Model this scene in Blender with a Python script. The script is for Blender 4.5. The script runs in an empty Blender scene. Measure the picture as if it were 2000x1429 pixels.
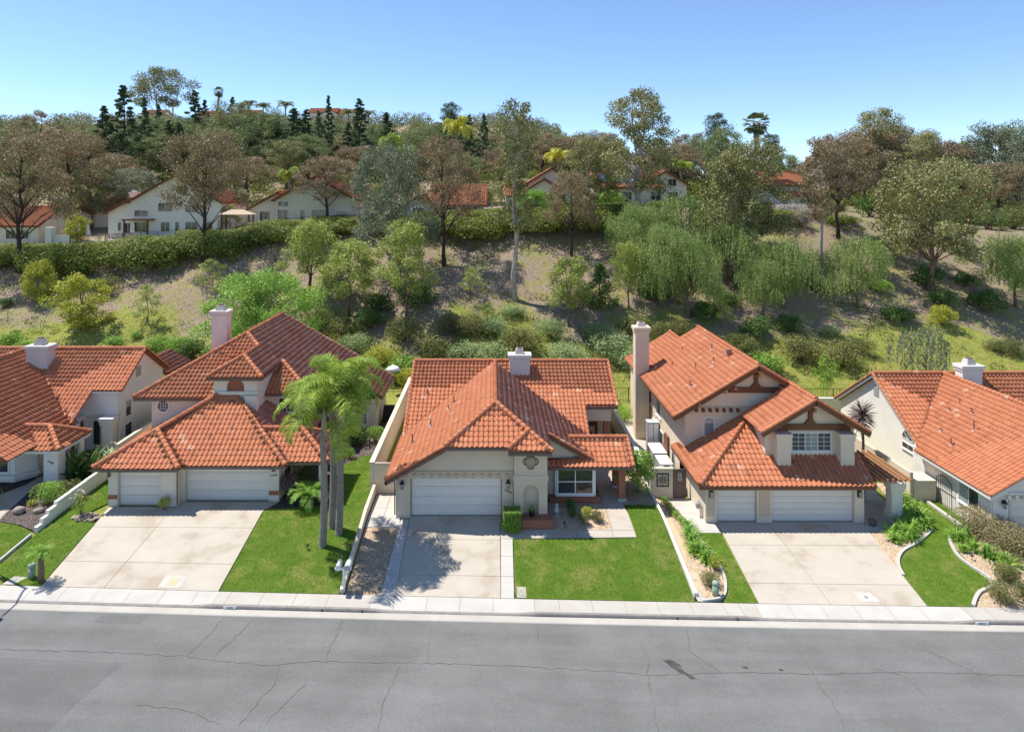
import bpy, math, random
import numpy as np
from mathutils import Vector, Matrix, noise as mnoise

# ------------------------------------------------------------------ camera, sky, sun, exposure
SC = bpy.context.scene
COL = SC.collection
CAM_Z = 17.8
cam_data = bpy.data.cameras.new('camera')
cam = bpy.data.objects.new('camera', cam_data); COL.objects.link(cam)
cam.location = (0, 0, CAM_Z); cam.rotation_euler = (math.radians(90), 0, 0)
cam_data.sensor_fit = 'HORIZONTAL'; cam_data.sensor_width = 36.0
cam_data.lens = 36.0 * 1300 / 2000
cam_data.shift_x = 37 / 2000; cam_data.shift_y = -329.5 / 2000
cam_data.clip_start = 0.5; cam_data.clip_end = 6000
SC.camera = cam

SUN_DIR = Vector((-0.46, 0.21, 1.0)).normalized()          # towards the sun
SUN_EL = math.asin(SUN_DIR.z); SUN_AZ = math.atan2(SUN_DIR.x, SUN_DIR.y)
world = bpy.data.worlds.new('World'); SC.world = world; world.use_nodes = True
wn = world.node_tree.nodes; wl = world.node_tree.links
sky = wn.new('ShaderNodeTexSky'); sky.sky_type = 'NISHITA'; sky.sun_disc = False
sky.sun_elevation = SUN_EL; sky.sun_rotation = SUN_AZ
sky.altitude = 2600; sky.air_density = 1.0; sky.dust_density = 0.0; sky.ozone_density = 4.0
wl.new(sky.outputs['Color'], wn['Background'].inputs['Color'])
wn['Background'].inputs['Strength'].default_value = 0.116
sun_data = bpy.data.lights.new('sun', 'SUN'); sun_data.energy = 3.6; sun_data.angle = math.radians(0.53)
sun_data.color = (1.0, 0.955, 0.88)
sun = bpy.data.objects.new('sun', sun_data); COL.objects.link(sun)
sun.location = (-40, 20, 80); sun.rotation_euler = SUN_DIR.to_track_quat('Z', 'Y').to_euler()
SC.view_settings.view_transform = 'Standard'; SC.view_settings.look = 'None'
SC.view_settings.gamma = 1.0; SC.view_settings.exposure = 0.87; SC.view_settings.use_curve_mapping = False
SC.cycles.max_bounces = 6; SC.cycles.diffuse_bounces = 4; SC.cycles.glossy_bounces = 2
SC.cycles.transmission_bounces = 2; SC.cycles.transparent_max_bounces = 4
try:
    SC.cycles.use_denoising = True
except Exception:
    pass

RND = random.Random(11)
NPR = np.random.default_rng(5)

# ------------------------------------------------------------------ terrain
def sstep(a, b, x):
    t = min(1.0, max(0.0, (x - a) / (b - a))); return t * t * (3 - 2 * t)
def lerp_table(tab, x):
    if x <= tab[0][0]: return tab[0][1]
    for (a, va), (b, vb) in zip(tab, tab[1:]):
        if x <= b: return va + (vb - va) * (x - a) / (b - a)
    return tab[-1][1]
def z_walk(x):                                   # level of the sidewalk's inner edge; the street falls to the right
    x = max(-60, min(60, x)); return -0.86 - 0.0225 * x + 0.00018 * x * x
def z_pad(x):                                    # level of the graded house pads
    z = 0.3
    z += (0.15 - 0.3) * sstep(-24.5, -24.1, x)
    z += (0.0 - 0.15) * sstep(-7.35, -6.9, x)
    z += (-0.86 - 0.0) * sstep(9.4, 9.8, x)
    z += (-0.06) * sstep(25.6, 26.2, x)
    return z
Y_WALK = 31.0; Y_PAD = 37.2
TOP_TAB = [(-120, 9.5), (-75, 10.5), (-49, 11.8), (-28, 13.7), (-7, 14.8), (8.7, 15.6), (21, 16.3), (43, 15.6), (53, 14.6), (70, 13.0), (110, 11.5), (160, 10)]
def ground(x, y):
    if y <= Y_WALK: return z_walk(x)
    p = z_pad(x)
    if y < Y_PAD:
        t = (y - Y_WALK) / (Y_PAD - Y_WALK); w = z_walk(x)
        return w + (p - w) * t
    if y < 62: return p
    top = lerp_table(TOP_TAB, x * 97 / max(y, 60))
    if y < 95:
        t = (y - 62) / 33.0
        s = 0.82 * t + 0.18 * (t * t * (3 - 2 * t))
        b = 0.35 * math.sin(x * 0.21 + y * 0.13) + 0.25 * math.sin(x * 0.37 - y * 0.29)
        return p + (top - p) * s + b * min(1, t * 4, (1 - t) * 4)
    if y < 110: return top + (y - 95) * 0.04
    a = x / y
    f = 1 - sstep(0.02, 0.33, a) * 0.8
    z0 = top + 0.6
    z1 = z0 + (22.5 - z0) * f if z0 < 22.5 else z0
    z2 = z1 + 34 * f
    if y < 150: return z0 + (z1 - z0) * (y - 110) / 40
    if y < 350: return z1 + (z2 - z1) * (y - 150) / 200
    return z2 - min(20, (y - 350) * 0.05)

# ------------------------------------------------------------------ materials
def new_mat(name):
    m = bpy.data.materials.new(name); m.use_nodes = True
    nt = m.node_tree; return m, nt, nt.nodes['Principled BSDF']
def ramp(nt, stops, interp='LINEAR'):
    r = nt.nodes.new('ShaderNodeValToRGB'); r.color_ramp.interpolation = interp
    e = r.color_ramp.elements
    while len(e) < len(stops): e.new(0.5)
    for i, (p, c) in enumerate(stops):
        e[i].position = p; e[i].color = (*c, 1)
    return r
def noise_node(nt, scale, detail=4, rough=0.6, vec=None, dist=0.0):
    n = nt.nodes.new('ShaderNodeTexNoise'); n.inputs['Scale'].default_value = scale
    n.inputs['Detail'].default_value = detail; n.inputs['Roughness'].default_value = rough
    n.inputs['Distortion'].default_value = dist
    if vec: nt.links.new(vec, n.inputs['Vector'])
    return n
def mix(nt, fac, a, b, mode='MIX'):
    x = nt.nodes.new('ShaderNodeMix'); x.data_type = 'RGBA'; x.blend_type = mode
    for s, v in ((x.inputs[0], fac), (x.inputs[6], a), (x.inputs[7], b)):
        if isinstance(v, (int, float)): s.default_value = v
        elif isinstance(v, tuple): s.default_value = (*v, 1)
        else: nt.links.new(v, s)
    return x.outputs[2]
def maths(nt, op, a, b=None, clamp=False):
    x = nt.nodes.new('ShaderNodeMath'); x.operation = op; x.use_clamp = clamp
    for s, v in ((x.inputs[0], a), (x.inputs[1], b)):
        if v is None: continue
        if isinstance(v, (int, float)): s.default_value = v
        else: nt.links.new(v, s)
    return x.outputs[0]
def bump(nt, bsdf, height, strength=0.3, dist=0.02):
    b = nt.nodes.new('ShaderNodeBump'); b.inputs['Strength'].default_value = strength; b.inputs['Distance'].default_value = dist
    nt.links.new(height, b.inputs['Height']); nt.links.new(b.outputs['Normal'], bsdf.inputs['Normal'])
def pos(nt): return nt.nodes.new('ShaderNodeNewGeometry').outputs['Position']
def M(name, c1, c2=None, scale=2.0, rough=0.85, bscale=0, bstr=0.2, spec=0.3, metal=0.0, c3=None, scale3=12):
    m, nt, b = new_mat(name); p = pos(nt)
    b.inputs['Roughness'].default_value = rough; b.inputs['Specular IOR Level'].default_value = spec
    b.inputs['Metallic'].default_value = metal
    if c2 is None: c2 = tuple(v * 0.86 for v in c1)
    n = noise_node(nt, scale, 5, 0.62, p)
    r = ramp(nt, [(0.35, c1), (0.68, c2)]); nt.links.new(n.outputs['Fac'], r.inputs['Fac'])
    out = r.outputs['Color']
    if c3:
        n3 = noise_node(nt, scale3, 3, 0.6, p)
        r3 = ramp(nt, [(0.52, (0, 0, 0)), (0.66, (1, 1, 1))]); nt.links.new(n3.outputs['Fac'], r3.inputs['Fac'])
        out = mix(nt, r3.outputs['Color'], out, c3)
    nt.links.new(out, b.inputs['Base Color'])
    if bscale:
        n2 = noise_node(nt, bscale, 3, 0.6, p); bump(nt, b, n2.outputs['Fac'], bstr, 0.02)
    return m
def leaf_mat(name, stops, transl=0.3, rough=0.55, gain=1.9):
    m, nt, b = new_mat(name)
    at = nt.nodes.new('ShaderNodeAttribute'); at.attribute_name = 'rnd'
    oi = nt.nodes.new('ShaderNodeObjectInfo')
    n = noise_node(nt, 0.7, 2, 0.5, pos(nt))
    f = maths(nt, 'ADD', maths(nt, 'MULTIPLY', at.outputs['Fac'], 0.62), maths(nt, 'MULTIPLY', n.outputs['Fac'], 0.38))
    f = maths(nt, 'ADD', f, maths(nt, 'MULTIPLY', maths(nt, 'SUBTRACT', oi.outputs['Random'], 0.5), 0.16), True)
    r = ramp(nt, [(p_, tuple(min(0.6, v * gain) for v in c_)) for p_, c_ in stops]); nt.links.new(f, r.inputs['Fac'])
    nt.links.new(r.outputs['Color'], b.inputs['Base Color'])
    b.inputs['Roughness'].default_value = rough; b.inputs['Specular IOR Level'].default_value = 0.25
    t = nt.nodes.new('ShaderNodeBsdfTranslucent'); nt.links.new(r.outputs['Color'], t.inputs['Color'])
    ms = nt.nodes.new('ShaderNodeMixShader'); ms.inputs[0].default_value = transl
    nt.links.new(b.outputs[0], ms.inputs[1]); nt.links.new(t.outputs[0], ms.inputs[2])
    nt.links.new(ms.outputs[0], nt.nodes['Material Output'].inputs['Surface'])
    return m

MAT = {}
MAT['stucco_c'] = M('stucco_tan', (0.66, 0.55, 0.42), (0.60, 0.50, 0.38), 1.2, 0.95, 38, 0.35)
MAT['stucco_d'] = M('stucco_peach', (0.72, 0.61, 0.47), (0.67, 0.56, 0.425), 1.2, 0.95, 38, 0.3)
MAT['stucco_white'] = M('stucco_white', (0.82, 0.775, 0.70), (0.76, 0.715, 0.64), 0.8, 0.95, 38, 0.3)
MAT['stucco_b'] = M('stucco_cream', (0.72, 0.655, 0.55), (0.66, 0.595, 0.49), 1.0, 0.95, 38, 0.3)
MAT['stucco_pink'] = M('stucco_pink', (0.70, 0.64, 0.595), (0.64, 0.58, 0.54), 1.0, 0.95, 38, 0.3)
MAT['trim_tan'] = M('trim_tan', (0.56, 0.45, 0.32), (0.52, 0.41, 0.29), 2, 0.9)
MAT['trim_white'] = M('trim_white', (0.80, 0.78, 0.74), (0.74, 0.72, 0.68), 2, 0.7)
MAT['door_white'] = M('garage_door_white', (0.74, 0.70, 0.63), (0.70, 0.66, 0.595), 1.5, 0.55, 0, spec=0.4)
MAT['brown_wood'] = M('brown_timber', (0.20, 0.088, 0.045), (0.15, 0.066, 0.036), 6, 0.8, 30, 0.2)
MAT['light_wood'] = M('weathered_timber', (0.42, 0.22, 0.11), (0.34, 0.17, 0.085), 8, 0.85, 40, 0.2)
MAT['gutter'] = M('gutter_brown', (0.17, 0.125, 0.105), (0.14, 0.10, 0.085), 3, 0.5)
MAT['gutter_white'] = M('gutter_white', (0.72, 0.69, 0.64), (0.66, 0.63, 0.58), 3, 0.5)
MAT['brick'] = M('brick', (0.40, 0.15, 0.085), (0.30, 0.11, 0.065), 9, 0.9, 60, 0.3)
MAT['mortar'] = M('mortar', (0.45, 0.38, 0.32), None, 9, 0.95)
MAT['black_metal'] = M('black_metal', (0.018, 0.018, 0.018), (0.028, 0.027, 0.025), 8, 0.45)
MAT['grey_metal'] = M('grey_metal', (0.42, 0.43, 0.43), (0.34, 0.35, 0.35), 4, 0.45, metal=0.2)
MAT['vent_pipe'] = M('roof_vent', (0.36, 0.20, 0.15), (0.28, 0.15, 0.11), 6, 0.7)
MAT['flash'] = M('flashing', (0.62, 0.56, 0.51), (0.5, 0.44, 0.40), 9, 0.6)
MAT['concrete'] = M('concrete', (0.495, 0.44, 0.36), (0.43, 0.38, 0.305), 0.55, 0.9, 90, 0.12, c3=(0.39, 0.325, 0.245), scale3=0.55)
MAT['concrete_old'] = M('sidewalk_concrete', (0.475, 0.445, 0.39), (0.41, 0.385, 0.335), 0.7, 0.92, 90, 0.12, c3=(0.45, 0.40, 0.33), scale3=2.4)
MAT['concrete_white'] = M('pale_concrete', (0.52, 0.49, 0.44), (0.455, 0.43, 0.385), 0.9, 0.9, 90, 0.1)
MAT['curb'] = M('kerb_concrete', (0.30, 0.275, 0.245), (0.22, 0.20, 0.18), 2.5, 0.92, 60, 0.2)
MAT['joint'] = M('joint_dark', (0.22, 0.19, 0.16), (0.16, 0.14, 0.12), 5, 0.95)
MAT['gravel'] = M('pea_gravel', (0.70, 0.50, 0.31), (0.54, 0.39, 0.25), 26, 0.95, 55, 0.9, c3=(0.76, 0.62, 0.46), scale3=34)
MAT['mulch'] = M('dark_mulch', (0.13, 0.095, 0.08), (0.075, 0.055, 0.05), 22, 0.95, 40, 0.9, c3=(0.30, 0.25, 0.22), scale3=30)
MAT['soil'] = M('soil', (0.26, 0.20, 0.14), (0.19, 0.15, 0.10), 4, 0.95, 25, 0.6)
MAT['rock'] = M('field_stone', (0.42, 0.34, 0.27), (0.27, 0.22, 0.18), 5, 0.9, 20, 0.4)
MAT['util_green'] = M('utility_green', (0.27, 0.36, 0.28), (0.24, 0.32, 0.25), 5, 0.5)
MAT['white_plastic'] = M('white_plastic', (0.78, 0.78, 0.78), (0.72, 0.72, 0.72), 6, 0.4)
MAT['blue_plastic'] = M('blue_plastic', (0.02, 0.10, 0.55), None, 6, 0.4)
MAT['green_plastic'] = M('green_plastic', (0.05, 0.30, 0.17), None, 6, 0.4)
MAT['bark_dark'] = M('bark_dark', (0.085, 0.062, 0.05), (0.045, 0.034, 0.03), 5, 0.95, 18, 0.7)
MAT['bark_pale'] = M('bark_pale', (0.52, 0.47, 0.40), (0.30, 0.26, 0.22), 2.5, 0.9, 12, 0.4)
MAT['bark_brown'] = M('bark_brown', (0.22, 0.15, 0.105), (0.14, 0.10, 0.075), 6, 0.95, 20, 0.5)
MAT['palm_trunk'] = M('palm_trunk', (0.30, 0.265, 0.225), (0.20, 0.175, 0.15), 4, 0.95, 18, 0.6)

def glass_mat(name, col, rough=0.06):
    m, nt, b = new_mat(name)
    n = noise_node(nt, 0.9, 2, 0.5, pos(nt)); r = ramp(nt, [(0.35, col), (0.7, tuple(v * 1.7 + 0.01 for v in col))])
    nt.links.new(n.outputs['Fac'], r.inputs['Fac']); nt.links.new(r.outputs['Color'], b.inputs['Base Color'])
    b.inputs['Roughness'].default_value = rough; b.inputs['Specular IOR Level'].default_value = 0.8
    return m
MAT['glass'] = glass_mat('window_glass', (0.03, 0.037, 0.04))
MAT['glass_pale'] = glass_mat('window_glass_curtained', (0.20, 0.23, 0.22))

def tile_mat(name, stops, grey=0.25, gcol=(0.36, 0.25, 0.20)):
    m, nt, b = new_mat(name); p = pos(nt)
    at = nt.nodes.new('ShaderNodeAttribute'); at.attribute_name = 'rnd'
    oi = nt.nodes.new('ShaderNodeObjectInfo')
    f = maths(nt, 'FRACT', maths(nt, 'ADD', at.outputs['Fac'], oi.outputs['Random']))
    n = noise_node(nt, 0.55, 3, 0.6, p)
    f2 = maths(nt, 'ADD', maths(nt, 'MULTIPLY', f, 0.34), maths(nt, 'MULTIPLY', n.outputs['Fac'], 0.6))
    r = ramp(nt, stops); nt.links.new(f2, r.inputs['Fac'])
    n2 = noise_node(nt, 2.2, 5, 0.7, p)
    g = ramp(nt, [(0.5, (0, 0, 0)), (0.72, (1, 1, 1))]); nt.links.new(n2.outputs['Fac'], g.inputs['Fac'])
    c = mix(nt, maths(nt, 'MULTIPLY', g.outputs['Color'], grey), r.outputs['Color'], gcol)
    c = mix(nt, maths(nt, 'MULTIPLY', maths(nt, 'GREATER_THAN', f, 0.987), 0.75), c, (0.66, 0.39, 0.26))      # replaced tiles are paler
    c = mix(nt, maths(nt, 'MULTIPLY', maths(nt, 'LESS_THAN', f, 0.04), 0.35), c, (0.26, 0.12, 0.08))
    n3 = noise_node(nt, 30, 3, 0.6, p)
    d = ramp(nt, [(0.3, (0.78, 0.78, 0.78)), (0.7, (1.05, 1.05, 1.05))]); nt.links.new(n3.outputs['Fac'], d.inputs['Fac'])
    c = mix(nt, 1.0, c, d.outputs['Color'], 'MULTIPLY')
    nt.links.new(c, b.inputs['Base Color'])
    b.inputs['Roughness'].default_value = 0.82; b.inputs['Specular IOR Level'].default_value = 0.25
    bump(nt, b, n3.outputs['Fac'], 0.2, 0.01)
    return m
MAT['tile'] = tile_mat('terracotta_tile', [(0.1, (0.45, 0.150, 0.070)), (0.45, (0.525, 0.188, 0.090)), (0.75, (0.585, 0.230, 0.118)), (0.95, (0.64, 0.30, 0.17))], 0.2)
MAT['tile_old'] = tile_mat('weathered_tile', [(0.1, (0.31, 0.115, 0.072)), (0.5, (0.42, 0.165, 0.10)), (0.8, (0.50, 0.23, 0.15)), (0.95, (0.56, 0.32, 0.24))], 0.8, (0.46, 0.37, 0.33))
MAT['deck'] = M('roof_underlay', (0.26, 0.085, 0.045), (0.20, 0.068, 0.04), 3, 0.9)

MAT['euc_brown'] = leaf_mat('eucalyptus_brown', [(0.1, (0.062, 0.058, 0.030)), (0.4, (0.115, 0.092, 0.050)), (0.7, (0.165, 0.118, 0.070)), (0.95, (0.22, 0.15, 0.10))], 0.25, gain=2.2)
MAT['euc_olive'] = leaf_mat('eucalyptus_olive', [(0.1, (0.055, 0.062, 0.024)), (0.45, (0.105, 0.108, 0.042)), (0.75, (0.165, 0.15, 0.062)), (0.95, (0.21, 0.165, 0.08))], 0.2, gain=2.35)
MAT['euc_grey'] = leaf_mat('grey_green_leaf', [(0.1, (0.065, 0.080, 0.05)), (0.5, (0.125, 0.145, 0.088)), (0.9, (0.205, 0.215, 0.14))], 0.2, gain=1.75)
MAT['woods'] = leaf_mat('mixed_woodland_leaf', [(0.05, (0.045, 0.062, 0.024)), (0.4, (0.085, 0.10, 0.038)), (0.65, (0.12, 0.12, 0.05)), (0.9, (0.16, 0.12, 0.065))], 0.2, gain=1.8)
MAT['euc_green'] = leaf_mat('eucalyptus_green', [(0.1, (0.05, 0.07, 0.026)), (0.5, (0.095, 0.12, 0.046)), (0.9, (0.155, 0.165, 0.07))], 0.22, gain=2.2)
MAT['cover'] = leaf_mat('ground_cover_leaf', [(0.1, (0.07, 0.10, 0.022)), (0.5, (0.13, 0.16, 0.035)), (0.9, (0.22, 0.21, 0.07))], 0.2, gain=1.4)
MAT['litter'] = leaf_mat('leaf_litter', [(0.1, (0.14, 0.095, 0.065)), (0.5, (0.25, 0.185, 0.13)), (0.9, (0.38, 0.31, 0.24))], 0.0, 0.9, 1.0)
MAT['pine'] = leaf_mat('pine_needle', [(0.1, (0.030, 0.048, 0.024)), (0.5, (0.060, 0.088, 0.042)), (0.9, (0.10, 0.13, 0.06))], 0.12, gain=1.6)
MAT['pepper'] = leaf_mat('pepper_tree_leaf', [(0.1, (0.065, 0.092, 0.026)), (0.5, (0.125, 0.165, 0.048)), (0.9, (0.19, 0.225, 0.078))], 0.25, gain=2.25)
MAT['bright'] = leaf_mat('bright_green_leaf', [(0.1, (0.075, 0.135, 0.022)), (0.5, (0.145, 0.235, 0.040)), (0.9, (0.225, 0.31, 0.065))], 0.3)
MAT['yellow'] = leaf_mat('yellow_green_leaf', [(0.1, (0.12, 0.145, 0.022)), (0.5, (0.235, 0.235, 0.030)), (0.9, (0.36, 0.31, 0.04))], 0.3)
MAT['young'] = leaf_mat('young_tree_leaf', [(0.1, (0.08, 0.105, 0.025)), (0.5, (0.155, 0.185, 0.042)), (0.9, (0.235, 0.25, 0.07))], 0.28, gain=2.2)
MAT['dark'] = leaf_mat('dark_green_leaf', [(0.1, (0.025, 0.05, 0.014)), (0.5, (0.052, 0.095, 0.022)), (0.9, (0.10, 0.15, 0.035))], 0.2)
MAT['toyon'] = leaf_mat('bronze_shrub_leaf', [(0.1, (0.055, 0.068, 0.020)), (0.5, (0.105, 0.115, 0.034)), (0.85, (0.16, 0.14, 0.05)), (0.98, (0.22, 0.13, 0.06))], 0.2, gain=1.9)
MAT['silver'] = leaf_mat('silver_shrub_leaf', [(0.1, (0.09, 0.13, 0.045)), (0.5, (0.165, 0.215, 0.085)), (0.9, (0.28, 0.32, 0.16))], 0.22)
MAT['hedge'] = leaf_mat('hillside_hedge_leaf', [(0.1, (0.045, 0.065, 0.014)), (0.5, (0.10, 0.125, 0.024)), (0.9, (0.19, 0.19, 0.036))], 0.22, gain=1.9)
MAT['lav'] = leaf_mat('grey_brush', [(0.1, (0.13, 0.115, 0.10)), (0.5, (0.21, 0.185, 0.165)), (0.9, (0.29, 0.26, 0.235))], 0.15)
MAT['palm'] = leaf_mat('palm_leaflet', [(0.1, (0.07, 0.12, 0.018)), (0.5, (0.15, 0.215, 0.03)), (0.8, (0.24, 0.265, 0.04)), (0.97, (0.40, 0.32, 0.05))], 0.35, gain=2.0)
MAT['palm_yellow'] = leaf_mat('palm_leaflet_yellow', [(0.1, (0.16, 0.18, 0.03)), (0.5, (0.30, 0.28, 0.035)), (0.9, (0.46, 0.36, 0.045))], 0.3)
MAT['palm_dark'] = leaf_mat('fan_palm_leaf', [(0.1, (0.04, 0.065, 0.02)), (0.5, (0.085, 0.11, 0.04)), (0.9, (0.16, 0.17, 0.07))], 0.2)
MAT['strap'] = leaf_mat('strap_leaf', [(0.1, (0.055, 0.12, 0.018)), (0.5, (0.125, 0.225, 0.032)), (0.9, (0.22, 0.31, 0.06))], 0.28)
MAT['cordyline'] = leaf_mat('cordyline_leaf', [(0.1, (0.05, 0.035, 0.035)), (0.5, (0.11, 0.075, 0.07)), (0.9, (0.19, 0.13, 0.115))], 0.15)
MAT['abelia'] = leaf_mat('pinkish_shrub_leaf', [(0.1, (0.10, 0.12, 0.04)), (0.5, (0.20, 0.185, 0.085)), (0.9, (0.34, 0.22, 0.14))], 0.22, gain=1.5)
MAT['flower_pink'] = leaf_mat('rose_petal', [(0.1, (0.62, 0.22, 0.14)), (0.9, (0.75, 0.50, 0.32))], 0.3)
MAT['magenta'] = leaf_mat('bougainvillea_petal', [(0.1, (0.45, 0.02, 0.18)), (0.9, (0.65, 0.06, 0.32))], 0.3)
MAT['grass'] = leaf_mat('lawn_blade', [(0.05, (0.045, 0.105, 0.008)), (0.4, (0.09, 0.175, 0.012)), (0.8, (0.15, 0.23, 0.022)), (0.98, (0.24, 0.25, 0.06))], 0.3, gain=2.1)
MAT['dry_grass'] = leaf_mat('hill_grass_blade', [(0.1, (0.13, 0.14, 0.03)), (0.5, (0.24, 0.21, 0.06)), (0.9, (0.37, 0.28, 0.12))], 0.3)

def hill_mat():
    m, nt, b = new_mat('hillside_soil'); p = pos(nt)
    sep = nt.nodes.new('ShaderNodeSeparateXYZ'); nt.links.new(p, sep.inputs[0])
    n1 = noise_node(nt, 0.10, 4, 0.6, p); n2 = noise_node(nt, 1.6, 5, 0.7, p); n3 = noise_node(nt, 9, 4, 0.7, p)
    mul = ramp(nt, [(0.3, (0.19, 0.135, 0.095)), (0.5, (0.31, 0.235, 0.17)), (0.72, (0.44, 0.355, 0.27))]); nt.links.new(n3.outputs['Fac'], mul.inputs['Fac'])
    gr = ramp(nt, [(0.3, (0.16, 0.22, 0.035)), (0.5, (0.26, 0.28, 0.06)), (0.7, (0.38, 0.31, 0.11))]); nt.links.new(n2.outputs['Fac'], gr.inputs['Fac'])
    # grass grows on the moister lower slope, bark mulch lies above
    h = maths(nt, 'ADD', sep.outputs['Z'], maths(nt, 'MULTIPLY', maths(nt, 'SUBTRACT', n1.outputs['Fac'], 0.5), 13))
    k = ramp(nt, [(0.34, (1, 1, 1)), (0.47, (0, 0, 0))]); nt.links.new(maths(nt, 'DIVIDE', h, 10), k.inputs['Fac'])
    kk = maths(nt, 'MULTIPLY', k.outputs['Color'], 1.0)
    c = mix(nt, kk, mul.outputs['Color'], gr.outputs['Color'])
    n4 = noise_node(nt, 0.45, 4, 0.65, p); k2 = ramp(nt, [(0.46, (0, 0, 0)), (0.60, (1, 1, 1))]); nt.links.new(n4.outputs['Fac'], k2.inputs['Fac'])
    c = mix(nt, maths(nt, 'MULTIPLY', k2.outputs['Color'], 0.6), c, gr.outputs['Color'])
    nt.links.new(c, b.inputs['Base Color']); b.inputs['Roughness'].default_value = 0.95; b.inputs['Specular IOR Level'].default_value = 0.1
    bump(nt, b, n3.outputs['Fac'], 0.9, 0.12)
    return m
MAT['hill'] = hill_mat()
def asphalt_mat(name, k):
    m, nt, b = new_mat(name); p = pos(nt)
    mp = nt.nodes.new('ShaderNodeMapping'); nt.links.new(p, mp.inputs['Vector']); mp.inputs['Scale'].default_value = (0.12, 1.0, 1)
    n1 = noise_node(nt, 0.9, 4, 0.6, mp.outputs[0]); n2 = noise_node(nt, 120, 2, 0.7, p); n3 = noise_node(nt, 0.5, 4, 0.6, p); n4 = noise_node(nt, 16, 4, 0.75, p)
    r = ramp(nt, [(0.3, (0.152 * k, 0.151 * k, 0.142 * k)), (0.7, (0.196 * k, 0.194 * k, 0.184 * k))]); nt.links.new(n1.outputs['Fac'], r.inputs['Fac'])
    s = ramp(nt, [(0.3, (0.7, 0.7, 0.7)), (0.7, (1.25, 1.25, 1.25))]); nt.links.new(n2.outputs['Fac'], s.inputs['Fac'])
    t = ramp(nt, [(0.35, (0.9, 0.9, 0.9)), (0.65, (1.06, 1.06, 1.06))]); nt.links.new(n3.outputs['Fac'], t.inputs['Fac'])
    c = mix(nt, 1.0, mix(nt, 1.0, r.outputs['Color'], s.outputs['Color'], 'MULTIPLY'), t.outputs['Color'], 'MULTIPLY')
    q = ramp(nt, [(0.3, (0.82, 0.82, 0.82)), (0.7, (1.16, 1.16, 1.16))]); nt.links.new(n4.outputs['Fac'], q.inputs['Fac']); c = mix(nt, 1.0, c, q.outputs['Color'], 'MULTIPLY')
    nt.links.new(c, b.inputs['Base Color']); b.inputs['Roughness'].default_value = 0.9; b.inputs['Specular IOR Level'].default_value = 0.2
    bump(nt, b, n2.outputs['Fac'], 0.35, 0.01)
    return m
MAT['asphalt'] = asphalt_mat('worn_asphalt', 1.0)
MAT['asphalt_dark'] = asphalt_mat('newer_asphalt', 0.86)
MAT['tar'] = M('crack_filler', (0.085, 0.08, 0.072), (0.12, 0.115, 0.105), 6, 0.9)
MAT['oil'] = M('oil_stain', (0.055, 0.05, 0.047), (0.085, 0.08, 0.075), 8, 0.7)
MAT['lawn'] = M('lawn_turf', (0.075, 0.135, 0.010), (0.125, 0.18, 0.022), 1.6, 0.95, 60, 0.6, c3=(0.18, 0.19, 0.045), scale3=0.8)

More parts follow.
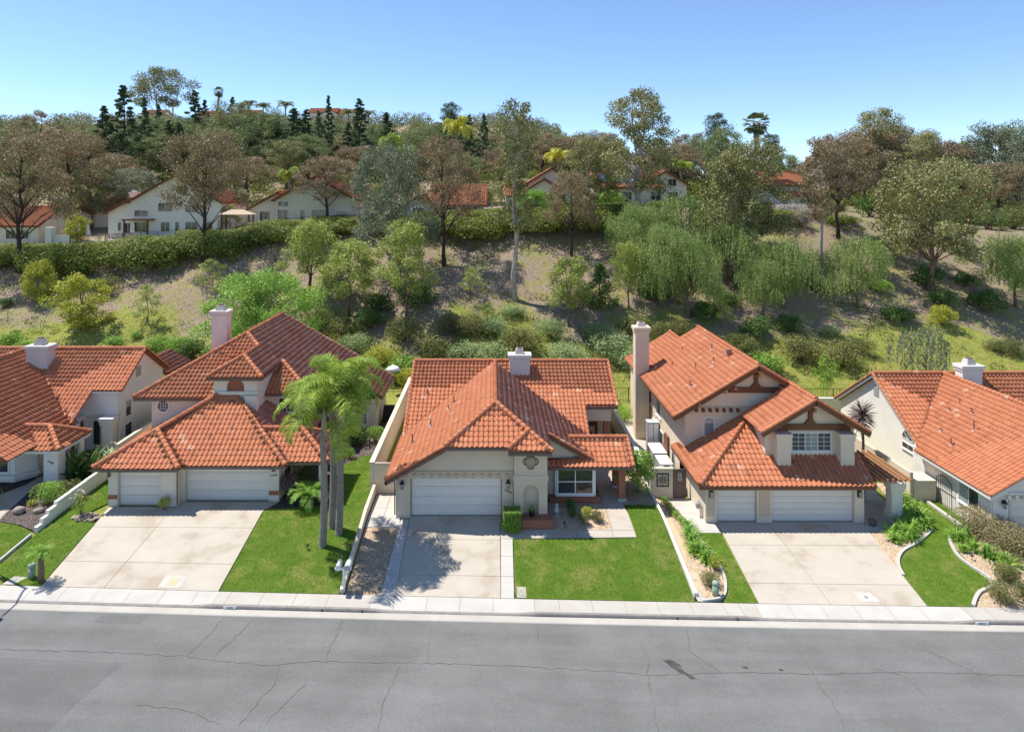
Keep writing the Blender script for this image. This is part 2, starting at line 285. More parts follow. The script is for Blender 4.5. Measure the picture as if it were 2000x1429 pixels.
# ------------------------------------------------------------------ mesh helpers
class MB:
    def __init__(s): s.v = []; s.f = []; s.r = []
    def add(s, vs, fs, rnd=None):
        o = len(s.v); s.v += [tuple(p) for p in vs]; s.f += [tuple(i + o for i in f) for f in fs]
        if rnd is not None: s.r += [rnd] * len(vs)
        return s
    def box(s, x0, x1, y0, y1, z0, z1):
        return s.add([(x0, y0, z0), (x1, y0, z0), (x1, y1, z0), (x0, y1, z0), (x0, y0, z1), (x1, y0, z1), (x1, y1, z1), (x0, y1, z1)],
              [(0, 3, 2, 1), (4, 5, 6, 7), (0, 1, 5, 4), (1, 2, 6, 5), (2, 3, 7, 6), (3, 0, 4, 7)])
    def prism(s, a, b):                          # two matching loops
        n = len(a)
        return s.add(list(a) + list(b), [tuple(range(n - 1, -1, -1)), tuple(range(n, 2 * n))] + [(i, (i + 1) % n, n + (i + 1) % n, n + i) for i in range(n)])
    def slab_y(s, prof, y0, y1):                 # a profile in x, z given depth along y
        return s.prism([(x, y0, z) for x, z in prof], [(x, y1, z) for x, z in prof])
    def slab_x(s, prof, x0, x1):                 # a profile in y, z given width along x
        return s.prism([(x0, y, z) for y, z in prof], [(x1, y, z) for y, z in prof])
    def slab_z(s, prof, z0, z1):
        return s.prism([(x, y, z0) for x, y in prof], [(x, y, z1) for x, y in prof])
    def beam(s, p, q, w, h):                     # square bar from p to q, w across, h tall
        p = Vector(p); q = Vector(q); d = (q - p).normalized(); sd = d.cross(Vector((0, 0, 1)))
        if sd.length < 1e-4: sd = Vector((1, 0, 0))
        sd.normalize(); up = sd.cross(d); a = sd * (w / 2); b = up * (h / 2)
        return s.prism([p - a - b, p + a - b, p + a + b, p - a + b], [q - a - b, q + a - b, q + a + b, q - a + b])
    def tube(s, path, radii, n=6, cap=True):
        path = [Vector(p) for p in path]; rings = []; o = len(s.v)
        ref = None
        for i, p in enumerate(path):
            d = (path[min(i + 1, len(path) - 1)] - path[max(i - 1, 0)]).normalized()
            if ref is None: ref = d.orthogonal().normalized()
            ref = (ref - d * ref.dot(d))
            if ref.length < 1e-5: ref = d.orthogonal()
            ref.normalize(); bi = d.cross(ref); r = radii[i]
            s.v += [tuple(p + ref * (math.cos(2 * math.pi * k / n) * r) + bi * (math.sin(2 * math.pi * k / n) * r)) for k in range(n)]
        for i in range(len(path) - 1):
            for k in range(n):
                k2 = (k + 1) % n
                s.f.append((o + i * n + k, o + i * n + k2, o + (i + 1) * n + k2, o + (i + 1) * n + k))
        if cap:
            s.f.append(tuple(o + k for k in range(n - 1, -1, -1))); e = o + (len(path) - 1) * n
            s.f.append(tuple(e + k for k in range(n)))
        return s
    def lathe(s, prof, cx, cy, n=12):            # (radius, z) pairs
        o = len(s.v)
        for r, z in prof: s.v += [(cx + math.cos(2 * math.pi * k / n) * r, cy + math.sin(2 * math.pi * k / n) * r, z) for k in range(n)]
        for i in range(len(prof) - 1):
            for k in range(n): s.f.append((o + i * n + k, o + i * n + (k + 1) % n, o + (i + 1) * n + (k + 1) % n, o + (i + 1) * n + k))
        s.f.append(tuple(o + k for k in range(n - 1, -1, -1))); e = o + (len(prof) - 1) * n
        s.f.append(tuple(e + k for k in range(n)))
        return s
    def mesh(s, name, mat, smooth=False):
        me = bpy.data.meshes.new(name); me.from_pydata(s.v, [], s.f)
        if s.r:
            a = me.attributes.new('rnd', 'FLOAT', 'POINT'); a.data.foreach_set('value', s.r)
        if mat: me.materials.append(mat if not isinstance(mat, str) else MAT[mat])
        if smooth: me.shade_smooth()
        me.update(); return me
    def build(s, name, mat, parent=None, smooth=False):
        return obj(name, s.mesh(name, mat, smooth), parent)
def obj(name, data, parent=None, mw=None):
    o = bpy.data.objects.new(name, data); COL.objects.link(o)
    if parent is not None: o.parent = parent
    if mw is not None: o.matrix_local = mw
    return o
def tag(o, label=None, cat=None, group=None, kind=None):
    if label: o['label'] = label
    if cat: o['category'] = cat
    if group: o['group'] = group
    if kind: o['kind'] = kind
    return o
def thing(name, label, cat, loc=(0, 0, 0), group=None, rz=0):
    o = obj(name, None); o.location = loc; o.rotation_euler = (0, 0, rz); return tag(o, label, cat, group)
def np_mesh(name, V, F, mat, rnd=None, smooth=False):
    V = np.asarray(V, dtype=np.float32); F = np.asarray(F, dtype=np.int32); k = F.shape[1]
    me = bpy.data.meshes.new(name)
    me.vertices.add(len(V)); me.vertices.foreach_set('co', V.ravel())
    me.loops.add(F.size); me.loops.foreach_set('vertex_index', F.ravel())
    me.polygons.add(len(F)); me.polygons.foreach_set('loop_start', np.arange(len(F), dtype=np.int32) * k)
    me.materials.append(MAT[mat] if isinstance(mat, str) else mat)
    if rnd is not None:
        a = me.attributes.new('rnd', 'FLOAT', 'POINT'); a.data.foreach_set('value', np.asarray(rnd, dtype=np.float32))
    me.update(calc_edges=True); me.validate()
    if smooth: me.shade_smooth()
    return me

import bmesh
def cut_poly(poly, step, ybreaks=()):
    """flat polygon cut into a grid so it can follow the ground"""
    bm = bmesh.new(); vs = [bm.verts.new((x, y, 0)) for x, y in poly]; bm.faces.new(vs)
    bmesh.ops.triangulate(bm, faces=bm.faces[:])
    xs = [p[0] for p in poly]; ys = [p[1] for p in poly]
    cuts = [((x, 0, 0), (1, 0, 0)) for x in np.arange(math.ceil(min(xs) / step) * step, max(xs), step)]
    cuts += [((0, y, 0), (0, 1, 0)) for y in list(np.arange(math.ceil(min(ys) / step) * step, max(ys), step)) + [b for b in ybreaks if min(ys) < b < max(ys)]]
    for co, no in cuts:
        bmesh.ops.bisect_plane(bm, geom=bm.verts[:] + bm.edges[:] + bm.faces[:], plane_co=co, plane_no=no, dist=1e-5)
    bmesh.ops.recalc_face_normals(bm, faces=bm.faces[:])
    return bm
def patch(name, poly, dz, mat, parent=None, step=1.0, thick=0.06, zf=None):
    zf = zf or ground
    bm = cut_poly(poly, step, (Y_PAD,))
    for f in bm.faces:
        if f.normal.z < 0: f.normal_flip()
    if thick:
        top = bm.faces[:]
        r = bmesh.ops.extrude_face_region(bm, geom=top)
        for v in [g for g in r['geom'] if isinstance(g, bmesh.types.BMVert)]: v.co.z = 1.0
        for v in bm.verts: v.co.z = zf(v.co.x, v.co.y) + (dz if v.co.z > 0.5 else dz - thick)
        for f in top: 
            if f.is_valid: f.normal_flip()
        bmesh.ops.recalc_face_normals(bm, faces=bm.faces[:])
    else:
        for v in bm.verts: v.co.z = zf(v.co.x, v.co.y) + dz
    me = bpy.data.meshes.new(name); bm.to_mesh(me); bm.free(); me.materials.append(MAT[mat])
    return obj(name, me, parent)
# ------------------------------------------------------------------ ground sheet, street, sidewalk
def axis(vals):
    out = []
    for a, b, st in vals: out += list(np.arange(a, b, st))
    return out + [vals[-1][1]]
gx = axis([(-1500, -300, 150), (-300, -120, 15), (-120, -40, 4), (-40, 40, 1.0), (40, 130, 4), (130, 300, 15), (300, 1500, 150)])
gy = axis([(-200, 10, 30), (10, 29, 3), (29, 38, 0.5), (38, 60, 2), (60, 112, 1.25), (112, 180, 4), (180, 380, 12), (380, 2600, 220)])
def sheet_z(x, y):
    z = ground(x, y)
    if y <= Y_WALK: return z - 0.45
    if y < 61: return z - 0.09
    return z
V = [(x, y, sheet_z(x, y)) for y in gy for x in gx]
nx = len(gx)
Fq = [(j * nx + i, j * nx + i + 1, (j + 1) * nx + i + 1, (j + 1) * nx + i) for j in range(len(gy) - 1) for i in range(nx - 1)]
tag(obj('ground', np_mesh('ground', V, Fq, 'hill', smooth=True)), kind='structure')

APRONS = [(-23.6, -12.7), (-5.6, 1.9), (11.4, 21.75)]
def apron(x):
    return max([sstep(a - 0.2, a + 1.0, x) * (1 - sstep(b - 1.0, b + 0.2, x)) for a, b in APRONS])
def road_z(x, y): return z_walk(x) - 0.165 + 0.016 * max(0, min(29.5 - y, 5.0)) - 0.016 * max(0, 24.5 - y)
Y_KERB = 29.95; Y_GUT = 29.5
xs = list(np.arange(-70, 70.01, 0.5))
def strip(name, rows, mat, parent=None, x_list=xs):
    """rows: list of (y, z(x)) across the strip"""
    V = [(x, y, zf(x)) for y, zf in rows for x in x_list]; n = len(x_list)
    F = [(j * n + i, (j + 1) * n + i, (j + 1) * n + i + 1, j * n + i + 1) for j in range(len(rows) - 1) for i in range(n - 1)]
    return obj(name, np_mesh(name, V, F, mat), parent)
road = tag(strip('road', [(y, (lambda yy: (lambda x: road_z(x, yy)))(y)) for y in (29.52, 28, 26, 24.5, 22, 19, 16, 12)], 'asphalt'), kind='structure')
gut = tag(strip('gutter', [(Y_KERB, lambda x: z_walk(x) - 0.15), (Y_GUT + 0.12, lambda x: z_walk(x) - 0.162), (Y_GUT - 0.02, lambda x: z_walk(x) - 0.150), (Y_GUT - 0.03, lambda x: z_walk(x) - 0.24)], 'concrete_old'), kind='structure')
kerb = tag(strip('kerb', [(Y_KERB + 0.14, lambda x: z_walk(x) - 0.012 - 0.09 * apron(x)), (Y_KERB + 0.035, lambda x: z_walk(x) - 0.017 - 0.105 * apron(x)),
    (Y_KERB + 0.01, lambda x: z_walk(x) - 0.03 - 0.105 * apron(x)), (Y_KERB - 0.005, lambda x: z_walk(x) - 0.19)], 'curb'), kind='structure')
walk = tag(strip('sidewalk', [(Y_WALK, lambda x: z_walk(x) - 0.03), (30.55, lambda x: z_walk(x) - 0.034), (Y_KERB + 0.1, lambda x: z_walk(x) - 0.05 - 0.09 * apron(x))], 'joint'), kind='structure')
edges = [-45.6]
while edges[-1] < 46: edges.append(edges[-1] + 1.52)
for a, b in APRONS:
    edges = [e for e in edges if not (a - 0.5 < e < a + 0.5 or b - 0.5 < e < b + 0.5)] + [a, b]
edges.sort()
for a, b in zip(edges, edges[1:]):
    n = max(2, int((b - a) / 0.5) + 1); xl = [a + 0.006 + (b - a - 0.012) * i / n for i in range(n + 1)]
    on = apron((a + b) / 2) > 0.5
    strip('sidewalk_slab', [(Y_WALK - 0.006, lambda x: z_walk(x)), (30.55, lambda x: z_walk(x) - 0.004), (Y_KERB + 0.13, lambda x: z_walk(x) - 0.010 - 0.09 * apron(x))],
          'concrete_white' if on else 'concrete_old', walk, xl)

def surf(name, poly, dz, mat, parent=None, zf=road_z):
    bm = cut_poly(poly, 1.0, (24.5,))
    for v in bm.verts: v.co.z = zf(v.co.x, v.co.y) + dz
    for f in bm.faces:
        if f.normal.z < 0: f.normal_flip()
    me = bpy.data.meshes.new(name); bm.to_mesh(me); bm.free(); me.materials.append(MAT[mat]); return obj(name, me, parent)
surf('road_patch', [(-30, 26.6), (-14.6, 26.35), (-15.1, 24.4), (-15.4, 22.0), (-30, 22.0)], 0.004, 'asphalt_dark', road)
surf('road_patch', [(-17.2, 29.35), (-15.2, 29.3), (-15.3, 28.75), (-17.3, 28.8)], 0.004, 'asphalt_dark', road)
def wob(pts, amp, seed, step=0.22):
    r = random.Random(seed); out = []
    for (x0, y0), (x1, y1) in zip(pts, pts[1:]):
        L = math.hypot(x1 - x0, y1 - y0); n = max(1, int(L / step))
        for i in range(n):
            t = i / n; out.append((x0 + (x1 - x0) * t + r.uniform(-amp, amp), y0 + (y1 - y0) * t + r.uniform(-amp, amp)))
    return out + [pts[-1]]
def crack(pts, w, seed):
    pts = wob(pts, 0.05, seed); r = random.Random(seed); V = []; F = []
    for i, (x, y) in enumerate(pts):
        a = pts[max(i - 1, 0)]; b = pts[min(i + 1, len(pts) - 1)]
        d = math.hypot(b[0] - a[0], b[1] - a[1]) or 1; nxv, nyv = -(b[1] - a[1]) / d, (b[0] - a[0]) / d
        ww = w * r.uniform(0.35, 1.2) * (0.3 if i in (0, len(pts) - 1) else 1)
        for s in (-1, 1):
            X, Y = x + nxv * ww * s, y + nyv * ww * s; V.append((X, Y, road_z(X, Y) + 0.008))
        if i: F.append((2 * i - 2, 2 * i, 2 * i + 1, 2 * i - 1))
    obj('road_crack', np_mesh('road_crack', V, F, 'tar'), road)
CRACKS = [[(-8.93, 23.3), (-8.61, 24.5), (-8.35, 25.4), (-8.5, 26.4)], [(-8.0, 23.5), (-7.53, 24.7), (-7.14, 25.5)],
 [(-4.02, 23.3), (-4.06, 24.35), (-3.72, 26.6)],
 [(-26, 26.9), (-15.0, 26.9), (-12.6, 26.8), (-10.8, 26.6), (-9.0, 26.4), (-7, 26.7), (-1.3, 26.75), (.8, 26.7), (5, 26.5), (6.1, 26.3), (9, 26.6), (13.3, 26.6), (16.5, 26.8), (22, 26.7)],
 [(5.8, 23.4), (5.97, 24.6), (6.1, 26.3), (6.4, 27.2), (6.2, 28.6)], [(-12.3, 26.8), (-12.0, 28.1), (-11.9, 29.4)], [(-6.75, 26.7), (-6.7, 28.3), (-6.65, 29.4)],
 [(-2.6, 26.75), (-2.75, 29.3)], [(12.5, 23.7), (12.8, 25.0), (12.75, 26.4), (12.9, 28.5)], [(15.4, 27.0), (16.4, 26.6), (16.6, 25.3)], [(-13.0, 24.2), (-11.2, 24.0), (-9.6, 23.4)],
 [(18.2, 28.3), (19.6, 26.6)], [(-10.6, 29.3), (-10.9, 27.9), (-11.3, 26.7)], [(8.5, 29.2), (8.2, 27.8), (9.1, 26.6)], [(1.9, 29.3), (1.95, 28.2)]]
for i, c in enumerate(CRACKS): crack(c, 0.011, 40 + i)
def blot(name, cx, cy, rx, ry, seed, mat, parent, rot=0.0, zf=road_z, dz=0.006):
    r = random.Random(seed); pts = []
    for k in range(26):
        a = 2 * math.pi * k / 26; q = r.uniform(0.55, 1.1)
        x, y = math.cos(a) * rx * q, math.sin(a) * ry * q
        pts.append((cx + x * math.cos(rot) - y * math.sin(rot), cy + x * math.sin(rot) + y * math.cos(rot)))
    surf(name, pts, dz, mat, parent, zf)
blot('oil_stain', 7.55, 26.6, 0.8, 0.14, 3, 'oil', road, -0.85); blot('oil_stain', 7.3, 27.1, 0.45, 0.13, 4, 'oil', road, -0.5)
for i, (x, y) in enumerate([(11.6, 26.8), (10.2, 26.9)]): blot('oil_stain', x, y, 0.12, 0.07, 9 + i, 'oil', road)

# curb numbers painted on white plates, drain outlets
def text_obj(name, s, size, loc, rot, mat, parent, extr=0.004, align='CENTER'):
    cu = bpy.data.curves.new(name, 'FONT'); cu.body = s; cu.size = size; cu.extrude = extr; cu.align_x = align; cu.align_y = 'CENTER'
    tmp = bpy.data.objects.new('tmp', cu); COL.objects.link(tmp)
    dg = bpy.context.evaluated_depsgraph_get(); me = bpy.data.meshes.new_from_object(tmp.evaluated_get(dg))
    bpy.data.objects.remove(tmp); me.materials.clear(); me.materials.append(MAT[mat])
    o = obj(name, me, parent); o.location = loc; o.rotation_euler = rot
    if parent is not None and parent.name in PLOC: o.matrix_parent_inverse = Matrix.Translation(-PLOC[parent.name])
    return o
PLOC = {}
for x, s in ((-11.85, '16492'), (22.0, '16512')):
    zc = z_walk(x) - 0.09
    MB().box(x - 0.29, x + 0.29, Y_KERB - 0.016, Y_KERB + 0.004, zc - 0.055, zc + 0.06).build('number_plate', 'white_plastic', kerb)
    text_obj('number', s, 0.13, (x, Y_KERB - 0.02, zc), (math.pi / 2, 0, 0), 'black_metal', kerb)
for x in (-7.7, -5.9, 8.3, 11.0):
    zc = z_walk(x) - 0.10
    MB().tube([(x, Y_KERB - 0.012, zc), (x, Y_KERB + 0.03, zc)], [0.045, 0.045], 10).build('drain_outlet', 'black_metal', kerb)

# ------------------------------------------------------------------ front yards
def slabs(name, poly, xcuts, ycuts, mat, dz=0.0, mats=None, gap=0.011):
    """a paved surface of separate concrete slabs with open joints"""
    base = patch(name, poly, dz - 0.035, 'joint', None, 1.0, 0.0); tag(base, kind='structure')
    def clip(pl, nxv, nyv, c):                       # keep nx*x+ny*y <= c
        out = []
        for i, p in enumerate(pl):
            q = pl[(i + 1) % len(pl)]; dp = nxv * p[0] + nyv * p[1] - c; dq = nxv * q[0] + nyv * q[1] - c
            if dp <= 0: out.append(p)
            if dp * dq < 0: t = dp / (dp - dq); out.append((p[0] + (q[0] - p[0]) * t, p[1] + (q[1] - p[1]) * t))
        return out
    xe = [-1e3] + xcuts + [1e3]; ye = [-1e3] + ycuts + [1e3]
    for i in range(len(xe) - 1):
        for j in range(len(ye) - 1):
            pl = clip(clip(clip(clip(poly, 1, 0, xe[i + 1] - gap), -1, 0, -xe[i] - gap), 0, 1, ye[j + 1] - gap), 0, -1, -ye[j] - gap)
            if len(pl) > 2:
                ar = abs(sum(a[0] * b[1] - b[0] * a[1] for a, b in zip(pl, pl[1:] + pl[:1]))) / 2
                if ar > 0.05: patch('slab', pl, dz, mat, base, 1.0, 0.05)
    return base
slabs('driveway', [(-21.05, 31.02), (-21.6, 36.17), (-21.9, 37.95), (-18.05, 37.95), (-18.05, 38.6), (-12.4, 38.6), (-12.95, 37.61), (-12.81, 31.02)], [-18.14], [32.91, 35.86], 'concrete')
slabs('driveway', [(-4.56, 31.02), (-4.63, 37.2), (0.38, 37.2), (0.35, 31.02)], [], [32.45, 35.16], 'concrete')
slabs('driveway', [(12.85, 38.3), (21.25, 38.3), (20.98, 37.21), (20.23, 31.02), (12.40, 31.02)], [15.75], [32.55, 35.86], 'concrete')
slabs('side_strip', [(-5.24, 31.02), (-5.1, 36.9), (-4.66, 36.9), (-4.57, 31.02)], [], [32.45, 33.9, 35.4], 'concrete_white')
slabs('side_strip', [(0.37, 31.02), (0.41, 35.24), (1.03, 35.24), (0.98, 31.02)], [], [32.45, 33.9], 'concrete_white')
slabs('walkway', [(0.40, 35.98), (6.49, 36.07), (6.33, 38.25), (6.45, 45.0), (7.6, 45.0), (7.56, 38.57), (7.64, 35.46), (1.03, 35.28), (0.40, 35.26)], [2.6, 4.5, 6.42], [36.0, 38.5, 41.3], 'concrete')
slabs('side_path', [(-6.95, 40.2), (-5.46, 40.2), (-5.1, 36.22), (-6.95, 36.18)], [-6.1], [38.2], 'concrete_white')
slabs('side_path', [(9.75, 41.3), (12.2, 41.3), (12.25, 38.08), (12.80, 37.96), (12.72, 37.05), (11.37, 37.05), (10.75, 41.3)], [], [39.3], 'concrete_white')
slabs('entry_patio', [(21.3, 38.3), (21.4, 44.0), (24.4, 44.0), (23.94, 39.44), (22.52, 37.21), (20.98, 37.21)], [22.4], [39.6, 41.5], 'concrete')
slabs('walkway', [(-29.5, 38.0), (-28.45, 40.6), (-28.4, 43.4), (-27.4, 43.4), (-27.72, 40.27), (-26.89, 36.3), (-27.6, 35.2)], [], [37.2, 38.6, 40.0], 'concrete')
slabs('side_path', [(9.75, 41.4), (11.9, 41.4), (11.9, 56), (10.0, 56), (9.75, 50)], [], [44.0, 47.0, 50.0, 53.0], 'concrete_old')
slabs('backyard_patio', [(-6.9, 40.3), (-5.5, 40.3), (-5.5, 57), (-6.9, 57)], [], [44, 48, 52], 'concrete_old')
slabs('side_path', [(-24.0, 47.5), (-22.2, 47.5), (-22.2, 40), (-24.0, 41)], [], [43.5], 'concrete_old')
BEDS = []
def bed(name, poly, mat, dz=-0.02):
    BEDS.append((name, poly)); return tag(patch(name, poly, dz, mat, None, 0.8, 0.0), kind='structure')
bed('gravel_bed', [(-6.87, 31.02), (-6.95, 36.15), (-5.08, 36.2), (-5.24, 31.02)], 'gravel')
bed('gravel_bed', [(0.4, 37.1), (2.9, 38.9), (6.35, 39.2), (6.46, 36.05), (0.4, 35.97)], 'gravel')
bed('gravel_bed', [(7.6, 44.0), (9.55, 44.0), (9.5, 38.62), (7.6, 38.6)], 'gravel')
bed('gravel_bed', [(9.7, 41.25), (10.71, 41.25), (11.07, 38.69), (11.37, 37.05), (11.63, 34.59), (11.3, 32.44), (10.77, 31.33), (9.73, 31.02), (9.7, 33)], 'gravel')
bed('gravel_bed', [(20.98, 37.2), (22.52, 37.2), (24.32, 40.43), (25.0, 43.5), (25.9, 43.5), (25.7, 40.8), (24.5, 37.3), (22.87, 36.04), (21.83, 35.43), (21.11, 34.7), (20.61, 33.79), (20.49, 33.2)], 'gravel')
bed('gravel_bed', [(26.61, 37.7), (30.5, 37.7), (30.5, 31.02), (22.45, 31.02), (23.5, 32.03), (24.47, 32.49), (24.54, 33.97), (24.82, 36.09), (25.26, 36.81)], 'gravel', -0.03)
bed('mulch_bed', [(-27.0, 36.2), (-27.72, 40.27), (-27.4, 43.4), (-24.35, 43.4), (-24.3, 35.3), (-25.6, 35.86)], 'mulch')
bed('mulch_bed', [(-32, 36.3), (-29.5, 38.0), (-28.45, 40.6), (-28.4, 43.4), (-32, 43.4)], 'mulch', -0.03)
bed('mulch_bed', [(-12.4, 38.6), (-12.6, 37.9), (-9.6, 38.4), (-9.8, 43.6), (-8.0, 46), (-7.45, 46), (-7.45, 52), (-12.4, 52)], 'mulch', -0.04)
bed('backyard', [(-7.2, 55), (9.5, 55), (9.5, 61.5), (-7.2, 61.5)], 'gravel', -0.04)
LAWNS = []
def lawn(poly, cover=False):
    o = tag(patch('lawn', poly, 0.0, 'lawn', None, 0.8, 0.07), kind='structure'); LAWNS.append((poly, cover)); return o
lawn([(-22.31, 31.03), (-23.56, 31.8), (-24.1, 32.4), (-24.1, 41.6), (-22.2, 41.6), (-22.1, 38.89), (-22.75, 37.14), (-23.05, 36.6), (-21.66, 36.2), (-21.11, 31.03)])
lawn([(-32, 35.9), (-27.76, 35.99), (-26.74, 36.05), (-25.57, 35.75), (-24.4, 35.15), (-24.3, 31.03), (-32, 31.03)])
lawn([(-12.75, 31.03), (-12.9, 37.5), (-10.52, 37.68), (-9.5, 38.24), (-9.7, 41.34), (-9.92, 43.7), (-9.14, 45.17), (-8.05, 45.89), (-7.45, 45.9), (-7.3, 35.94), (-7.2, 31.03)])
lawn([(1.05, 31.03), (1.07, 35.2), (7.70, 35.38), (7.66, 38.5), (9.45, 38.55), (9.4, 31.03)])
lawn([(11.42, 37.0), (12.66, 37.0), (12.36, 31.03), (10.75, 31.03), (11.25, 32.03), (11.47, 32.85), (11.68, 34.59)])
lawn([(20.45, 33.1), (20.72, 33.79), (21.22, 34.66), (21.9, 35.32), (22.94, 35.95), (24.5, 37.15), (25.75, 40.8), (26.5, 41.2), (26.5, 37.73), (25.20, 36.85), (24.74, 36.09), (24.34, 34.95), (24.37, 33.88), (24.6, 33.08), (24.3, 32.55), (23.46, 32.16), (22.8, 31.58), (22.3, 31.03), (20.26, 31.03)])
lawn([(26.85, 41.0), (27.35, 41.0), (27.4, 37.79), (26.75, 37.79)], True)
lawn([(24.0, 44.2), (25.4, 44.2), (25.5, 52), (23.0, 52)]); lawn([(9.75, 56), (11.6, 56), (11.6, 61.5), (9.75, 61.5)])
bed('utility_pad', [(-22.9, 31.05), (-22.35, 31.05), (-22.1, 31.6), (-22.75, 31.65)], 'concrete_white', 0.012)
bed('utility_pad', [(1.12, 31.05), (1.56, 31.05), (1.56, 31.75), (1.12, 31.75)], 'concrete_old', 0.014)
bed('utility_pad', [(9.55, 31.05), (9.95, 31.05), (9.95, 31.75), (9.55, 31.75)], 'concrete_old', 0.014)
bed('utility_cover', [(-15.7, 31.15), (-14.7, 31.15), (-14.7, 32.0), (-15.7, 32.0)], 'concrete_white', 0.006)
bed('utility_cover', [(-15.42, 31.3), (-14.95, 31.3), (-14.95, 31.85), (-15.42, 31.85)], 'gravel', 0.012)
bed('utility_cover', [(17.3, 31.25), (18.2, 31.25), (18.1, 31.95), (17.25, 31.95)], 'concrete_white', 0.006)
bed('utility_cover', [(17.62, 31.5), (17.78, 31.5), (17.78, 31.66), (17.62, 31.66)], 'curb', 0.012)

def path_wall(name, pts, w, h0, h1, mat, z=None, parent=None, bury=0.3):
    """a low wall or edging that follows the ground along pts; h0..h1 is its height from start to end"""
    mb = MB(); n = len(pts)
    rows = []
    for i, p in enumerate(pts):
        a = pts[max(i - 1, 0)]; b = pts[min(i + 1, n - 1)]; d = math.hypot(b[0] - a[0], b[1] - a[1])
        ox, oy = -(b[1] - a[1]) / d * w / 2, (b[0] - a[0]) / d * w / 2
        g = ground(*p); h = h0 + (h1 - h0) * i / (n - 1)
        rows.append([(p[0] - ox, p[1] - oy, g - bury), (p[0] + ox, p[1] + oy, g - bury), (p[0] + ox, p[1] + oy, g + h), (p[0] - ox, p[1] - oy, g + h)])
    vs = [q for r in rows for q in r]; fs = [(0, 3, 2, 1), tuple(4 * (n - 1) + k for k in range(4))]
    for i in range(n - 1):
        for k in range(4): fs.append((4 * i + k, 4 * i + (k + 1) % 4, 4 * i + 4 + (k + 1) % 4, 4 * i + 4 + k))
    mb.add(vs, fs); return mb.build(name, mat, parent)
def smooth_path(pts, k=4):
    out = []
    for i in range(len(pts) - 1):
        p0 = pts[max(i - 1, 0)]; p1 = pts[i]; p2 = pts[i + 1]; p3 = pts[min(i + 2, len(pts) - 1)]
        for j in range(k):
            t = j / k
            out.append(tuple(0.5 * (2 * b + (c - a) * t + (2 * a - 5 * b + 4 * c - d) * t * t + (3 * b - a - 3 * c + d) * t ** 3) for a, b, c, d in zip(p0, p1, p2, p3)))
    return out + [pts[-1]]
def straight(a, b, n): return [(a[0] + (b[0] - a[0]) * i / n, a[1] + (b[1] - a[1]) * i / n) for i in range(n + 1)]
tag(path_wall('garden_edging', smooth_path([(25.26, 36.81), (24.80, 36.09), (24.40, 34.95), (24.48, 33.97), (24.70, 33.12), (24.42, 32.52), (23.5, 32.08), (22.88, 31.56), (22.40, 31.05)]), 0.15, 0.09, 0.09, 'concrete_white'), 'curved pale concrete edging around the gravel bed at far right', 'edging')
tag(path_wall('garden_edging', smooth_path([(20.50, 33.25), (20.69, 33.92), (21.14, 34.7), (21.83, 35.38), (22.84, 35.99), (23.86, 36.71), (24.52, 37.25)]), 0.15, 0.09, 0.09, 'concrete_white'), 'curved pale edging beside the wide driveway of the two-storey house', 'edging')
tag(path_wall('garden_edging', smooth_path([(9.75, 31.08), (10.80, 31.38), (11.27, 32.23), (11.5, 33.2), (11.6, 34.3)]), 0.12, 0.08, 0.08, 'concrete_white'), 'short curved edging at the street end of the long gravel bed', 'edging')
tag(path_wall('garden_edging', straight((26.62, 37.75), (26.65, 41.2), 4), 0.2, 0.12, 0.12, 'concrete_white'), 'straight pale kerb between two lawns beside the right-hand white house', 'edging')
tag(path_wall('garden_edging', straight((-24.3, 31.1), (-24.3, 35.0), 5), 0.10, 0.06, 0.06, 'concrete_white'), 'thin concrete strip between the two lawns at far left', 'edging')
tag(path_wall('low_wall', straight((9.57, 31.4), (9.57, 42.5), 9), 0.16, 0.16, 0.3, 'stucco_white'), 'low white garden wall between the front lawn and the long gravel bed', 'garden wall')
tag(path_wall('low_wall', straight((-7.08, 31.1), (-7.12, 40.2), 9), 0.17, 0.18, 0.5, 'stucco_d'), 'low cream boundary wall beside the twin mailboxes', 'garden wall')
# stepped white wall between the two left lots
mb = MB(); yb = [35.3, 35.75, 36.25, 36.9, 38.2, 39.6, 41.0, 43.0]; ht = [0.22, 0.42, 0.60, 0.74, 0.76, 0.78, 0.80]
for (a, b), h in zip(zip(yb, yb[1:]), ht): 
    gz = ground(-24.25, (a + b) / 2); mb.box(-24.36, -24.16, a + 0.001, b, gz - 0.5, gz + h)
tag(mb.build('stepped_wall', 'stucco_white'), 'low white stepped wall beside the dark mulch bed at left', 'garden wall')
tag(MB().box(-24.42, -24.2, 43.02, 55, -0.3, 1.85).build('boundary_wall', 'stucco_d'), 'tall cream boundary wall behind the white stepped wall', 'wall')
tag(MB().box(-7.42, -7.2, 40.1, 59, -0.3, 1.8).box(-7.46, -7.16, 40.08, 59.02, 1.8, 1.86).build('boundary_wall', 'stucco_d'), 'long tall cream wall along the left side of the middle house', 'wall')
tag(MB().box(9.5, 9.7, 42.6, 56, -1.1, 0.95).box(9.47, 9.73, 42.58, 56.02, 0.95, 1.0).build('boundary_wall', 'stucco_white'), 'white boundary wall along the right side of the middle house', 'wall')
tag(MB().prism([(25.75, 41.1, -1.2), (25.95, 41.1, -1.2), (25.95, 41.1, 0.82), (25.75, 41.1, 0.82)], [(25.2, 54, -1.2), (25.4, 54, -1.2), (25.4, 54, 1.0), (25.2, 54, 1.0)]).build('boundary_wall', 'stucco_d'), 'cream boundary wall between the two-storey house and the right-hand white house', 'wall')
tag(MB().box(25.955, 27.3, 41.0, 41.2, -1.2, 0.35).box(25.95, 27.3, 41.2, 42.4, 0.25, 0.34).build('utility_enclosure', 'stucco_d'), 'low cream enclosure wall hiding bins beside the black iron gate', 'wall')
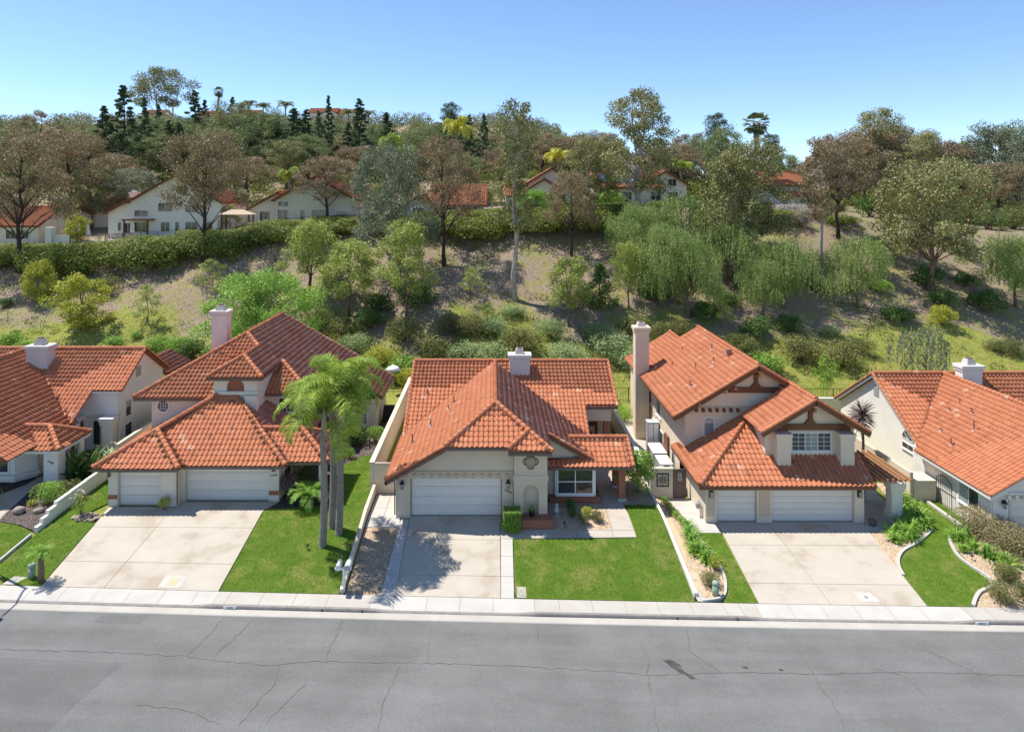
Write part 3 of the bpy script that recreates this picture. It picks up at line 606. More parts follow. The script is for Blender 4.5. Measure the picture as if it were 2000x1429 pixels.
# ------------------------------------------------------------------ house kit
def wthing(name, label, cat, loc, group=None):
    o = thing(name, label, cat, loc, group); PLOC[o.name] = Vector(loc); return o
def wobj(name, me, parent):
    o = obj(name, me, parent)
    if parent is not None and parent.name in PLOC: o.matrix_parent_inverse = Matrix.Translation(-PLOC[parent.name])
    return o
def wb(mb, name, mat, parent, smooth=False): return wobj(name, mb.mesh(name, mat, smooth), parent)

TW, TE, TL = 0.28, 0.37, 0.43
_pu = [0.19 * i / 6 for i in range(7)] + [0.235, 0.28]
_ph = [0.066 * math.sin(math.pi * i / 6) ** 0.75 if 0 < i < 6 else 0.0 for i in range(7)] + [-0.006, 0.0]
TILE_V = np.array([(u, 0.0, h + 0.026) for u, h in zip(_pu, _ph)] + [(u, TL, h - 0.012) for u, h in zip(_pu, _ph)] + [(u, 0.004, h - 0.004) for u, h in zip(_pu, _ph)])
TILE_F = [(i, i + 1, 9 + i + 1, 9 + i) for i in range(8)] + [(18 + i, 18 + i + 1, i + 1, i) for i in range(8)]
TILE_FN = np.array(TILE_F)
def tile_mesh(mat):
    me = bpy.data.meshes.new('roof_tile'); me.from_pydata([tuple(v) for v in TILE_V], [], TILE_F); me.materials.append(MAT[mat]); return me
TILE_ME = {k: tile_mesh(k) for k in ('tile', 'tile_old')}
def cap_mesh(mat, r):
    mb = MB(); n = 7; L = 0.42
    for x, rr, dz in ((0, r * 1.08, 0.012), (L, r * 0.92, -0.012)):
        for k in range(n): a = math.pi * (-0.12 + 1.24 * k / (n - 1)); mb.v.append((x, math.cos(a) * rr, math.sin(a) * rr + dz))
    mb.f = [(k, k + 1, n + k + 1, n + k) for k in range(n - 1)] + [tuple(range(n))]
    return mb.mesh('ridge_cap', mat)
CAP_ME = {(k, r): cap_mesh(k, r) for k in ('tile', 'tile_old') for r in (0.14, 0.10)}
CAMP = Vector((0, 0, CAM_Z))

class Roof:
    def __init__(s, house, name='roof', fascia='gutter', max_single=300):
        s.house = house; s.single = []; s.V = []; s.F = []; s.R = []; s.nv = 0; s.mat = 'tile'; s.deck = MB(); s.caps = []; s.fas = MB(); s.fmat = fascia; s.max = max_single; s.mass = {}
    def plane(s, pts, mat='tile', thick=0.13, seed=1):
        P = [Vector(p) for p in pts]
        n = Vector((0, 0, 0))
        for i in range(len(P)): n += (P[i] - P[0]).cross(P[(i + 1) % len(P)] - P[0])
        n.normalize()
        if n.z < 0: n = -n
        U = Vector((0, 0, 1)).cross(n).normalized(); Vv = n.cross(U); O = P[0]
        uv = [((p - O).dot(U), (p - O).dot(Vv)) for p in P]
        s.deck.prism([p - n * 0.03 for p in P], [p - n * (0.03 + thick) for p in P])
        v0 = min(v for _, v in uv); v1 = max(v for _, v in uv)
        def spans(v):
            xs = []
            for (ua, va), (ub, vb) in zip(uv, uv[1:] + uv[:1]):
                if (va <= v) != (vb <= v): xs.append(ua + (ub - ua) * (v - va) / (vb - va))
            xs.sort(); return list(zip(xs[::2], xs[1::2]))
        r = random.Random(seed); row = 0; v = v0 - 0.05
        Ua, Va, Na, Oa = (np.array(q) for q in (U, Vv, n, O))
        rot = Matrix((U, Vv, n)).transposed()
        vt = v1 - 0.004
        while v < v1 - 0.06:
            vm = min(max(v + 0.16, v0 + 0.01), vt)
            for a, b in spans(vm):
                i = math.floor(a / TW)
                while i * TW < b - 0.02:
                    u = i * TW; i += 1
                    if u + TW < a + 0.02: continue
                    full = True; W = TILE_V.copy(); W[:, 0] += u; W[:, 1] += v
                    for sel, vv in ((slice(0, 9), v), (slice(9, 18), v + TL), (slice(18, 27), v)):
                        vc = min(max(vv, v0 + 0.01), vt)
                        sp = spans(vc)
                        if vv > vt: full = False; W[sel, 1] = vt
                        if sp:
                            c = min(sp, key=lambda q: max(q[0] - (u + TW / 2), (u + TW / 2) - q[1], 0))
                            if u < c[0] - 0.01 or u + TW > c[1] + 0.01: full = False
                            W[sel, 0] = np.clip(W[sel, 0], c[0], c[1])
                        else: full = False
                    jit = r.uniform(-0.006, 0.008)
                    if full:
                        loc = O + U * u + Vv * v + n * jit
                        d = CAMP - loc; s.single.append((n.dot(d) / d.length ** 3, loc, rot, mat, Oa + W[:, :1] * Ua + W[:, 1:2] * Va + (W[:, 2:] + jit) * Na, r.random()))
                    else:
                        s.put(Oa + W[:, :1] * Ua + W[:, 1:2] * Va + (W[:, 2:] + jit) * Na, r.random(), mat)
            v += TE; row += 1
    def put(s, W, rnd, mat):
        V, F, R = s.mass.setdefault(mat, ([], [], []))
        F.append(TILE_FN + 27 * len(V)); V.append(W); R.append(np.full(27, rnd))
    def cap(s, p, q, r=0.14, mat='tile', lift=0.045):
        p = Vector(p) + Vector((0, 0, lift)); q = Vector(q) + Vector((0, 0, lift)); d = q - p; L = d.length; d.normalize()
        if d.z < 0: p, q = q, p; d = -d
        k = max(1, int(round(L / 0.37))); st = L / k
        sd = Vector((0, 0, 1)).cross(d).normalized(); up = d.cross(sd)
        rot = Matrix((d, sd, up)).transposed()
        for i in range(k): s.caps.append((p + d * (st * i), rot, r, mat, st / 0.37))
    def fascia(s, p, q, w=0.10, h=0.16, drop=0.13, out=(0, 0)):
        p = Vector(p) - Vector((0, 0, drop)) + Vector((*out, 0)); q = Vector(q) - Vector((0, 0, drop)) + Vector((*out, 0)); s.fas.beam(p, q, w, h)
    def finish(s):
        deck = wb(s.deck, 'roof', 'deck', s.house)
        s.single.sort(key=lambda t: -t[0])
        for t in s.single[s.max:]: s.put(t[4], t[5], t[3])
        for sc, loc, rot, mat, W, rr in s.single[:s.max]:
            o = obj('roof_tile', TILE_ME[mat], deck); o.matrix_local = Matrix.Translation(loc) @ rot.to_4x4()
        for mat, (V, F, R) in s.mass.items():
            o = obj('roof_tiles', np_mesh('roof_tiles', np.concatenate(V), np.concatenate(F), mat, np.concatenate(R)), deck); o['kind'] = 'stuff'
        for loc, rot, r, mat, sx in s.caps:
            o = obj('ridge_cap', CAP_ME[(mat, r)], deck); o.matrix_local = Matrix.Translation(loc) @ rot.to_4x4() @ Matrix.Diagonal((sx, 1, 1, 1))
        if s.fas.v: wb(s.fas, 'fascia', s.fmat, s.house)
        return deck

def mapper(plane):
    ax, c = plane
    if ax == 'y': return lambda a, b, d: (a, c - d, b)
    if ax == 'x-': return lambda a, b, d: (c - d, a, b)
    return lambda a, b, d: (c + d, a, b)
def mbox(mb, mp, a0, a1, b0, b1, d0, d1):
    vs = [mp(a0, b0, d0), mp(a1, b0, d0), mp(a1, b1, d0), mp(a0, b1, d0), mp(a0, b0, d1), mp(a1, b0, d1), mp(a1, b1, d1), mp(a0, b1, d1)]
    mb.add(vs, [(0, 3, 2, 1), (4, 5, 6, 7), (0, 1, 5, 4), (1, 2, 6, 5), (2, 3, 7, 6), (3, 0, 4, 7)])
def window(house, plane, a0, a1, b0, b1, nx=2, nz=1, ft=0.07, frame='trim_white', glass='glass', sill=True, mun=(0, 0), out=0.05, name='window'):
    mp = mapper(plane); mb = MB()
    mbox(mb, mp, a0, a1, b1 - ft, b1, 0.001, out); mbox(mb, mp, a0, a1, b0, b0 + ft, 0.001, out)
    mbox(mb, mp, a0, a0 + ft, b0 + ft, b1 - ft, 0.001, out); mbox(mb, mp, a1 - ft, a1, b0 + ft, b1 - ft, 0.001, out)
    ia0, ia1, ib0, ib1 = a0 + ft, a1 - ft, b0 + ft, b1 - ft
    wx = (ia1 - ia0) / nx; wz = (ib1 - ib0) / nz; t = ft * 0.6
    for i in range(1, nx): mbox(mb, mp, ia0 + i * wx - t / 2, ia0 + i * wx + t / 2, ib0, ib1, 0.002, out - 0.005)
    for j in range(1, nz): mbox(mb, mp, ia0, ia1, ib0 + j * wz - t / 2, ib0 + j * wz + t / 2, 0.003, out - 0.008)
    for i in range(nx):
        for j in range(nz):
            for k in range(1, mun[0] + 1): c = ia0 + i * wx + wx * k / (mun[0] + 1); mbox(mb, mp, c - 0.012, c + 0.012, ib0 + j * wz, ib0 + (j + 1) * wz, 0.012, 0.03)
            for k in range(1, mun[1] + 1): c = ib0 + j * wz + wz * k / (mun[1] + 1); mbox(mb, mp, ia0 + i * wx, ia0 + (i + 1) * wx, c - 0.012, c + 0.012, 0.013, 0.028)
    if sill: mbox(mb, mp, a0 - 0.06, a1 + 0.06, b0 - 0.07, b0 - 0.001, 0.001, out + 0.05)
    w = wb(mb, name, frame, house)
    for i in range(nx):
        for j in range(nz):
            g = MB(); mbox(g, mp, ia0 + i * wx + 0.002, ia0 + (i + 1) * wx - 0.002, ib0 + j * wz + 0.002, ib0 + (j + 1) * wz - 0.002, 0.004, 0.016)
            gl = glass if isinstance(glass, str) else glass[(i + j) % len(glass)]
            g.build('pane', gl, w)
    return w
def arch_window(house, plane, ca, b0, bs, w, frame='trim_white', glass='glass', rect=True):
    """rectangular light with a half-round head; bs = spring height"""
    mp = mapper(plane); mb = MB(); r = w / 2; n = 12; ft = 0.07
    for k in range(n):
        a, b = math.pi * k / n, math.pi * (k + 1) / n
        q = [(ca + math.cos(t) * rr, bs + math.sin(t) * rr) for t, rr in ((a, r), (b, r), (b, r - ft), (a, r - ft))]
        mb.prism([mp(x, z, 0.001) for x, z in q], [mp(x, z, 0.05) for x, z in q])
    if rect:
        mbox(mb, mp, ca - r, ca - r + ft, b0, bs, 0.001, 0.05); mbox(mb, mp, ca + r - ft, ca + r, b0, bs, 0.001, 0.05); mbox(mb, mp, ca - r + ft, ca + r - ft, b0, b0 + ft, 0.001, 0.05)
    mbox(mb, mp, ca - r + ft, ca + r - ft, bs - 0.02, bs + 0.02, 0.013, 0.04)
    for t in (0.25, 0.5, 0.75):
        a = math.pi * t; mb.prism([mp(ca + math.cos(a) * q + s * math.sin(a) * 0.012, bs + math.sin(a) * q - s * math.cos(a) * 0.012, 0.014) for q, s in ((0, -1), (r - ft, -1), (r - ft, 1), (0, 1))],
                                  [mp(ca + math.cos(a) * q + s * math.sin(a) * 0.012, bs + math.sin(a) * q - s * math.cos(a) * 0.012, 0.032) for q, s in ((0, -1), (r - ft, -1), (r - ft, 1), (0, 1))])
    w_ = wb(mb, 'window', frame, house)
    pts = [(ca + math.cos(math.pi * k / n) * (r - ft), bs + math.sin(math.pi * k / n) * (r - ft)) for k in range(n + 1)]
    if rect: pts += [(ca - r + ft, b0 + ft), (ca + r - ft, b0 + ft)]
    MB().prism([mp(x, z, 0.004) for x, z in pts], [mp(x, z, 0.012) for x, z in pts]).build('pane', glass, w_)
    return w_
def round_window(house, plane, ca, cb, r, frame='trim_white', glass='glass'):
    mp = mapper(plane); mb = MB(); n = 20
    for k in range(n):
        a, b = 2 * math.pi * k / n, 2 * math.pi * (k + 1) / n
        q = [(ca + math.cos(t) * rr, cb + math.sin(t) * rr) for t, rr in ((a, r), (b, r), (b, r * 0.78), (a, r * 0.78))]
        mb.prism([mp(x, z, 0.001) for x, z in q], [mp(x, z, 0.05) for x, z in q])
    for t in (-1, 0, 1): mbox(mb, mp, ca + t * r * 0.36 - 0.01, ca + t * r * 0.36 + 0.01, cb - r * 0.68, cb + r * 0.68, 0.013, 0.03)
    for t in (-1, 0, 1): mbox(mb, mp, ca - r * 0.68, ca + r * 0.68, cb + t * r * 0.36 - 0.01, cb + t * r * 0.36 + 0.01, 0.0135, 0.028)
    w_ = wb(mb, 'round_window', frame, house)
    MB().prism([mp(ca + math.cos(2 * math.pi * k / n) * r * 0.8, cb + math.sin(2 * math.pi * k / n) * r * 0.8, 0.004) for k in range(n)],
               [mp(ca + math.cos(2 * math.pi * k / n) * r * 0.8, cb + math.sin(2 * math.pi * k / n) * r * 0.8, 0.012) for k in range(n)]).build('pane', glass, w_)
def garage_door(house, x0, x1, z0, z1, y, rows=4, cols=1):
    fr = MB().box(x0, x1, y + 0.05, y + 0.09, z0, z1); d = wb(fr, 'garage_door', 'joint', house)
    h = (z1 - z0) / rows; w = (x1 - x0) / cols
    for i in range(rows):
        for c in range(cols):
            a0, a1 = x0 + 0.004 + c * w + (0.003 if c else 0), x0 + (c + 1) * w - 0.004; b0, b1 = z0 + i * h + (0.008 if i else 0.02), z0 + (i + 1) * h - 0.008
            mb = MB().box(a0, a1, y + 0.012, y + 0.05, b0, b1)
            mb.box(a0 + 0.08, a1 - 0.08, y, y + 0.0115, b0 + 0.09, b1 - 0.09)
            mb.build('door_panel', 'door_white', d)
    return d
def chimney(house, x0, x1, y0, y1, z0, z1, mat, cap_h=0.45, corbel=True):
    mb = MB().box(x0, x1, y0, y1, z0, z1 - 0.22)
    if corbel: mb.box(x0 - 0.06, x1 + 0.06, y0 - 0.06, y1 + 0.06, z1 - 0.42, z1 - 0.30)
    mb.box(x0 - 0.12, x1 + 0.12, y0 - 0.12, y1 + 0.12, z1 - 0.22, z1)
    c = wb(mb, 'chimney', mat, house)
    cx, cy = (x0 + x1) / 2, (y0 + y1) / 2; a, b = 0.34, 0.24
    m2 = MB().prism([(cx - a, cy - a, z1), (cx + a, cy - a, z1), (cx + a, cy + a, z1), (cx - a, cy + a, z1)], [(cx - b, cy - b, z1 + cap_h * 0.75), (cx + b, cy - b, z1 + cap_h * 0.75), (cx + b, cy + b, z1 + cap_h * 0.75), (cx - b, cy + b, z1 + cap_h * 0.75)])
    m2.build('chimney_hood', 'flash', c)
    MB().box(cx - b * 0.7, cx + b * 0.7, cy - b * 0.7, cy + b * 0.7, z1 + cap_h * 0.75 + 0.002, z1 + cap_h * 0.9).build('chimney_flue', 'gutter', c)
    return c
def vent(house, x, y, z, h=0.4, r=0.045, plate=True):
    v = wb(MB().tube([(x, y, z - 0.2), (x, y, z + h)], [r, r], 8), 'vent_pipe', 'vent_pipe', house)
    if plate: MB().tube([(x, y, z - 0.1), (x, y, z + 0.1)], [r * 3.2, r * 1.4], 8).build('vent_flashing', 'flash' if RND.random() < 0.5 else 'vent_pipe', v)
def wall_lamp(house, x, y, z):
    l = wb(MB().box(x - 0.06, x + 0.06, y - 0.03, y, z - 0.05, z + 0.16).box(x - 0.02, x + 0.02, y - 0.16, y - 0.03, z + 0.10, z + 0.14)
           .lathe([(0.02, z + 0.26), (0.05, z + 0.20), (0.13, z + 0.08), (0.135, z + 0.05)][::-1], x, y - 0.16, 8).lathe([(0.07, z - 0.22), (0.09, z - 0.19), (0.09, z - 0.17)], x, y - 0.16, 8), 'wall_lamp', 'black_metal', house)
    MB().lathe([(0.075, z - 0.169), (0.11, z + 0.049)], x, y - 0.16, 8).build('lamp_glass', 'glass_pale', l)
def bricks(house_or_parent, x0, x1, y0, y1, z0, z1, name='brick_planter'):
    """brickwork box: mortar core with separate bricks on front, right and left faces and a soldier top"""
    core = wb(MB().box(x0 + 0.012, x1 - 0.012, y0 + 0.012, y1, z0, z1 - 0.012), name, 'mortar', house_or_parent)
    bl, bh, g = 0.20, 0.065, 0.011
    n = max(1, int(round((z1 - z0 - 0.09) / (bh + g)))); hh = (z1 - z0 - 0.075) / n
    for r in range(n):
        z = z0 + r * hh; off = 0.5 * (bl + g) * (r % 2)
        x = x0 - off
        while x < x1:
            a, b = max(x, x0), min(x + bl, x1)
            if b - a > 0.04: MB().box(a, b, y0 + RND.uniform(-0.003, 0.003), y0 + 0.06, z, z + hh - g).build('brick', 'brick', core)
            x += bl + g
        for xs_, sg in ((x1, 1), (x0, -1)):
            y = y0 + 0.062 - off * 0.5
            while y < y1:
                a, b = max(y, y0 + 0.062), min(y + bl, y1)
                if b - a > 0.04: MB().box(*(sorted((xs_ + RND.uniform(-0.003, 0.003) * sg, xs_ - 0.06 * sg))), a, b, z + 0.001, z + hh - g - 0.001).build('brick', 'brick', core)
                y += bl + g
    x = x0 - 0.015
    while x < x1:
        MB().box(x, min(x + 0.09, x1 + 0.015), y0 - 0.018, y1, z1 - 0.072, z1 + RND.uniform(-0.003, 0.003)).build('brick', 'brick', core); x += 0.1
    return core

# ------------------------------------------------------------------ middle house: tan stucco, single storey
H = wthing('house', 'single-storey tan stucco house in the middle with white double garage door and brick planter', 'house', (0, 46, 0))
R = Roof(H, fascia='gutter')
k = 0.565
R.plane([(-5.93, 36.5, 2.27), (-2.66, 36.5, 4.12), (0.14, 39.3, 5.70), (0.14, 49.2, 5.70), (-5.93, 43.13, 2.27)], seed=2)
R.plane([(-2.66, 36.5, 4.12), (2.94, 36.5, 4.12), (0.14, 39.3, 5.70)], seed=3)
R.plane([(0.82, 36.2, 4.05), (3.24, 36.2, 4.05), (2.03, 37.41, 4.734)], seed=3)
R.plane([(0.14, 39.3, 5.70), (3.24, 36.2, 3.95), (3.24, 39.0, 3.95), (6.35, 39.0, 2.19), (6.35, 42.99, 2.19), (0.14, 49.2, 5.70)], mat='tile_old', seed=4)
R.plane([(-5.8, 49.2, 5.7), (-5.8, 43.1, 2.254), (0.3, 49.2, 5.7)], seed=5)
R.plane([(-0.02, 49.2, 5.7), (6.2, 42.98, 2.186), (6.2, 45.4, 3.553), (8.5, 45.4, 3.553), (8.5, 49.2, 5.7)], seed=6)
R.plane([(-5.8, 49.2, 5.7), (8.5, 49.2, 5.7), (8.5, 55, 2.42), (-5.8, 55, 2.42)], seed=7)
R.plane([(3.12, 38.55, 2.21), (8.15, 38.55, 2.21), (8.15, 40.4, 3.23), (4.55, 40.4, 3.23), (5.77, 39.1, 2.513), (3.12, 39.1, 2.513)], seed=8)
R.plane([(4.55, 40.4, 3.23), (8.15, 40.4, 3.23), (8.15, 42.2, 2.24), (6.3, 42.2, 2.24)], seed=9)
for a, b in [((0.14, 39.3, 5.70), (0.14, 49.2, 5.70)), ((-5.8, 49.2, 5.7), (8.5, 49.2, 5.7)), ((0.14, 39.3, 5.7), (-2.66, 36.5, 4.12)), ((0.14, 39.3, 5.7), (3.24, 36.2, 3.95)), ((0.82, 36.2, 4.05), (2.03, 37.41, 4.734)), ((4.6, 40.4, 3.23), (8.15, 40.4, 3.23))]: R.cap(a, b)
for a, b in [((-5.93, 36.5, 2.27), (-2.66, 36.5, 4.12)), ((3.24, 39.0, 3.95), (6.35, 39.0, 2.19)), ((8.5, 45.4, 3.553), (8.5, 49.2, 5.7)), ((-5.8, 43.1, 2.26), (-5.8, 49.2, 5.7)), ((8.15, 38.55, 2.21), (8.15, 40.4, 3.23)), ((6.2, 43.0, 2.2), (6.2, 45.4, 3.55))]:
    R.cap(a, b, 0.10, lift=0.03)
R.fascia((-5.93, 36.55, 2.20), (-2.66, 36.55, 4.05), h=0.2); R.fascia((-2.66, 36.56, 4.10), (0.8, 36.56, 4.10)); R.fascia((0.82, 36.26, 3.93), (3.2, 36.26, 3.93)); R.fascia((3.24, 39.05, 3.88), (6.35, 39.05, 2.12), h=0.2)
R.fascia((3.1, 38.6, 2.2), (8.15, 38.6, 2.2)); R.fascia((6.2, 45.45, 3.54), (8.5, 45.45, 3.54)); R.fascia((-5.9, 36.5, 2.24), (-5.9, 43.1, 2.24))
R.finish()
w = MB()
w.slab_y([(-5.42, -1.0), (-4.62, -1.0), (-4.62, 2.84), (-5.42, 2.40)], 37.1, 37.5)
w.slab_y([(-4.6201, 2.16), (0.5001, 2.16), (0.5001, 3.95), (-2.62, 3.95), (-4.6201, 2.84)], 37.1, 37.5)
w.box(0.5, 1.15, 37.1, 37.5, -1, 3.95)
w.box(-4.6, 0.48, 37.36, 37.5, -1, 2.15)
w.slab_y([(-5.40, -1), (6.0, -1), (6.0, 2.2), (0.14, 5.4), (-5.40, 2.40)], 39.45, 46.5)
w.box(-5.41, 3.0, 37.501, 39.45, -1, 2.35)
w.slab_y([(2.9, -1), (6.05, -1), (6.05, 2.22), (3.0, 3.93), (2.9, 3.93)], 39.2, 39.4501)
w.slab_x([(45.8, -1), (54.6, -1), (54.6, 2.5), (49.2, 5.5), (45.8, 3.55)], -5.42, 3.0)
w.slab_x([(46.9, -1), (54.6, -1), (54.6, 2.5), (49.2, 5.5), (46.9, 4.2)], 3.0, 8.1)
w.box(6.3, 8.1, 45.7, 46.9, 2.45, 3.5)
wb(w, 'wall', 'stucco_c', H)
tw = MB()                                               # the tower with its arched niche
X0, X1, YT = 1.16, 3.0, 36.75
tw.box(X0, X1, YT + 0.02, 39.19, 2.62, 3.86); tw.box(X0 - 0.04, X1 + 0.05, YT - 0.03, 39.19, 2.12, 2.44); tw.box(X0, X1, YT + 0.01, 39.19, 2.441, 2.619)
ax0, ax1, zs = 1.68, 2.52, 1.50; arc = [(2.10 - 0.42 * math.cos(math.pi * i / 12), zs + 0.42 * math.sin(math.pi * i / 12)) for i in range(13)]
tw.slab_y([(X0, 0.3), (ax0, 0.3), (ax0, zs)] + arc[1:6] + [(2.10, zs + 0.42), (2.10, 2.119), (X0, 2.119)], YT, YT + 0.3)
tw.slab_y([(X1, 2.119), (2.1001, 2.119), (2.1001, zs + 0.42)] + arc[7:12] + [(ax1, zs), (ax1, 0.3), (X1, 0.3)], YT, YT + 0.3)
tw.box(X0, X1, YT + 0.3, 39.19, -0.5, 2.118)
wb(tw, 'tower', 'stucco_c', H)
garage_door(H, -4.55, 0.43, 0.0, 2.14, 37.30, 4, 1)
tr = MB().box(-4.9, 1.13, 37.04, 37.098, 2.42, 2.56)
wb(tr, 'trim_band', 'trim_tan', H)
for i in range(13):
    x = -4.82 + i * 0.465; wb(MB().box(x - 0.065, x + 0.065, 36.96, 37.098, 2.2, 2.418), 'corbel', 'trim_tan', H)
for x0, x1 in ((-5.34, -4.78), (0.60, 1.10)):
    wb(MB().box(x0, x1, 37.078, 37.098, 0.35, 2.05), 'inset_panel', 'stucco_c', H)
wall_lamp(H, -5.05, 37.09, 1.85); wall_lamp(H, 0.84, 37.09, 1.9)
for i, ch in enumerate('16504'): text_obj('house_number', ch, 0.17, (0.66 + i * 0.085, 37.065, 1.53 - i * 0.045), (math.pi / 2, 0, 0), 'black_metal', H, 0.008)
pl = bricks(H, 1.55, 3.25, 36.05, 36.74, -0.25, 0.32)
bricks(H, 3.3, 6.25, 38.75, 39.19, -0.1, 0.33, 'brick_ledge')
qv = MB(); mpq = mapper(('y', YT + 0.02))               # quatrefoil vent
for cx, cz in ((2.08, 3.42), (2.08, 2.98), (1.86, 3.2), (2.30, 3.2)):
    for kk in range(14):
        a, b = 2 * math.pi * kk / 14, 2 * math.pi * (kk + 1) / 14
        q = [(cx + math.cos(t) * rr, cz + math.sin(t) * rr) for t, rr in ((a, 0.21), (b, 0.21), (b, 0.16), (a, 0.16))]
        qv.prism([mpq(x, z, 0.001) for x, z in q], [mpq(x, z, 0.04) for x, z in q])
ve = wb(qv, 'vent_rosette', 'brown_wood', H)
MB().tube([(2.08, YT + 0.018, 3.2), (2.08, YT - 0.03, 3.2)], [0.30, 0.30], 16).build('vent_disc', 'joint', ve)
for i in range(7): MB().box(2.08 - 0.26 + 0.02 * abs(i - 3), 2.34 - 0.02 * abs(i - 3), YT - 0.055, YT - 0.031, 2.99 + i * 0.065, 3.03 + i * 0.065).build('vent_slat', 'trim_tan', ve)
bay = wb(MB().box(3.62, 6.0, 38.95, 39.2, 0.30, 2.05), 'window_bay', 'trim_white', H)
window(H, ('y', 38.948), 3.72, 5.9, 0.42, 1.93, 2, 2, 0.09, 'trim_white', 'glass', True, (0, 0), 0.05)
for (xa, xb, ya, yb, zb) in ((7.36, 7.76, 39.0, 39.4, 2.1), (7.36, 7.76, 40.8, 41.2, 2.1), (7.62, 8.06, 45.72, 46.1, 2.44)):
    c = wb(MB().box(xa + 0.012, xb - 0.012, ya + 0.012, yb - 0.012, 0.15, zb), 'brick_column', 'mortar', H)
    wbz = 0.15; n = int((zb - 0.15) / 0.076)
    for r_ in range(n):
        z0 = 0.15 + r_ * 0.076; m1 = (xa + xb) / 2 + (0.1 if r_ % 2 else -0.1)
        for a, b in ((xa, m1 - 0.005), (m1 + 0.005, xb)): MB().box(a, b, ya, ya + 0.09, z0, z0 + 0.065).build('brick', 'brick', c)
        MB().box(xa, xa + 0.09, ya + 0.1, yb, z0 + 0.001, z0 + 0.064).build('brick', 'brick', c); MB().box(xb - 0.09, xb, ya + 0.1, yb, z0 + 0.001, z0 + 0.064).build('brick', 'brick', c)
    wb(MB().box(xa - 0.05, xb + 0.05, ya - 0.05, yb + 0.05, -0.3, 0.149), 'column_base', 'concrete_white', H)
wb(MB().box(5.9, 8.1, 38.95, 39.1, 1.98, 2.12).box(7.5, 7.65, 39.1, 41.2, 1.98, 2.12), 'porch_beam', 'trim_tan', H)
dr = wb(MB().box(6.35, 7.35, 46.84, 46.90, 0, 2.1), 'front_door', 'brown_wood', H)
MB().box(6.55, 7.15, 46.81, 46.839, 0.9, 1.95).build('pane', 'glass', dr)
chimney(H, 1.2, 2.65, 47.9, 48.75, 4.2, 6.45, 'stucco_pink', 0.5)
for x, y, z, h in ((-4.9, 40.4, 2.95, 0.5), (-3.9, 41.6, 3.5, 0.45), (-2.9, 43.2, 4.05, 0.3), (-2.6, 44.2, 4.25, 0.35), (-4.6, 46.4, 4.2, 0.3), (4.55, 43.0, 3.3, 0.5)): vent(H, x, y, z, h)
wb(MB().tube([(-5.5, 36.95, 2.2), (-5.5, 37.0, 2.0), (-5.47, 37.05, 1.8), (-5.47, 37.05, 0.15)], [0.035] * 4, 8), 'downspout', 'gutter', H)
wb(MB().box(-7.18, -5.44, 40.1, 40.2, -0.2, 1.8).box(-6.6, -5.5, 40.07, 40.099, -0.15, 1.65), 'side_gate', 'stucco_d', H)
# ------------------------------------------------------------------ two-storey house on the right
H = wthing('house', 'two-storey peach stucco house with brown timber gables and two garage doors', 'house', (16.5, 46, -0.86))
R = Roof(H, fascia='brown_wood'); k = 0.57; PZ = -0.86
ze = 1.51
R.plane([(11.7, 37.6, ze), (21.65, 37.6, ze), (21.65, 39.4, ze + k * 1.8), (21.65, 39.6, ze + k * 2.0), (15.9, 41.8, ze + k * 4.2), (15.7, 41.6, ze + k * 4.0)], seed=12)
R.plane([(11.7, 37.6, ze), (15.9, 41.8, ze + k * 4.2), (15.9, 42.5, ze + k * 4.2), (12.3, 42.5, ze + k * 0.6), (12.3, 43.7, ze + k * 0.6), (11.7, 43.7, ze)], seed=13)
R.plane([(11.36, 41.9, 3.99), (16.76, 41.9, 7.2), (16.76, 54.5, 7.2), (11.36, 54.5, 3.99)], seed=14)
R.plane([(16.76, 41.9, 7.2), (22.16, 41.9, 3.99), (22.16, 54.5, 3.99), (16.76, 54.5, 7.2)], mat='tile_old', seed=15)
R.plane([(15.6, 38.6, 4.16), (18.75, 38.6, 6.05), (18.75, 41.9, 6.05), (17.2, 41.9, 5.12), (15.6, 41.9, 4.16)], seed=16)
R.plane([(18.75, 38.6, 6.05), (21.9, 38.6, 4.16), (21.9, 42.2, 4.16), (18.75, 42.2, 6.05)], mat='tile_old', seed=17)
R.plane([(11.5, 54.45, 3.75), (15.4, 54.45, 6.1), (15.4, 58, 6.1), (11.5, 58, 3.75)], seed=18)
R.plane([(15.4, 54.45, 6.1), (19.3, 54.45, 3.75), (19.3, 58, 3.75), (15.4, 58, 6.1)], seed=19)
for a, b in [((16.76, 41.9, 7.2), (16.76, 54.5, 7.2)), ((18.75, 38.6, 6.05), (18.75, 42.2, 6.05)), ((11.7, 37.6, ze), (15.75, 41.65, ze + k * 4.05)), ((15.4, 54.5, 6.1), (15.4, 58, 6.1))]: R.cap(a, b)
rk = [((11.36, 41.92, 3.99), (16.76, 41.92, 7.2)), ((16.76, 41.92, 7.2), (19.4, 41.92, 5.63)), ((15.6, 38.62, 4.16), (18.75, 38.62, 6.05)), ((18.75, 38.62, 6.05), (21.9, 38.62, 4.16))]
for a, b in rk:
    R.cap(a, b, 0.10, lift=0.02)
    R.fas.beam((a[0], a[1] + 0.03, a[2] - 0.16), (b[0], b[1] + 0.03, b[2] - 0.16), 0.12, 0.30)
R.fascia((11.65, 37.62, ze), (21.65, 37.62, ze), h=0.2); R.fascia((11.72, 37.6, ze), (11.72, 43.7, ze)); R.fascia((11.4, 41.9, 3.98), (11.4, 54.5, 3.98)); R.fascia((21.63, 37.6, ze), (21.63, 39.4, ze + k * 1.8), h=0.2)
R.finish()
w = MB(); zt = PZ - 0.8
w.box(12.2, 12.86, 38.2, 38.6, zt, ze + 0.15); w.box(15.15, 16.0, 38.2, 38.6, zt, ze + 0.15); w.box(20.75, 21.3, 38.2, 38.6, zt, ze + 0.15); w.box(12.861, 20.749, 38.25, 38.6, PZ + 2.14, ze + 0.15)
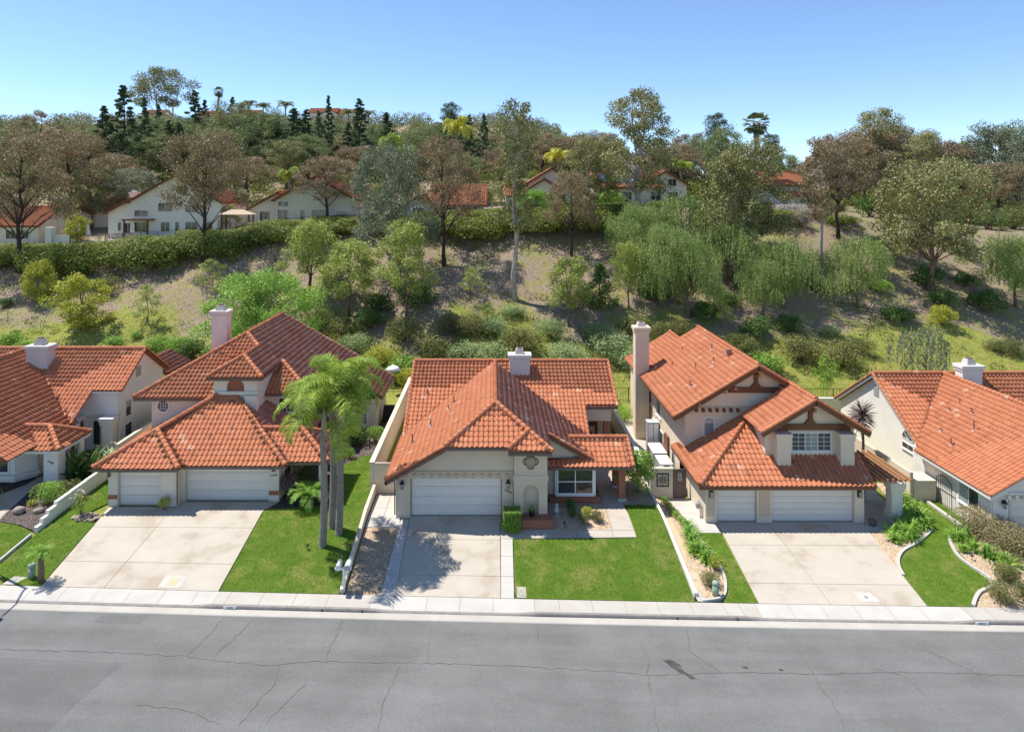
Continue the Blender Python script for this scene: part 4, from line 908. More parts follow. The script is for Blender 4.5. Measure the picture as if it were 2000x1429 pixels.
w.box(12.86, 20.749, 38.45, 38.6, zt, PZ + 2.13)
w.box(12.2, 12.5, 38.6, 43.5, zt, ze + 0.25); w.box(21.0, 21.3, 38.6, 54, zt, ze + 0.4)
w.slab_y([(12.2, zt), (21.3, zt), (21.3, 4.2), (16.76, 6.95), (12.2, 4.24)], 42.5, 54.3)
w.slab_y([(16.1, 1.2), (21.35, 1.2), (21.35, 4.26), (18.75, 5.83), (16.1, 4.24)], 39.4, 42.499)
w.slab_y([(11.9, zt), (18.9, zt), (18.9, 3.8), (15.4, 5.85), (11.9, 3.75)], 54.301, 57.6)
wb(w, 'wall', 'stucco_d', H)
pil = MB()
for x0, x1 in ((16.55, 17.35), (20.25, 21.05)):
    wb(MB().box(x0, x1, 38.75, 39.398, 1.6, 3.62).box(x0 - 0.04, x1 + 0.04, 38.71, 39.398, 3.62, 3.86).box(x0 - 0.08, x1 + 0.08, 38.67, 39.398, 3.86, 4.02), 'buttress', 'stucco_d', H)
for i, (x, z) in enumerate(((12.95 + j * 0.44, 0) for j in range(7))):
    wb(MB().box(x - 0.08, x + 0.08, 42.28, 42.498, 4.14, 4.34), 'corbel', 'brown_wood', H)
wb(MB().box(12.22, 16.6, 42.46, 42.499, 4.36, 4.45), 'trim_band', 'trim_tan', H)
# timber gable ornaments
def gable_timber(xc, y, zapex, zbeam, half):
    g = MB(); g.box(xc - half, xc + half, y - 0.14, y - 0.001, zbeam, zbeam + 0.34); g.box(xc - 0.12, xc + 0.12, y - 0.139, y - 0.002, zbeam + 0.34, zapex)
    g.slab_y([(xc - 0.38, zbeam + 0.341), (xc + 0.38, zbeam + 0.341), (xc + 0.13, zbeam + 0.62), (xc - 0.13, zbeam + 0.62)], y - 0.138, y - 0.003)
    wb(g, 'gable_timber', 'brown_wood', H)
    for dx, dz in ((-half + 0.25, 0.42), (half - 0.25, 0.42), (0, zapex - zbeam - 0.1)):
        wb(MB().beam((xc + dx, y - 0.72, zbeam + dz), (xc + dx, y - 0.0, zbeam + dz), 0.14, 0.18), 'rafter_tail', 'light_wood', H)
gable_timber(16.76, 42.5, 6.65, 5.35, 1.75); gable_timber(18.75, 39.4, 5.45, 4.06, 2.35)
wb(MB().beam((13.0, 41.75, 4.72), (13.0, 42.499, 4.72), 0.14, 0.18).beam((14.6, 41.75, 5.55), (14.6, 42.499, 5.55), 0.14, 0.18), 'rafter_tail', 'light_wood', H)
garage_door(H, 12.88, 15.13, PZ, PZ + 2.12, 38.38, 6); garage_door(H, 16.02, 20.73, PZ, PZ + 2.12, 38.38, 6)
for x0, x1 in ((12.3, 12.72), (15.27, 15.88)): wb(MB().box(x0, x1, 38.165, 38.199, PZ + 0.35, 1.2), 'inset_panel', 'trim_tan', H)
for x in (12.5, 21.0):
    l = wb(MB().box(x - 0.10, x + 0.10, 38.05, 38.199, 0.62, 1.0), 'wall_lamp', 'black_metal', H); MB().box(x - 0.075, x + 0.075, 38.03, 38.049, 0.66, 0.95).build('lamp_glass', 'glass_pale', l)
window(H, ('y', 39.398), 17.62, 20.02, 2.78, 3.92, 3, 1, 0.07, 'trim_white', ('glass', 'glass_pale'), True, (1, 3), 0.06)
arch_window(H, ('y', 42.499), 13.78, 2.55, 3.45, 0.74, glass='glass_pale')
for a0, a1, b0, b1 in ((51.0, 51.9, 1.9, 3.2), (48.3, 49.7, 1.7, 3.1), (47.6, 48.6, -0.2, 0.9), (49.0, 49.8, -0.2, 1.0), (44.6, 45.3, -0.5, 1.0), (50.4, 51.4, -0.2, 1.0)):
    window(H, ('x-', 12.199), a0, a1, b0, b1, 1, 1, 0.07, 'trim_white', 'glass', True)
wb(MB().box(12.05, 12.199, 46.0, 47.0, -0.86, 1.2), 'side_door', 'brown_wood', H)
chimney(H, 11.0, 12.05, 51.4, 52.3, -1.0, 7.75, 'stucco_d', 0.45)
for x, y, h in ((13.2, 44.6, 0.45), (14.3, 47.0, 0.4), (15.3, 46.2, 0.45), (15.9, 48.4, 0.5), (14.6, 51.4, 0.35), (13.4, 49.8, 0.35), (12.3, 50.3, 0.5)):
    vent(H, x, y, 3.99 + (x - 11.36) * 0.594, h)
wb(MB().box(16.05, 16.4, 45.7, 45.95, 7.0, 7.35), 'roof_vent_box', 'vent_pipe', H)
wb(MB().tube([(12.24, 42.42, 4.0), (12.24, 42.44, 1.95)], [0.035, 0.035], 8), 'downspout', 'stucco_d', H)
# pergola, a thing of its own
PG = wthing('pergola', 'brown timber slatted pergola on cream columns beside the wide garage door', 'pergola', (22.8, 40, PZ))
for i in range(8):
    x = 21.42 + i * 0.335; wb(MB().box(x, x + 0.07, 37.85, 42.3, 1.58, 1.76), 'slat', 'light_wood', PG)
wb(MB().box(21.3, 24.2, 38.55, 38.69, 1.38, 1.57), 'beam', 'light_wood', PG); wb(MB().box(21.3, 24.2, 41.2, 41.34, 1.38, 1.57), 'beam', 'light_wood', PG)
for y in (38.35, 41.0):
    wb(MB().box(22.98, 23.62, y, y + 0.62, PZ - 0.4, 0.9).box(22.92, 23.68, y - 0.06, y + 0.68, 0.9, 1.05).box(22.86, 23.74, y - 0.12, y + 0.74, 1.05, 1.37).box(22.92, 23.68, y - 0.06, y + 0.68, PZ - 0.4, PZ + 0.45), 'column', 'stucco_b', PG)
wb(MB().box(21.9, 22.9, 41.1, 41.7, PZ - 0.4, 0.9), 'column', 'stucco_b', PG)
# side-yard wall, panel, gate
SW = wthing('side_wall', 'short cream wall with black square scroll panel beside the dark gate', 'wall', (10.3, 41.3, PZ))
wb(MB().box(9.75, 11.15, 41.3, 41.5, PZ - 0.4, 0.92).box(9.72, 11.16, 41.28, 41.52, 0.92, 0.98), 'wall', 'stucco_d', SW)
pn = MB(); pn.box(10.15, 10.9, 41.26, 41.299, -0.14, -0.08); pn.box(10.15, 10.9, 41.26, 41.299, 0.62, 0.68); pn.box(10.15, 10.21, 41.261, 41.299, -0.08, 0.62); pn.box(10.84, 10.9, 41.261, 41.299, -0.08, 0.62)
for a in range(8):
    t = a * math.pi / 4; pn.beam((10.525 + 0.06 * math.cos(t), 41.275, 0.27 + 0.06 * math.sin(t)), (10.525 + 0.33 * math.cos(t), 41.275, 0.27 + 0.33 * math.sin(t)), 0.018, 0.03)
for q in range(20):
    t, t2 = q * math.pi / 10, (q + 1) * math.pi / 10
    for rr in (0.1, 0.22): pn.beam((10.525 + rr * math.cos(t), 41.272, 0.27 + rr * math.sin(t)), (10.525 + rr * math.cos(t2), 41.272, 0.27 + rr * math.sin(t2)), 0.012, 0.02)
wb(pn, 'scroll_panel', 'black_metal', SW)
GT = wthing('gate', 'dark brown wooden side gate with pale figure-eight ornament', 'gate', (11.6, 41.35, PZ))
wb(MB().box(11.18, 12.0, 41.33, 41.4, PZ, 0.92), 'gate_leaf', 'gutter', GT)
for i in range(6): wb(MB().box(11.2 + i * 0.132, 11.325 + i * 0.132, 41.315, 41.329, PZ + 0.05, 0.02), 'board', 'gutter', GT)
for zc in (0.35, 0.58):
    o_ = MB()
    for q in range(14):
        t, t2 = q * math.pi / 7, (q + 1) * math.pi / 7; o_.beam((11.59 + 0.09 * math.cos(t), 41.32, zc + 0.11 * math.sin(t)), (11.59 + 0.09 * math.cos(t2), 41.32, zc + 0.11 * math.sin(t2)), 0.03, 0.05)
    wb(o_, 'ornament', 'trim_white', GT)
# condensers and meter cabinets
def condenser(x, y, z, s, label):
    t = wthing('air_conditioner', label, 'air conditioner', (x, y, z)); h = 0.95 * s; a = 0.42 * s
    wb(MB().box(x - a, x + a, y - a, y + a, z, z + h - 0.14), 'casing', 'grey_metal', t)
    wb(MB().prism([(x - a - 0.02, y - a - 0.02, z + h - 0.139), (x + a + 0.02, y - a - 0.02, z + h - 0.139), (x + a + 0.02, y + a + 0.02, z + h - 0.139), (x - a - 0.02, y + a + 0.02, z + h - 0.139)],
                  [(x - a * 0.75, y - a * 0.75, z + h), (x + a * 0.75, y - a * 0.75, z + h), (x + a * 0.75, y + a * 0.75, z + h), (x - a * 0.75, y + a * 0.75, z + h)]), 'top_cap', 'grey_metal', t)
    for i in range(7): wb(MB().box(x - a + 0.05 + i * a * 0.28, x - a + 0.10 + i * a * 0.28, y - a - 0.012, y - a - 0.001, z + 0.08, z + h - 0.2), 'grille_bar', 'black_metal', t)
    wb(MB().tube([(x, y, z + h + 0.001), (x, y, z + h + 0.03)], [a * 0.6, a * 0.55], 14), 'fan_guard', 'black_metal', t)
condenser(11.35, 43.3, PZ, 1.15, 'larger grey air conditioner behind the other, beside the white meter cabinets')
condenser(11.55, 42.3, PZ, 1.0, 'nearer grey air conditioner just behind the dark side gate')
for x0, x1, y0, y1, h, lb in ((11.3, 12.1, 48.6, 49.2, 2.2, 'tall white storage cabinet against the side wall by the chimney'), (11.1, 12.0, 46.0, 47.9, 0.95, 'low white storage bench with two lids along the side wall'), (11.1, 11.9, 44.1, 45.6, 0.95, 'low pale storage box next to the air conditioners')):
    t = wthing('storage_cabinet', lb, 'cabinet', ((x0 + x1) / 2, (y0 + y1) / 2, PZ)); wb(MB().box(x0, x1, y0, y1, PZ, PZ + h), 'body', 'grey_metal', t); wb(MB().box(x0 - 0.03, x1 + 0.03, y0 - 0.03, y1 + 0.03, PZ + h, PZ + h + 0.05), 'lid', 'white_plastic', t)
    for q in range(2): wb(MB().box(x0 + 0.04 + q * (x1 - x0) / 2, x0 + (q + 1) * (x1 - x0) / 2 - 0.03, y0 - 0.02, y0 - 0.001, PZ + 0.08, PZ + h - 0.08), 'door', 'white_plastic', t)
gm = wthing('gas_meter', 'grey gas meter with pipes on the side wall of the garage', 'gas meter', (12.0, 38.9, PZ))
wb(MB().lathe([(0.13, PZ + 0.5), (0.15, PZ + 0.56), (0.15, PZ + 0.78), (0.10, PZ + 0.84)], 12.0, 38.95, 10), 'meter', 'grey_metal', gm); wb(MB().tube([(12.05, 38.7, PZ - 0.1), (12.05, 38.7, PZ + 0.9), (12.05, 38.95, PZ + 0.95), (12.0, 38.95, PZ + 0.8)], [0.03] * 4, 6), 'pipe', 'grey_metal', gm)

# ------------------------------------------------------------------ left house with pyramid garage roof and tower
H = wthing('house', 'cream stucco house with small arched tower, round window and two white garage doors', 'house', (-15.5, 46, 0.15))
R = Roof(H, fascia='gutter'); k = 0.57; ap = (-17.15, 42.9, 5.42)
e1, e2 = 2.53, 2.45
A = (-22.6, 37.5, e1); B = (-17.75, 37.5, e1); C = (-20.15, 39.9, e1 + k * 2.4)
R.plane([A, B, C], seed=21)
k2 = (ap[2] - e2) / 4.8
R.plane([(-20.15, 39.9, e2 + k2 * 1.8), (-18.3, 38.1, e2), (-11.88, 38.1, e2), (-16.6, 42.82, e2 + k2 * 4.72), ap], seed=22)
R.plane([B, C, (-19.56, 39.9, 3.56), (-17.61, 38.1, 2.45)], seed=34)
R.deck.prism([C, ap, (-20.15, 39.9, 3.3)], [(C[0] + 0.05, C[1] + 0.05, C[2]), (ap[0] + 0.05, ap[1] + 0.05, ap[2]), (-20.1, 39.95, 3.3)])
R.plane([(-11.88, 38.1, e2), (-16.6, 42.82, e2 + k * 4.72), (-16.6, 46, e2 + k * 4.72), (-11.88, 46, e2)], mat='tile_old', seed=23)
R.plane([A, ap, (-17.15, 46, 5.42), (-22.6, 46, e1)], seed=24)
pz0 = 2.45
R.plane([(-12.3, 38.7, pz0), (-9.6, 38.7, pz0), (-11.7, 40.8, pz0 + k * 2.1), (-14.4, 40.8, pz0 + k * 2.1)], seed=25)
R.plane([(-9.6, 38.7, pz0), (-9.6, 42.9, pz0), (-11.7, 40.8, pz0 + k * 2.1)], mat='tile_old', seed=26)
R.plane([(-9.6, 42.9, pz0), (-11.88, 42.9, pz0), (-14.2, 40.8, pz0 + k * 2.1), (-11.7, 40.8, pz0 + k * 2.1)], seed=27)
m0 = 5.0
R.plane([(-23.0, 42.5, m0), (-18.0, 42.5, m0), (-18.0, 45.5, m0 + k * 3), (-16.4, 46.58, m0 + k * 4.08), (-17.66, 47.84, m0 + k * 5.34)], seed=28)
rz = 8.04
def rp(x): return rz - k * (x + 17.66)
R.plane([(-17.66, 47.84, rz), (-16.46, 46.64, rp(-16.46)), (-16.46, 44.0, rp(-16.46)), (-14.7, 42.25, rp(-14.7)), (-14.7, 46.5, rp(-14.7)), (-12.1, 43.9, rp(-12.1)), (-12.1, 50.2, rp(-12.1)), (-8.34, 50.2, rp(-8.34)), (-8.34, 56, rp(-8.34)), (-17.66, 56, rz)], mat='tile_old', seed=29)
R.plane([(-14.7, 46.5, 6.36), (-12.1, 43.9, 4.88), (-15.2, 43.9, 4.88), (-15.2, 46.5, 6.36)], seed=30)
R.plane([(-18.21, 42.25, 6.36), (-14.7, 42.25, 6.36), (-16.46, 44.0, 7.36)], seed=31)
R.plane([(-18.21, 42.25, 6.36), (-16.46, 44.0, 7.36), (-16.46, 46.6, 7.36), (-18.21, 46.6, 6.36)], seed=32)
R.plane([(-23, 42.5, m0), (-17.66, 47.84, rz), (-17.66, 56, rz), (-23, 56, m0)], seed=33)
for a, b in [(A, ap), (C, B), ((-16.6, 42.82, 5.14), (-11.88, 38.1, e2)), ((-11.7, 40.8, 3.647), (-14.2, 40.8, 3.647)), ((-11.7, 40.8, 3.647), (-9.6, 38.7, pz0)), ((-11.7, 40.8, 3.647), (-9.6, 42.9, pz0)), ((-23, 42.5, m0), (-17.66, 47.84, rz)), ((-17.66, 47.84, rz), (-17.66, 56, rz)), ((-17.66, 47.84, rz), (-16.46, 46.64, 7.36)),
             ((-16.46, 44, 7.36), (-16.46, 46.6, 7.36)), ((-16.46, 44, 7.36), (-18.21, 42.25, 6.36)), ((-16.46, 44, 7.36), (-14.7, 42.25, 6.36)), ((-14.7, 46.5, 6.36), (-12.1, 43.9, 4.88)), ((-17.15, 42.9, 5.42), (-16.6, 42.82, 5.2))]: R.cap(a, b)
R.plane([(-12.6, 46.3, 3.95), (-12.6, 50.2, 3.95), (-10.5, 50.2, 2.75), (-10.5, 46.3, 2.75)], mat='tile_old', seed=35)
R.cap((-17.66, 55.98, rz), (-8.34, 55.98, rp(-8.34)), 0.10, 'tile_old', 0.02)
for a, b in [((-22.6, 37.52, e1), (-17.75, 37.52, e1)), ((-17.75, 38.12, e2), (-11.85, 38.12, e2)), ((-12.2, 38.72, pz0), (-9.6, 38.72, pz0)), ((-23, 42.52, m0), (-18.2, 42.52, m0)), ((-18.21, 42.27, 6.36), (-14.7, 42.27, 6.36)), ((-9.62, 38.7, pz0), (-9.62, 42.9, pz0)), ((-14.72, 42.25, 6.36), (-14.72, 46.5, 6.36)), ((-8.36, 50.2, 2.73), (-8.36, 56, 2.73)), ((-15.1, 43.92, 4.88), (-12.1, 43.92, 4.88)), ((-12.1, 50.22, 4.85), (-8.34, 50.22, 2.71)), ((-22.58, 37.5, e1), (-22.58, 42.5, e1))]: R.fascia(a, b)
R.finish()
PZ = 0.15; zt = -0.8; w = MB()
w.box(-22.0, -21.47, 38.05, 38.4, zt, e1 + 0.1); w.box(-19.02, -18.3, 38.05, 38.4, zt, e1 + 0.1); w.box(-21.469, -19.021, 38.1, 38.4, PZ + 2.14, e1 + 0.1); w.box(-21.469, -19.021, 38.34, 38.4, zt, PZ + 2.13)
w.box(-18.3, -18.1, 38.05, 38.9, zt, e1 + 0.1); w.box(-18.1, -17.35 - 0.55, 38.7, 39.0, zt, e2 + 0.1); w.box(-13.05, -12.45, 38.7, 39.0, zt, e2 + 0.1); w.box(-17.9, -13.051, 38.75, 39.0, PZ + 2.14, e2 + 0.1); w.box(-17.9, -13.051, 38.94, 39.0, zt, PZ + 2.13)
w.box(-22.0, -12.46, 39.001, 45, zt, e1)
w.box(-22.0, -15.06, 42.9, 55, zt, 4.95); w.box(-15.06, -12.6, 44.3, 55, zt, 4.85); w.box(-17.85, -15.05, 42.7, 46, 4.9, 6.3)
w.box(-13.0, -8.9, 50.5, 55.4, zt, 2.85); w.slab_y([(-15, 2.5), (-8.9, 2.5), (-8.9, 2.95), (-15, 6.3)], 50.5, 55.6)
w.box(-13.3, -12.5, 45.2, 50.5, zt, 4.8)
wb(w, 'wall', 'stucco_b', H)
tf = MB(); cx = -16.45                                     # arched tower face
arc = [(cx - 0.56 * math.cos(math.pi * i / 12), 5.68 + 0.5 * math.sin(math.pi * i / 12)) for i in range(13)]
tf.slab_y([(-17.85, 4.3), (cx - 0.56, 4.3), (cx - 0.56, 5.68)] + arc[1:6] + [(cx, 6.18), (cx, 6.28), (-17.85, 6.28)], 42.5, 42.7)
tf.slab_y([(-15.05, 6.28), (cx + 0.0001, 6.28), (cx + 0.0001, 6.18)] + arc[7:12] + [(cx + 0.56, 5.68), (cx + 0.56, 4.3), (-15.05, 4.3)], 42.5, 42.7)
tf.box(-17.9, -15.0, 42.40, 42.7, 5.22, 5.42); tf.box(-15.75, -15.0, 42.2, 42.69, 2.9, 5.2); tf.box(-17.0, -15.8, 42.505, 42.69, 4.3, 5.2)
wb(tf, 'tower', 'stucco_b', H)
wb(MB().box(cx - 0.55, cx + 0.55, 42.66, 42.699, 5.3, 6.2), 'tower_niche', 'brick', H)
round_window(H, ('y', 42.899), -21.25, 4.35, 0.46)
garage_door(H, -21.44, -19.05, PZ, PZ + 2.12, 38.27, 4); garage_door(H, -17.85, -13.08, PZ, PZ + 2.12, 38.87, 4)
for x, z0, z1 in ((-21.75, 0.55, 0.8), (-12.75, 0.5, 0.75)): wb(MB().box(x - 0.28, x + 0.28, (38.03 if x < -18 else 38.68), (38.05 if x < -18 else 38.70) - 0.001, z0, z1), 'brick_inset', 'brick', H)
wb(MB().box(-21.98, -21.86, 37.9, 38.049, 1.85, 2.2), 'wall_lamp', 'gutter', H); wb(MB().box(-12.82, -12.66, 38.55, 38.699, 1.9, 2.3), 'wall_lamp', 'gutter', H)
text_obj('house_number', '16492', 0.17, (-12.74, 38.69, 1.65), (math.pi / 2, -0.15, 0), 'black_metal', H, 0.006)
window(H, ('y', 50.499), -10.7, -9.5, 0.55, 2.0, 2, 1, 0.09, 'trim_white', ('glass', 'glass_pale'), True, (1, 4), 0.05); window(H, ('y', 50.499), -10.6, -9.6, 2.15, 2.6, 1, 1, 0.05, 'trim_white', 'glass', False, (2, 0))
window(H, ('x+', -12.459), 39.6, 40.9, 0.8, 2.0, 2, 1); window(H, ('y', 44.299), -14.3, -13.2, 3.5, 4.5, 2, 1)
for xa_, ya_ in ((-10.2, 38.95), (-10.2, 42.3)): wb(MB().box(xa_, xa_ + 0.4, ya_, ya_ + 0.4, zt, 2.4), 'porch_column', 'stucco_b', H)
wb(MB().box(-12.499, -12.44, 45.2, 46.4, PZ, PZ + 2.1), 'front_door', 'brown_wood', H)
wb(MB().box(-12.2, -10.9, 46.5, 46.6, PZ, PZ + 2.3), 'entry_screen', 'brown_wood', H); wb(MB().box(-12.499, -10.8, 46.601, 50.49, zt, 2.6), 'entry_wall', 'stucco_b', H)
wb(MB().tube([(-18.02, 37.98, 2.2), (-18.02, 37.98, 0.3)], [0.035] * 2, 8), 'downspout', 'gutter', H)
chimney(H, -21.3, -20.1, 50.3, 51.1, 4, 9.2, 'stucco_pink', 0.5)
vent(H, -18.9, 46.0, 7.0, 0.45); vent(H, -18.2, 46.5, 7.2, 0.3); vent(H, -19.3, 45.8, 6.9, 0.2)

# ------------------------------------------------------------------ house at the left edge
H = wthing('house', 'white house at the left edge with hipped porch roof, square white column and chimney', 'house', (-30, 47, 0.3))
R = Roof(H, fascia='gutter_white', max_single=300); zr = 6.6; kk = 0.66
def fr(y): return zr - kk * (49.3 - y)
R.plane([(-34.4, 49.3, zr), (-27.75, 43.6, fr(43.6)), (-27.75, 46.0, fr(46)), (-25.7, 46.0, fr(46)), (-25.7, 49.3, zr)], seed=41)
R.plane([(-40, 49.3, zr), (-25.7, 49.3, zr), (-25.7, 52.7, zr - kk * 3.4), (-40, 52.7, zr - kk * 3.4)], seed=42)
R.plane([(-34.4, 37.9, zr), (-34.4, 49.6, zr), (-27.7, 44.3, zr - 0.567 * 6.7), (-27.7, 37.9, zr - 0.567 * 6.7)], mat='tile', seed=43)
R.plane([(-40, 49.3, zr), (-34.4, 49.3, zr), (-40, 44.6, fr(44.6))], seed=44)
R.plane([(-34.5, 40.0, 2.6), (-26.1, 40.0, 2.6), (-27.7, 41.6, 3.51), (-34.5, 41.6, 3.51)], seed=45)
R.plane([(-26.1, 40.0, 2.6), (-26.1, 43.2, 2.6), (-27.7, 41.6, 3.51)], seed=46)
R.plane([(-26.1, 43.2, 2.6), (-34, 43.2, 2.6), (-34, 41.6, 3.51), (-27.7, 41.6, 3.51)], seed=47)
R.plane([(-28.2, 52.0, 4.6), (-25.0, 55.2, 2.8), (-25.0, 58.0, 2.8), (-28.2, 58.0, 4.6)], mat='tile_old', seed=48)
for a, b in [((-40, 49.3, zr), (-25.7, 49.3, zr)), ((-34.4, 38, zr), (-34.4, 49.4, zr)), ((-34.5, 41.6, 3.51), (-27.7, 41.6, 3.51)), ((-27.7, 41.6, 3.51), (-26.1, 40.0, 2.6)), ((-27.7, 41.6, 3.51), (-26.1, 43.2, 2.6))]: R.cap(a, b)
for a, b in [((-25.72, 46, fr(46)), (-25.72, 49.3, zr)), ((-25.72, 49.3, zr), (-25.72, 52.7, zr - kk * 3.4)), ((-27.75, 43.7, fr(43.7)), (-27.75, 46, fr(46)))]: R.cap(a, b, 0.10, lift=0.02)
for a, b in [((-34.5, 40.02, 2.6), (-26.1, 40.02, 2.6)), ((-26.12, 40, 2.6), (-26.12, 43.2, 2.6)), ((-27.72, 43.2, 2.75), (-27.72, 44.6, 2.75)), ((-27.7, 46.02, fr(46)), (-25.7, 46.02, fr(46)))]: R.fascia(a, b, w=0.12)
R.finish()
PZ = 0.3; zt = -0.5; w = MB()
w.box(-40, -28.3, 44.4, 52.4, zt, 2.7); w.slab_x([(46.4, zt), (52.4, zt), (52.4, zr - kk * 3.1 - 0.2), (49.3, zr - 0.2), (46.4, fr(46.4) - 0.2)], -29, -26.0)
w.box(-28.4, -26.05, 46.2, 46.399, 2.7, fr(46) - 0.05); w.box(-40, -29.4, 42.2, 44.4, zt, 2.7)
wb(w, 'wall', 'stucco_white', H)
wb(MB().box(-27.25, -26.4, 40.35, 41.1, zt, 2.45).box(-27.3, -26.35, 40.3, 41.15, zt, 0.5), 'porch_column', 'stucco_white', H)
wb(MB().box(-26.7, -26.35, 42.5, 42.9, zt, 2.45), 'porch_column', 'stucco_white', H)
wb(MB().box(-26.75, -26.1, 45.5, 46.19, zt, 2.2).box(-26.85, -26.0, 45.4, 46.19, 2.2, 2.45).box(-26.9, -25.95, 45.35, 46.19, 2.45, 2.7), 'entry_column', 'stucco_white', H)
text_obj('house_number', '16484', 0.17, (-26.82, 40.33, 1.75), (math.pi / 2, 0.5, 0), 'black_metal', H, 0.006)
bw = wb(MB().slab_z([(-32, 40.9), (-29.4, 40.9), (-28.6, 41.8), (-28.6, 44), (-32, 44)], zt, 2.4).slab_z([(-32, 40.7), (-29.3, 40.7), (-28.4, 41.7), (-28.4, 44), (-32, 44)], 0.55, 0.75), 'bay', 'stucco_white', H)
window(H, ('y', 40.899), -31.4, -29.7, 0.85, 2.1, 2, 1, 0.09); window(H, ('x+', -28.599), 42.2, 43.4, 0.85, 2.1, 1, 1, 0.09)
window(H, ('x+', -25.999), 47.0, 47.8, 2.2, 3.4, 1, 1, 0.08); window(H, ('x+', -25.999), 46.9, 47.9, 0.3, 1.8, 1, 1, 0.08); window(H, ('x+', -25.999), 50.6, 51.3, 2.4, 3.2, 1, 1, 0.06)
for i in range(2): wb(MB().box(-25.999, -25.96, 48.5 + i * 0.35, 48.75 + i * 0.35, 4.7, 5.4), 'gable_vent', 'grey_metal', H)
window(H, ('y', 46.398), -27.9, -27.3, 0.5, 2.3, 1, 1, 0.07, 'trim_white', 'glass', False); wb(MB().box(-28.299, -28.24, 44.6, 45.9, PZ, 2.4), 'front_door', 'brown_wood', H)
chimney(H, -33.4, -31.9, 47.6, 48.5, 5, 7.15, 'stucco_pink', 0.6)
vent(H, -29.4, 43.9, 3.8, 0.3)

# ------------------------------------------------------------------ house at the right edge
H = wthing('house', 'white single-storey house at the right edge with large tiled roof and black iron gate', 'house', (31, 44, -0.92))
R = Roof(H, fascia='gutter_white'); zr = 4.95; ks = 0.57
R.plane([(27.0, 36.1, 1.6), (32.9, 36.1, 4.95), (32.9, 48.6, 4.95), (27.7, 43.35, 2.0), (27.0, 42.6, 1.6)], seed=51)
R.plane([(32.9, 36.1, 4.95), (38.8, 36.1, 1.6), (38.8, 43, 1.6), (32.9, 48.6, 4.95)], seed=52)
R.plane([(27.7, 48.6, zr), (27.7, 43.3, 1.6), (28.4, 43.9, 1.98), (32.9, 48.6, zr)], seed=53)
R.plane([(32.7, 48.6, zr), (38.6, 43.0, 1.41), (44, 43.0, 1.41), (44, 48.6, zr)], seed=54)
R.plane([(27.7, 48.6, zr), (44, 48.6, zr), (44, 54, 1.5), (27.7, 54, 1.5)], seed=55)
for a, b in [((27.7, 48.6, zr), (44, 48.6, zr)), ((32.9, 36.1, zr), (32.9, 48.6, zr))]: R.cap(a, b)
for a, b in [((27.7, 43.35, 1.62), (27.7, 48.6, zr)), ((27.7, 48.6, zr), (27.7, 54, 1.5)), ((27.0, 36.12, 1.6), (32.9, 36.12, 4.95))]: R.cap(a, b, 0.10, lift=0.02)
R.fascia((27.04, 36.1, 1.58), (27.04, 42.6, 1.58), w=0.12); R.fascia((27.0, 36.14, 1.55), (32.9, 36.14, 4.9), h=0.2); R.fascia((27.74, 43.35, 1.58), (27.74, 48.6, zr - 0.02)); R.fascia((27.74, 48.6, zr - 0.02), (27.74, 54, 1.48))
R.finish()
PZ = -0.92; zt = -1.6; w = MB()
w.slab_y([(27.5, zt), (28.35, zt), (28.35, 2.15), (27.5, 1.68)], 36.6, 36.9); w.slab_y([(28.351, PZ + 2.3), (38.2, PZ + 2.3), (32.9, 4.75), (28.351, 2.16)], 36.6, 36.9)
w.box(28.351, 38, 36.8, 36.9, zt, PZ + 2.29)
w.box(27.5, 27.8, 36.9, 43.6, zt, 1.62); w.slab_x([(43.6, zt), (53.6, zt), (53.6, 1.55), (48.6, 4.7), (43.6, 1.62)], 28.0, 28.3); w.box(28.3, 40, 43.7, 53.5, zt, 1.5)
wb(w, 'wall', 'stucco_white', H)
garage_door(H, 28.5, 33.4, PZ, PZ + 2.14, 36.72, 4)
for i in range(9): wb(MB().box(28.2 + i * 0.42, 28.36 + i * 0.42, 36.42, 36.598, 1.25, 1.48), 'corbel', 'stucco_white', H)
wb(MB().box(27.9, 32.9, 36.5, 36.599, 1.481, 1.6), 'trim_band', 'stucco_white', H)
wall_lamp(H, 28.02, 36.59, 1.0)
window(H, ('x-', 27.499), 37.6, 39.3, -0.05, 1.15, 2, 1, 0.06, 'trim_white', ('glass', 'glass_pale'))
arch_window(H, ('x-', 27.999), 44.9, 1.45, 1.45, 1.3, rect=False); window(H, ('x-', 27.999), 44.2, 45.5, 0.75, 1.2, 2, 1, 0.05)
wb(MB().box(27.96, 27.999, 48.3, 48.9, 3.3, 4.0), 'gable_vent', 'grey_metal', H)
chimney(H, 33.6, 35.0, 47.6, 48.4, 3.9, 5.75, 'stucco_white', 0.55)
for x, y, h in ((28.4, 41.3, 0.5), (29.9, 41.4, 0.7), (30.9, 43.0, 0.4), (30.4, 44.4, 0.3), (31.2, 44.5, 0.4), (28.9, 43.0, 0.25), (28.6, 47.6, 0.3), (28.9, 46.6, 0.3)): vent(H, x, y, (1.6 + (x - 27) * 0.568) if y < 45 else zr - 0.68 * (48.6 - y), h)
wb(MB().tube([(27.46, 36.68, 1.5), (27.46, 36.68, -0.8)], [0.03, 0.03], 8), 'downspout', 'stucco_white', H)
IG = wthing('iron_gate', 'black arched wrought-iron gate against the right-hand white house', 'gate', (27.4, 40.3, PZ))
n = 9
for i in range(n):
    t = i / (n - 1); y = 41.0 - t * 1.35; wb(MB().tube([(27.32, y, PZ + 0.05), (27.32, y, PZ + 1.55 + 0.28 * math.sin(math.pi * t))], [0.014, 0.014], 6), 'bar', 'black_metal', IG)
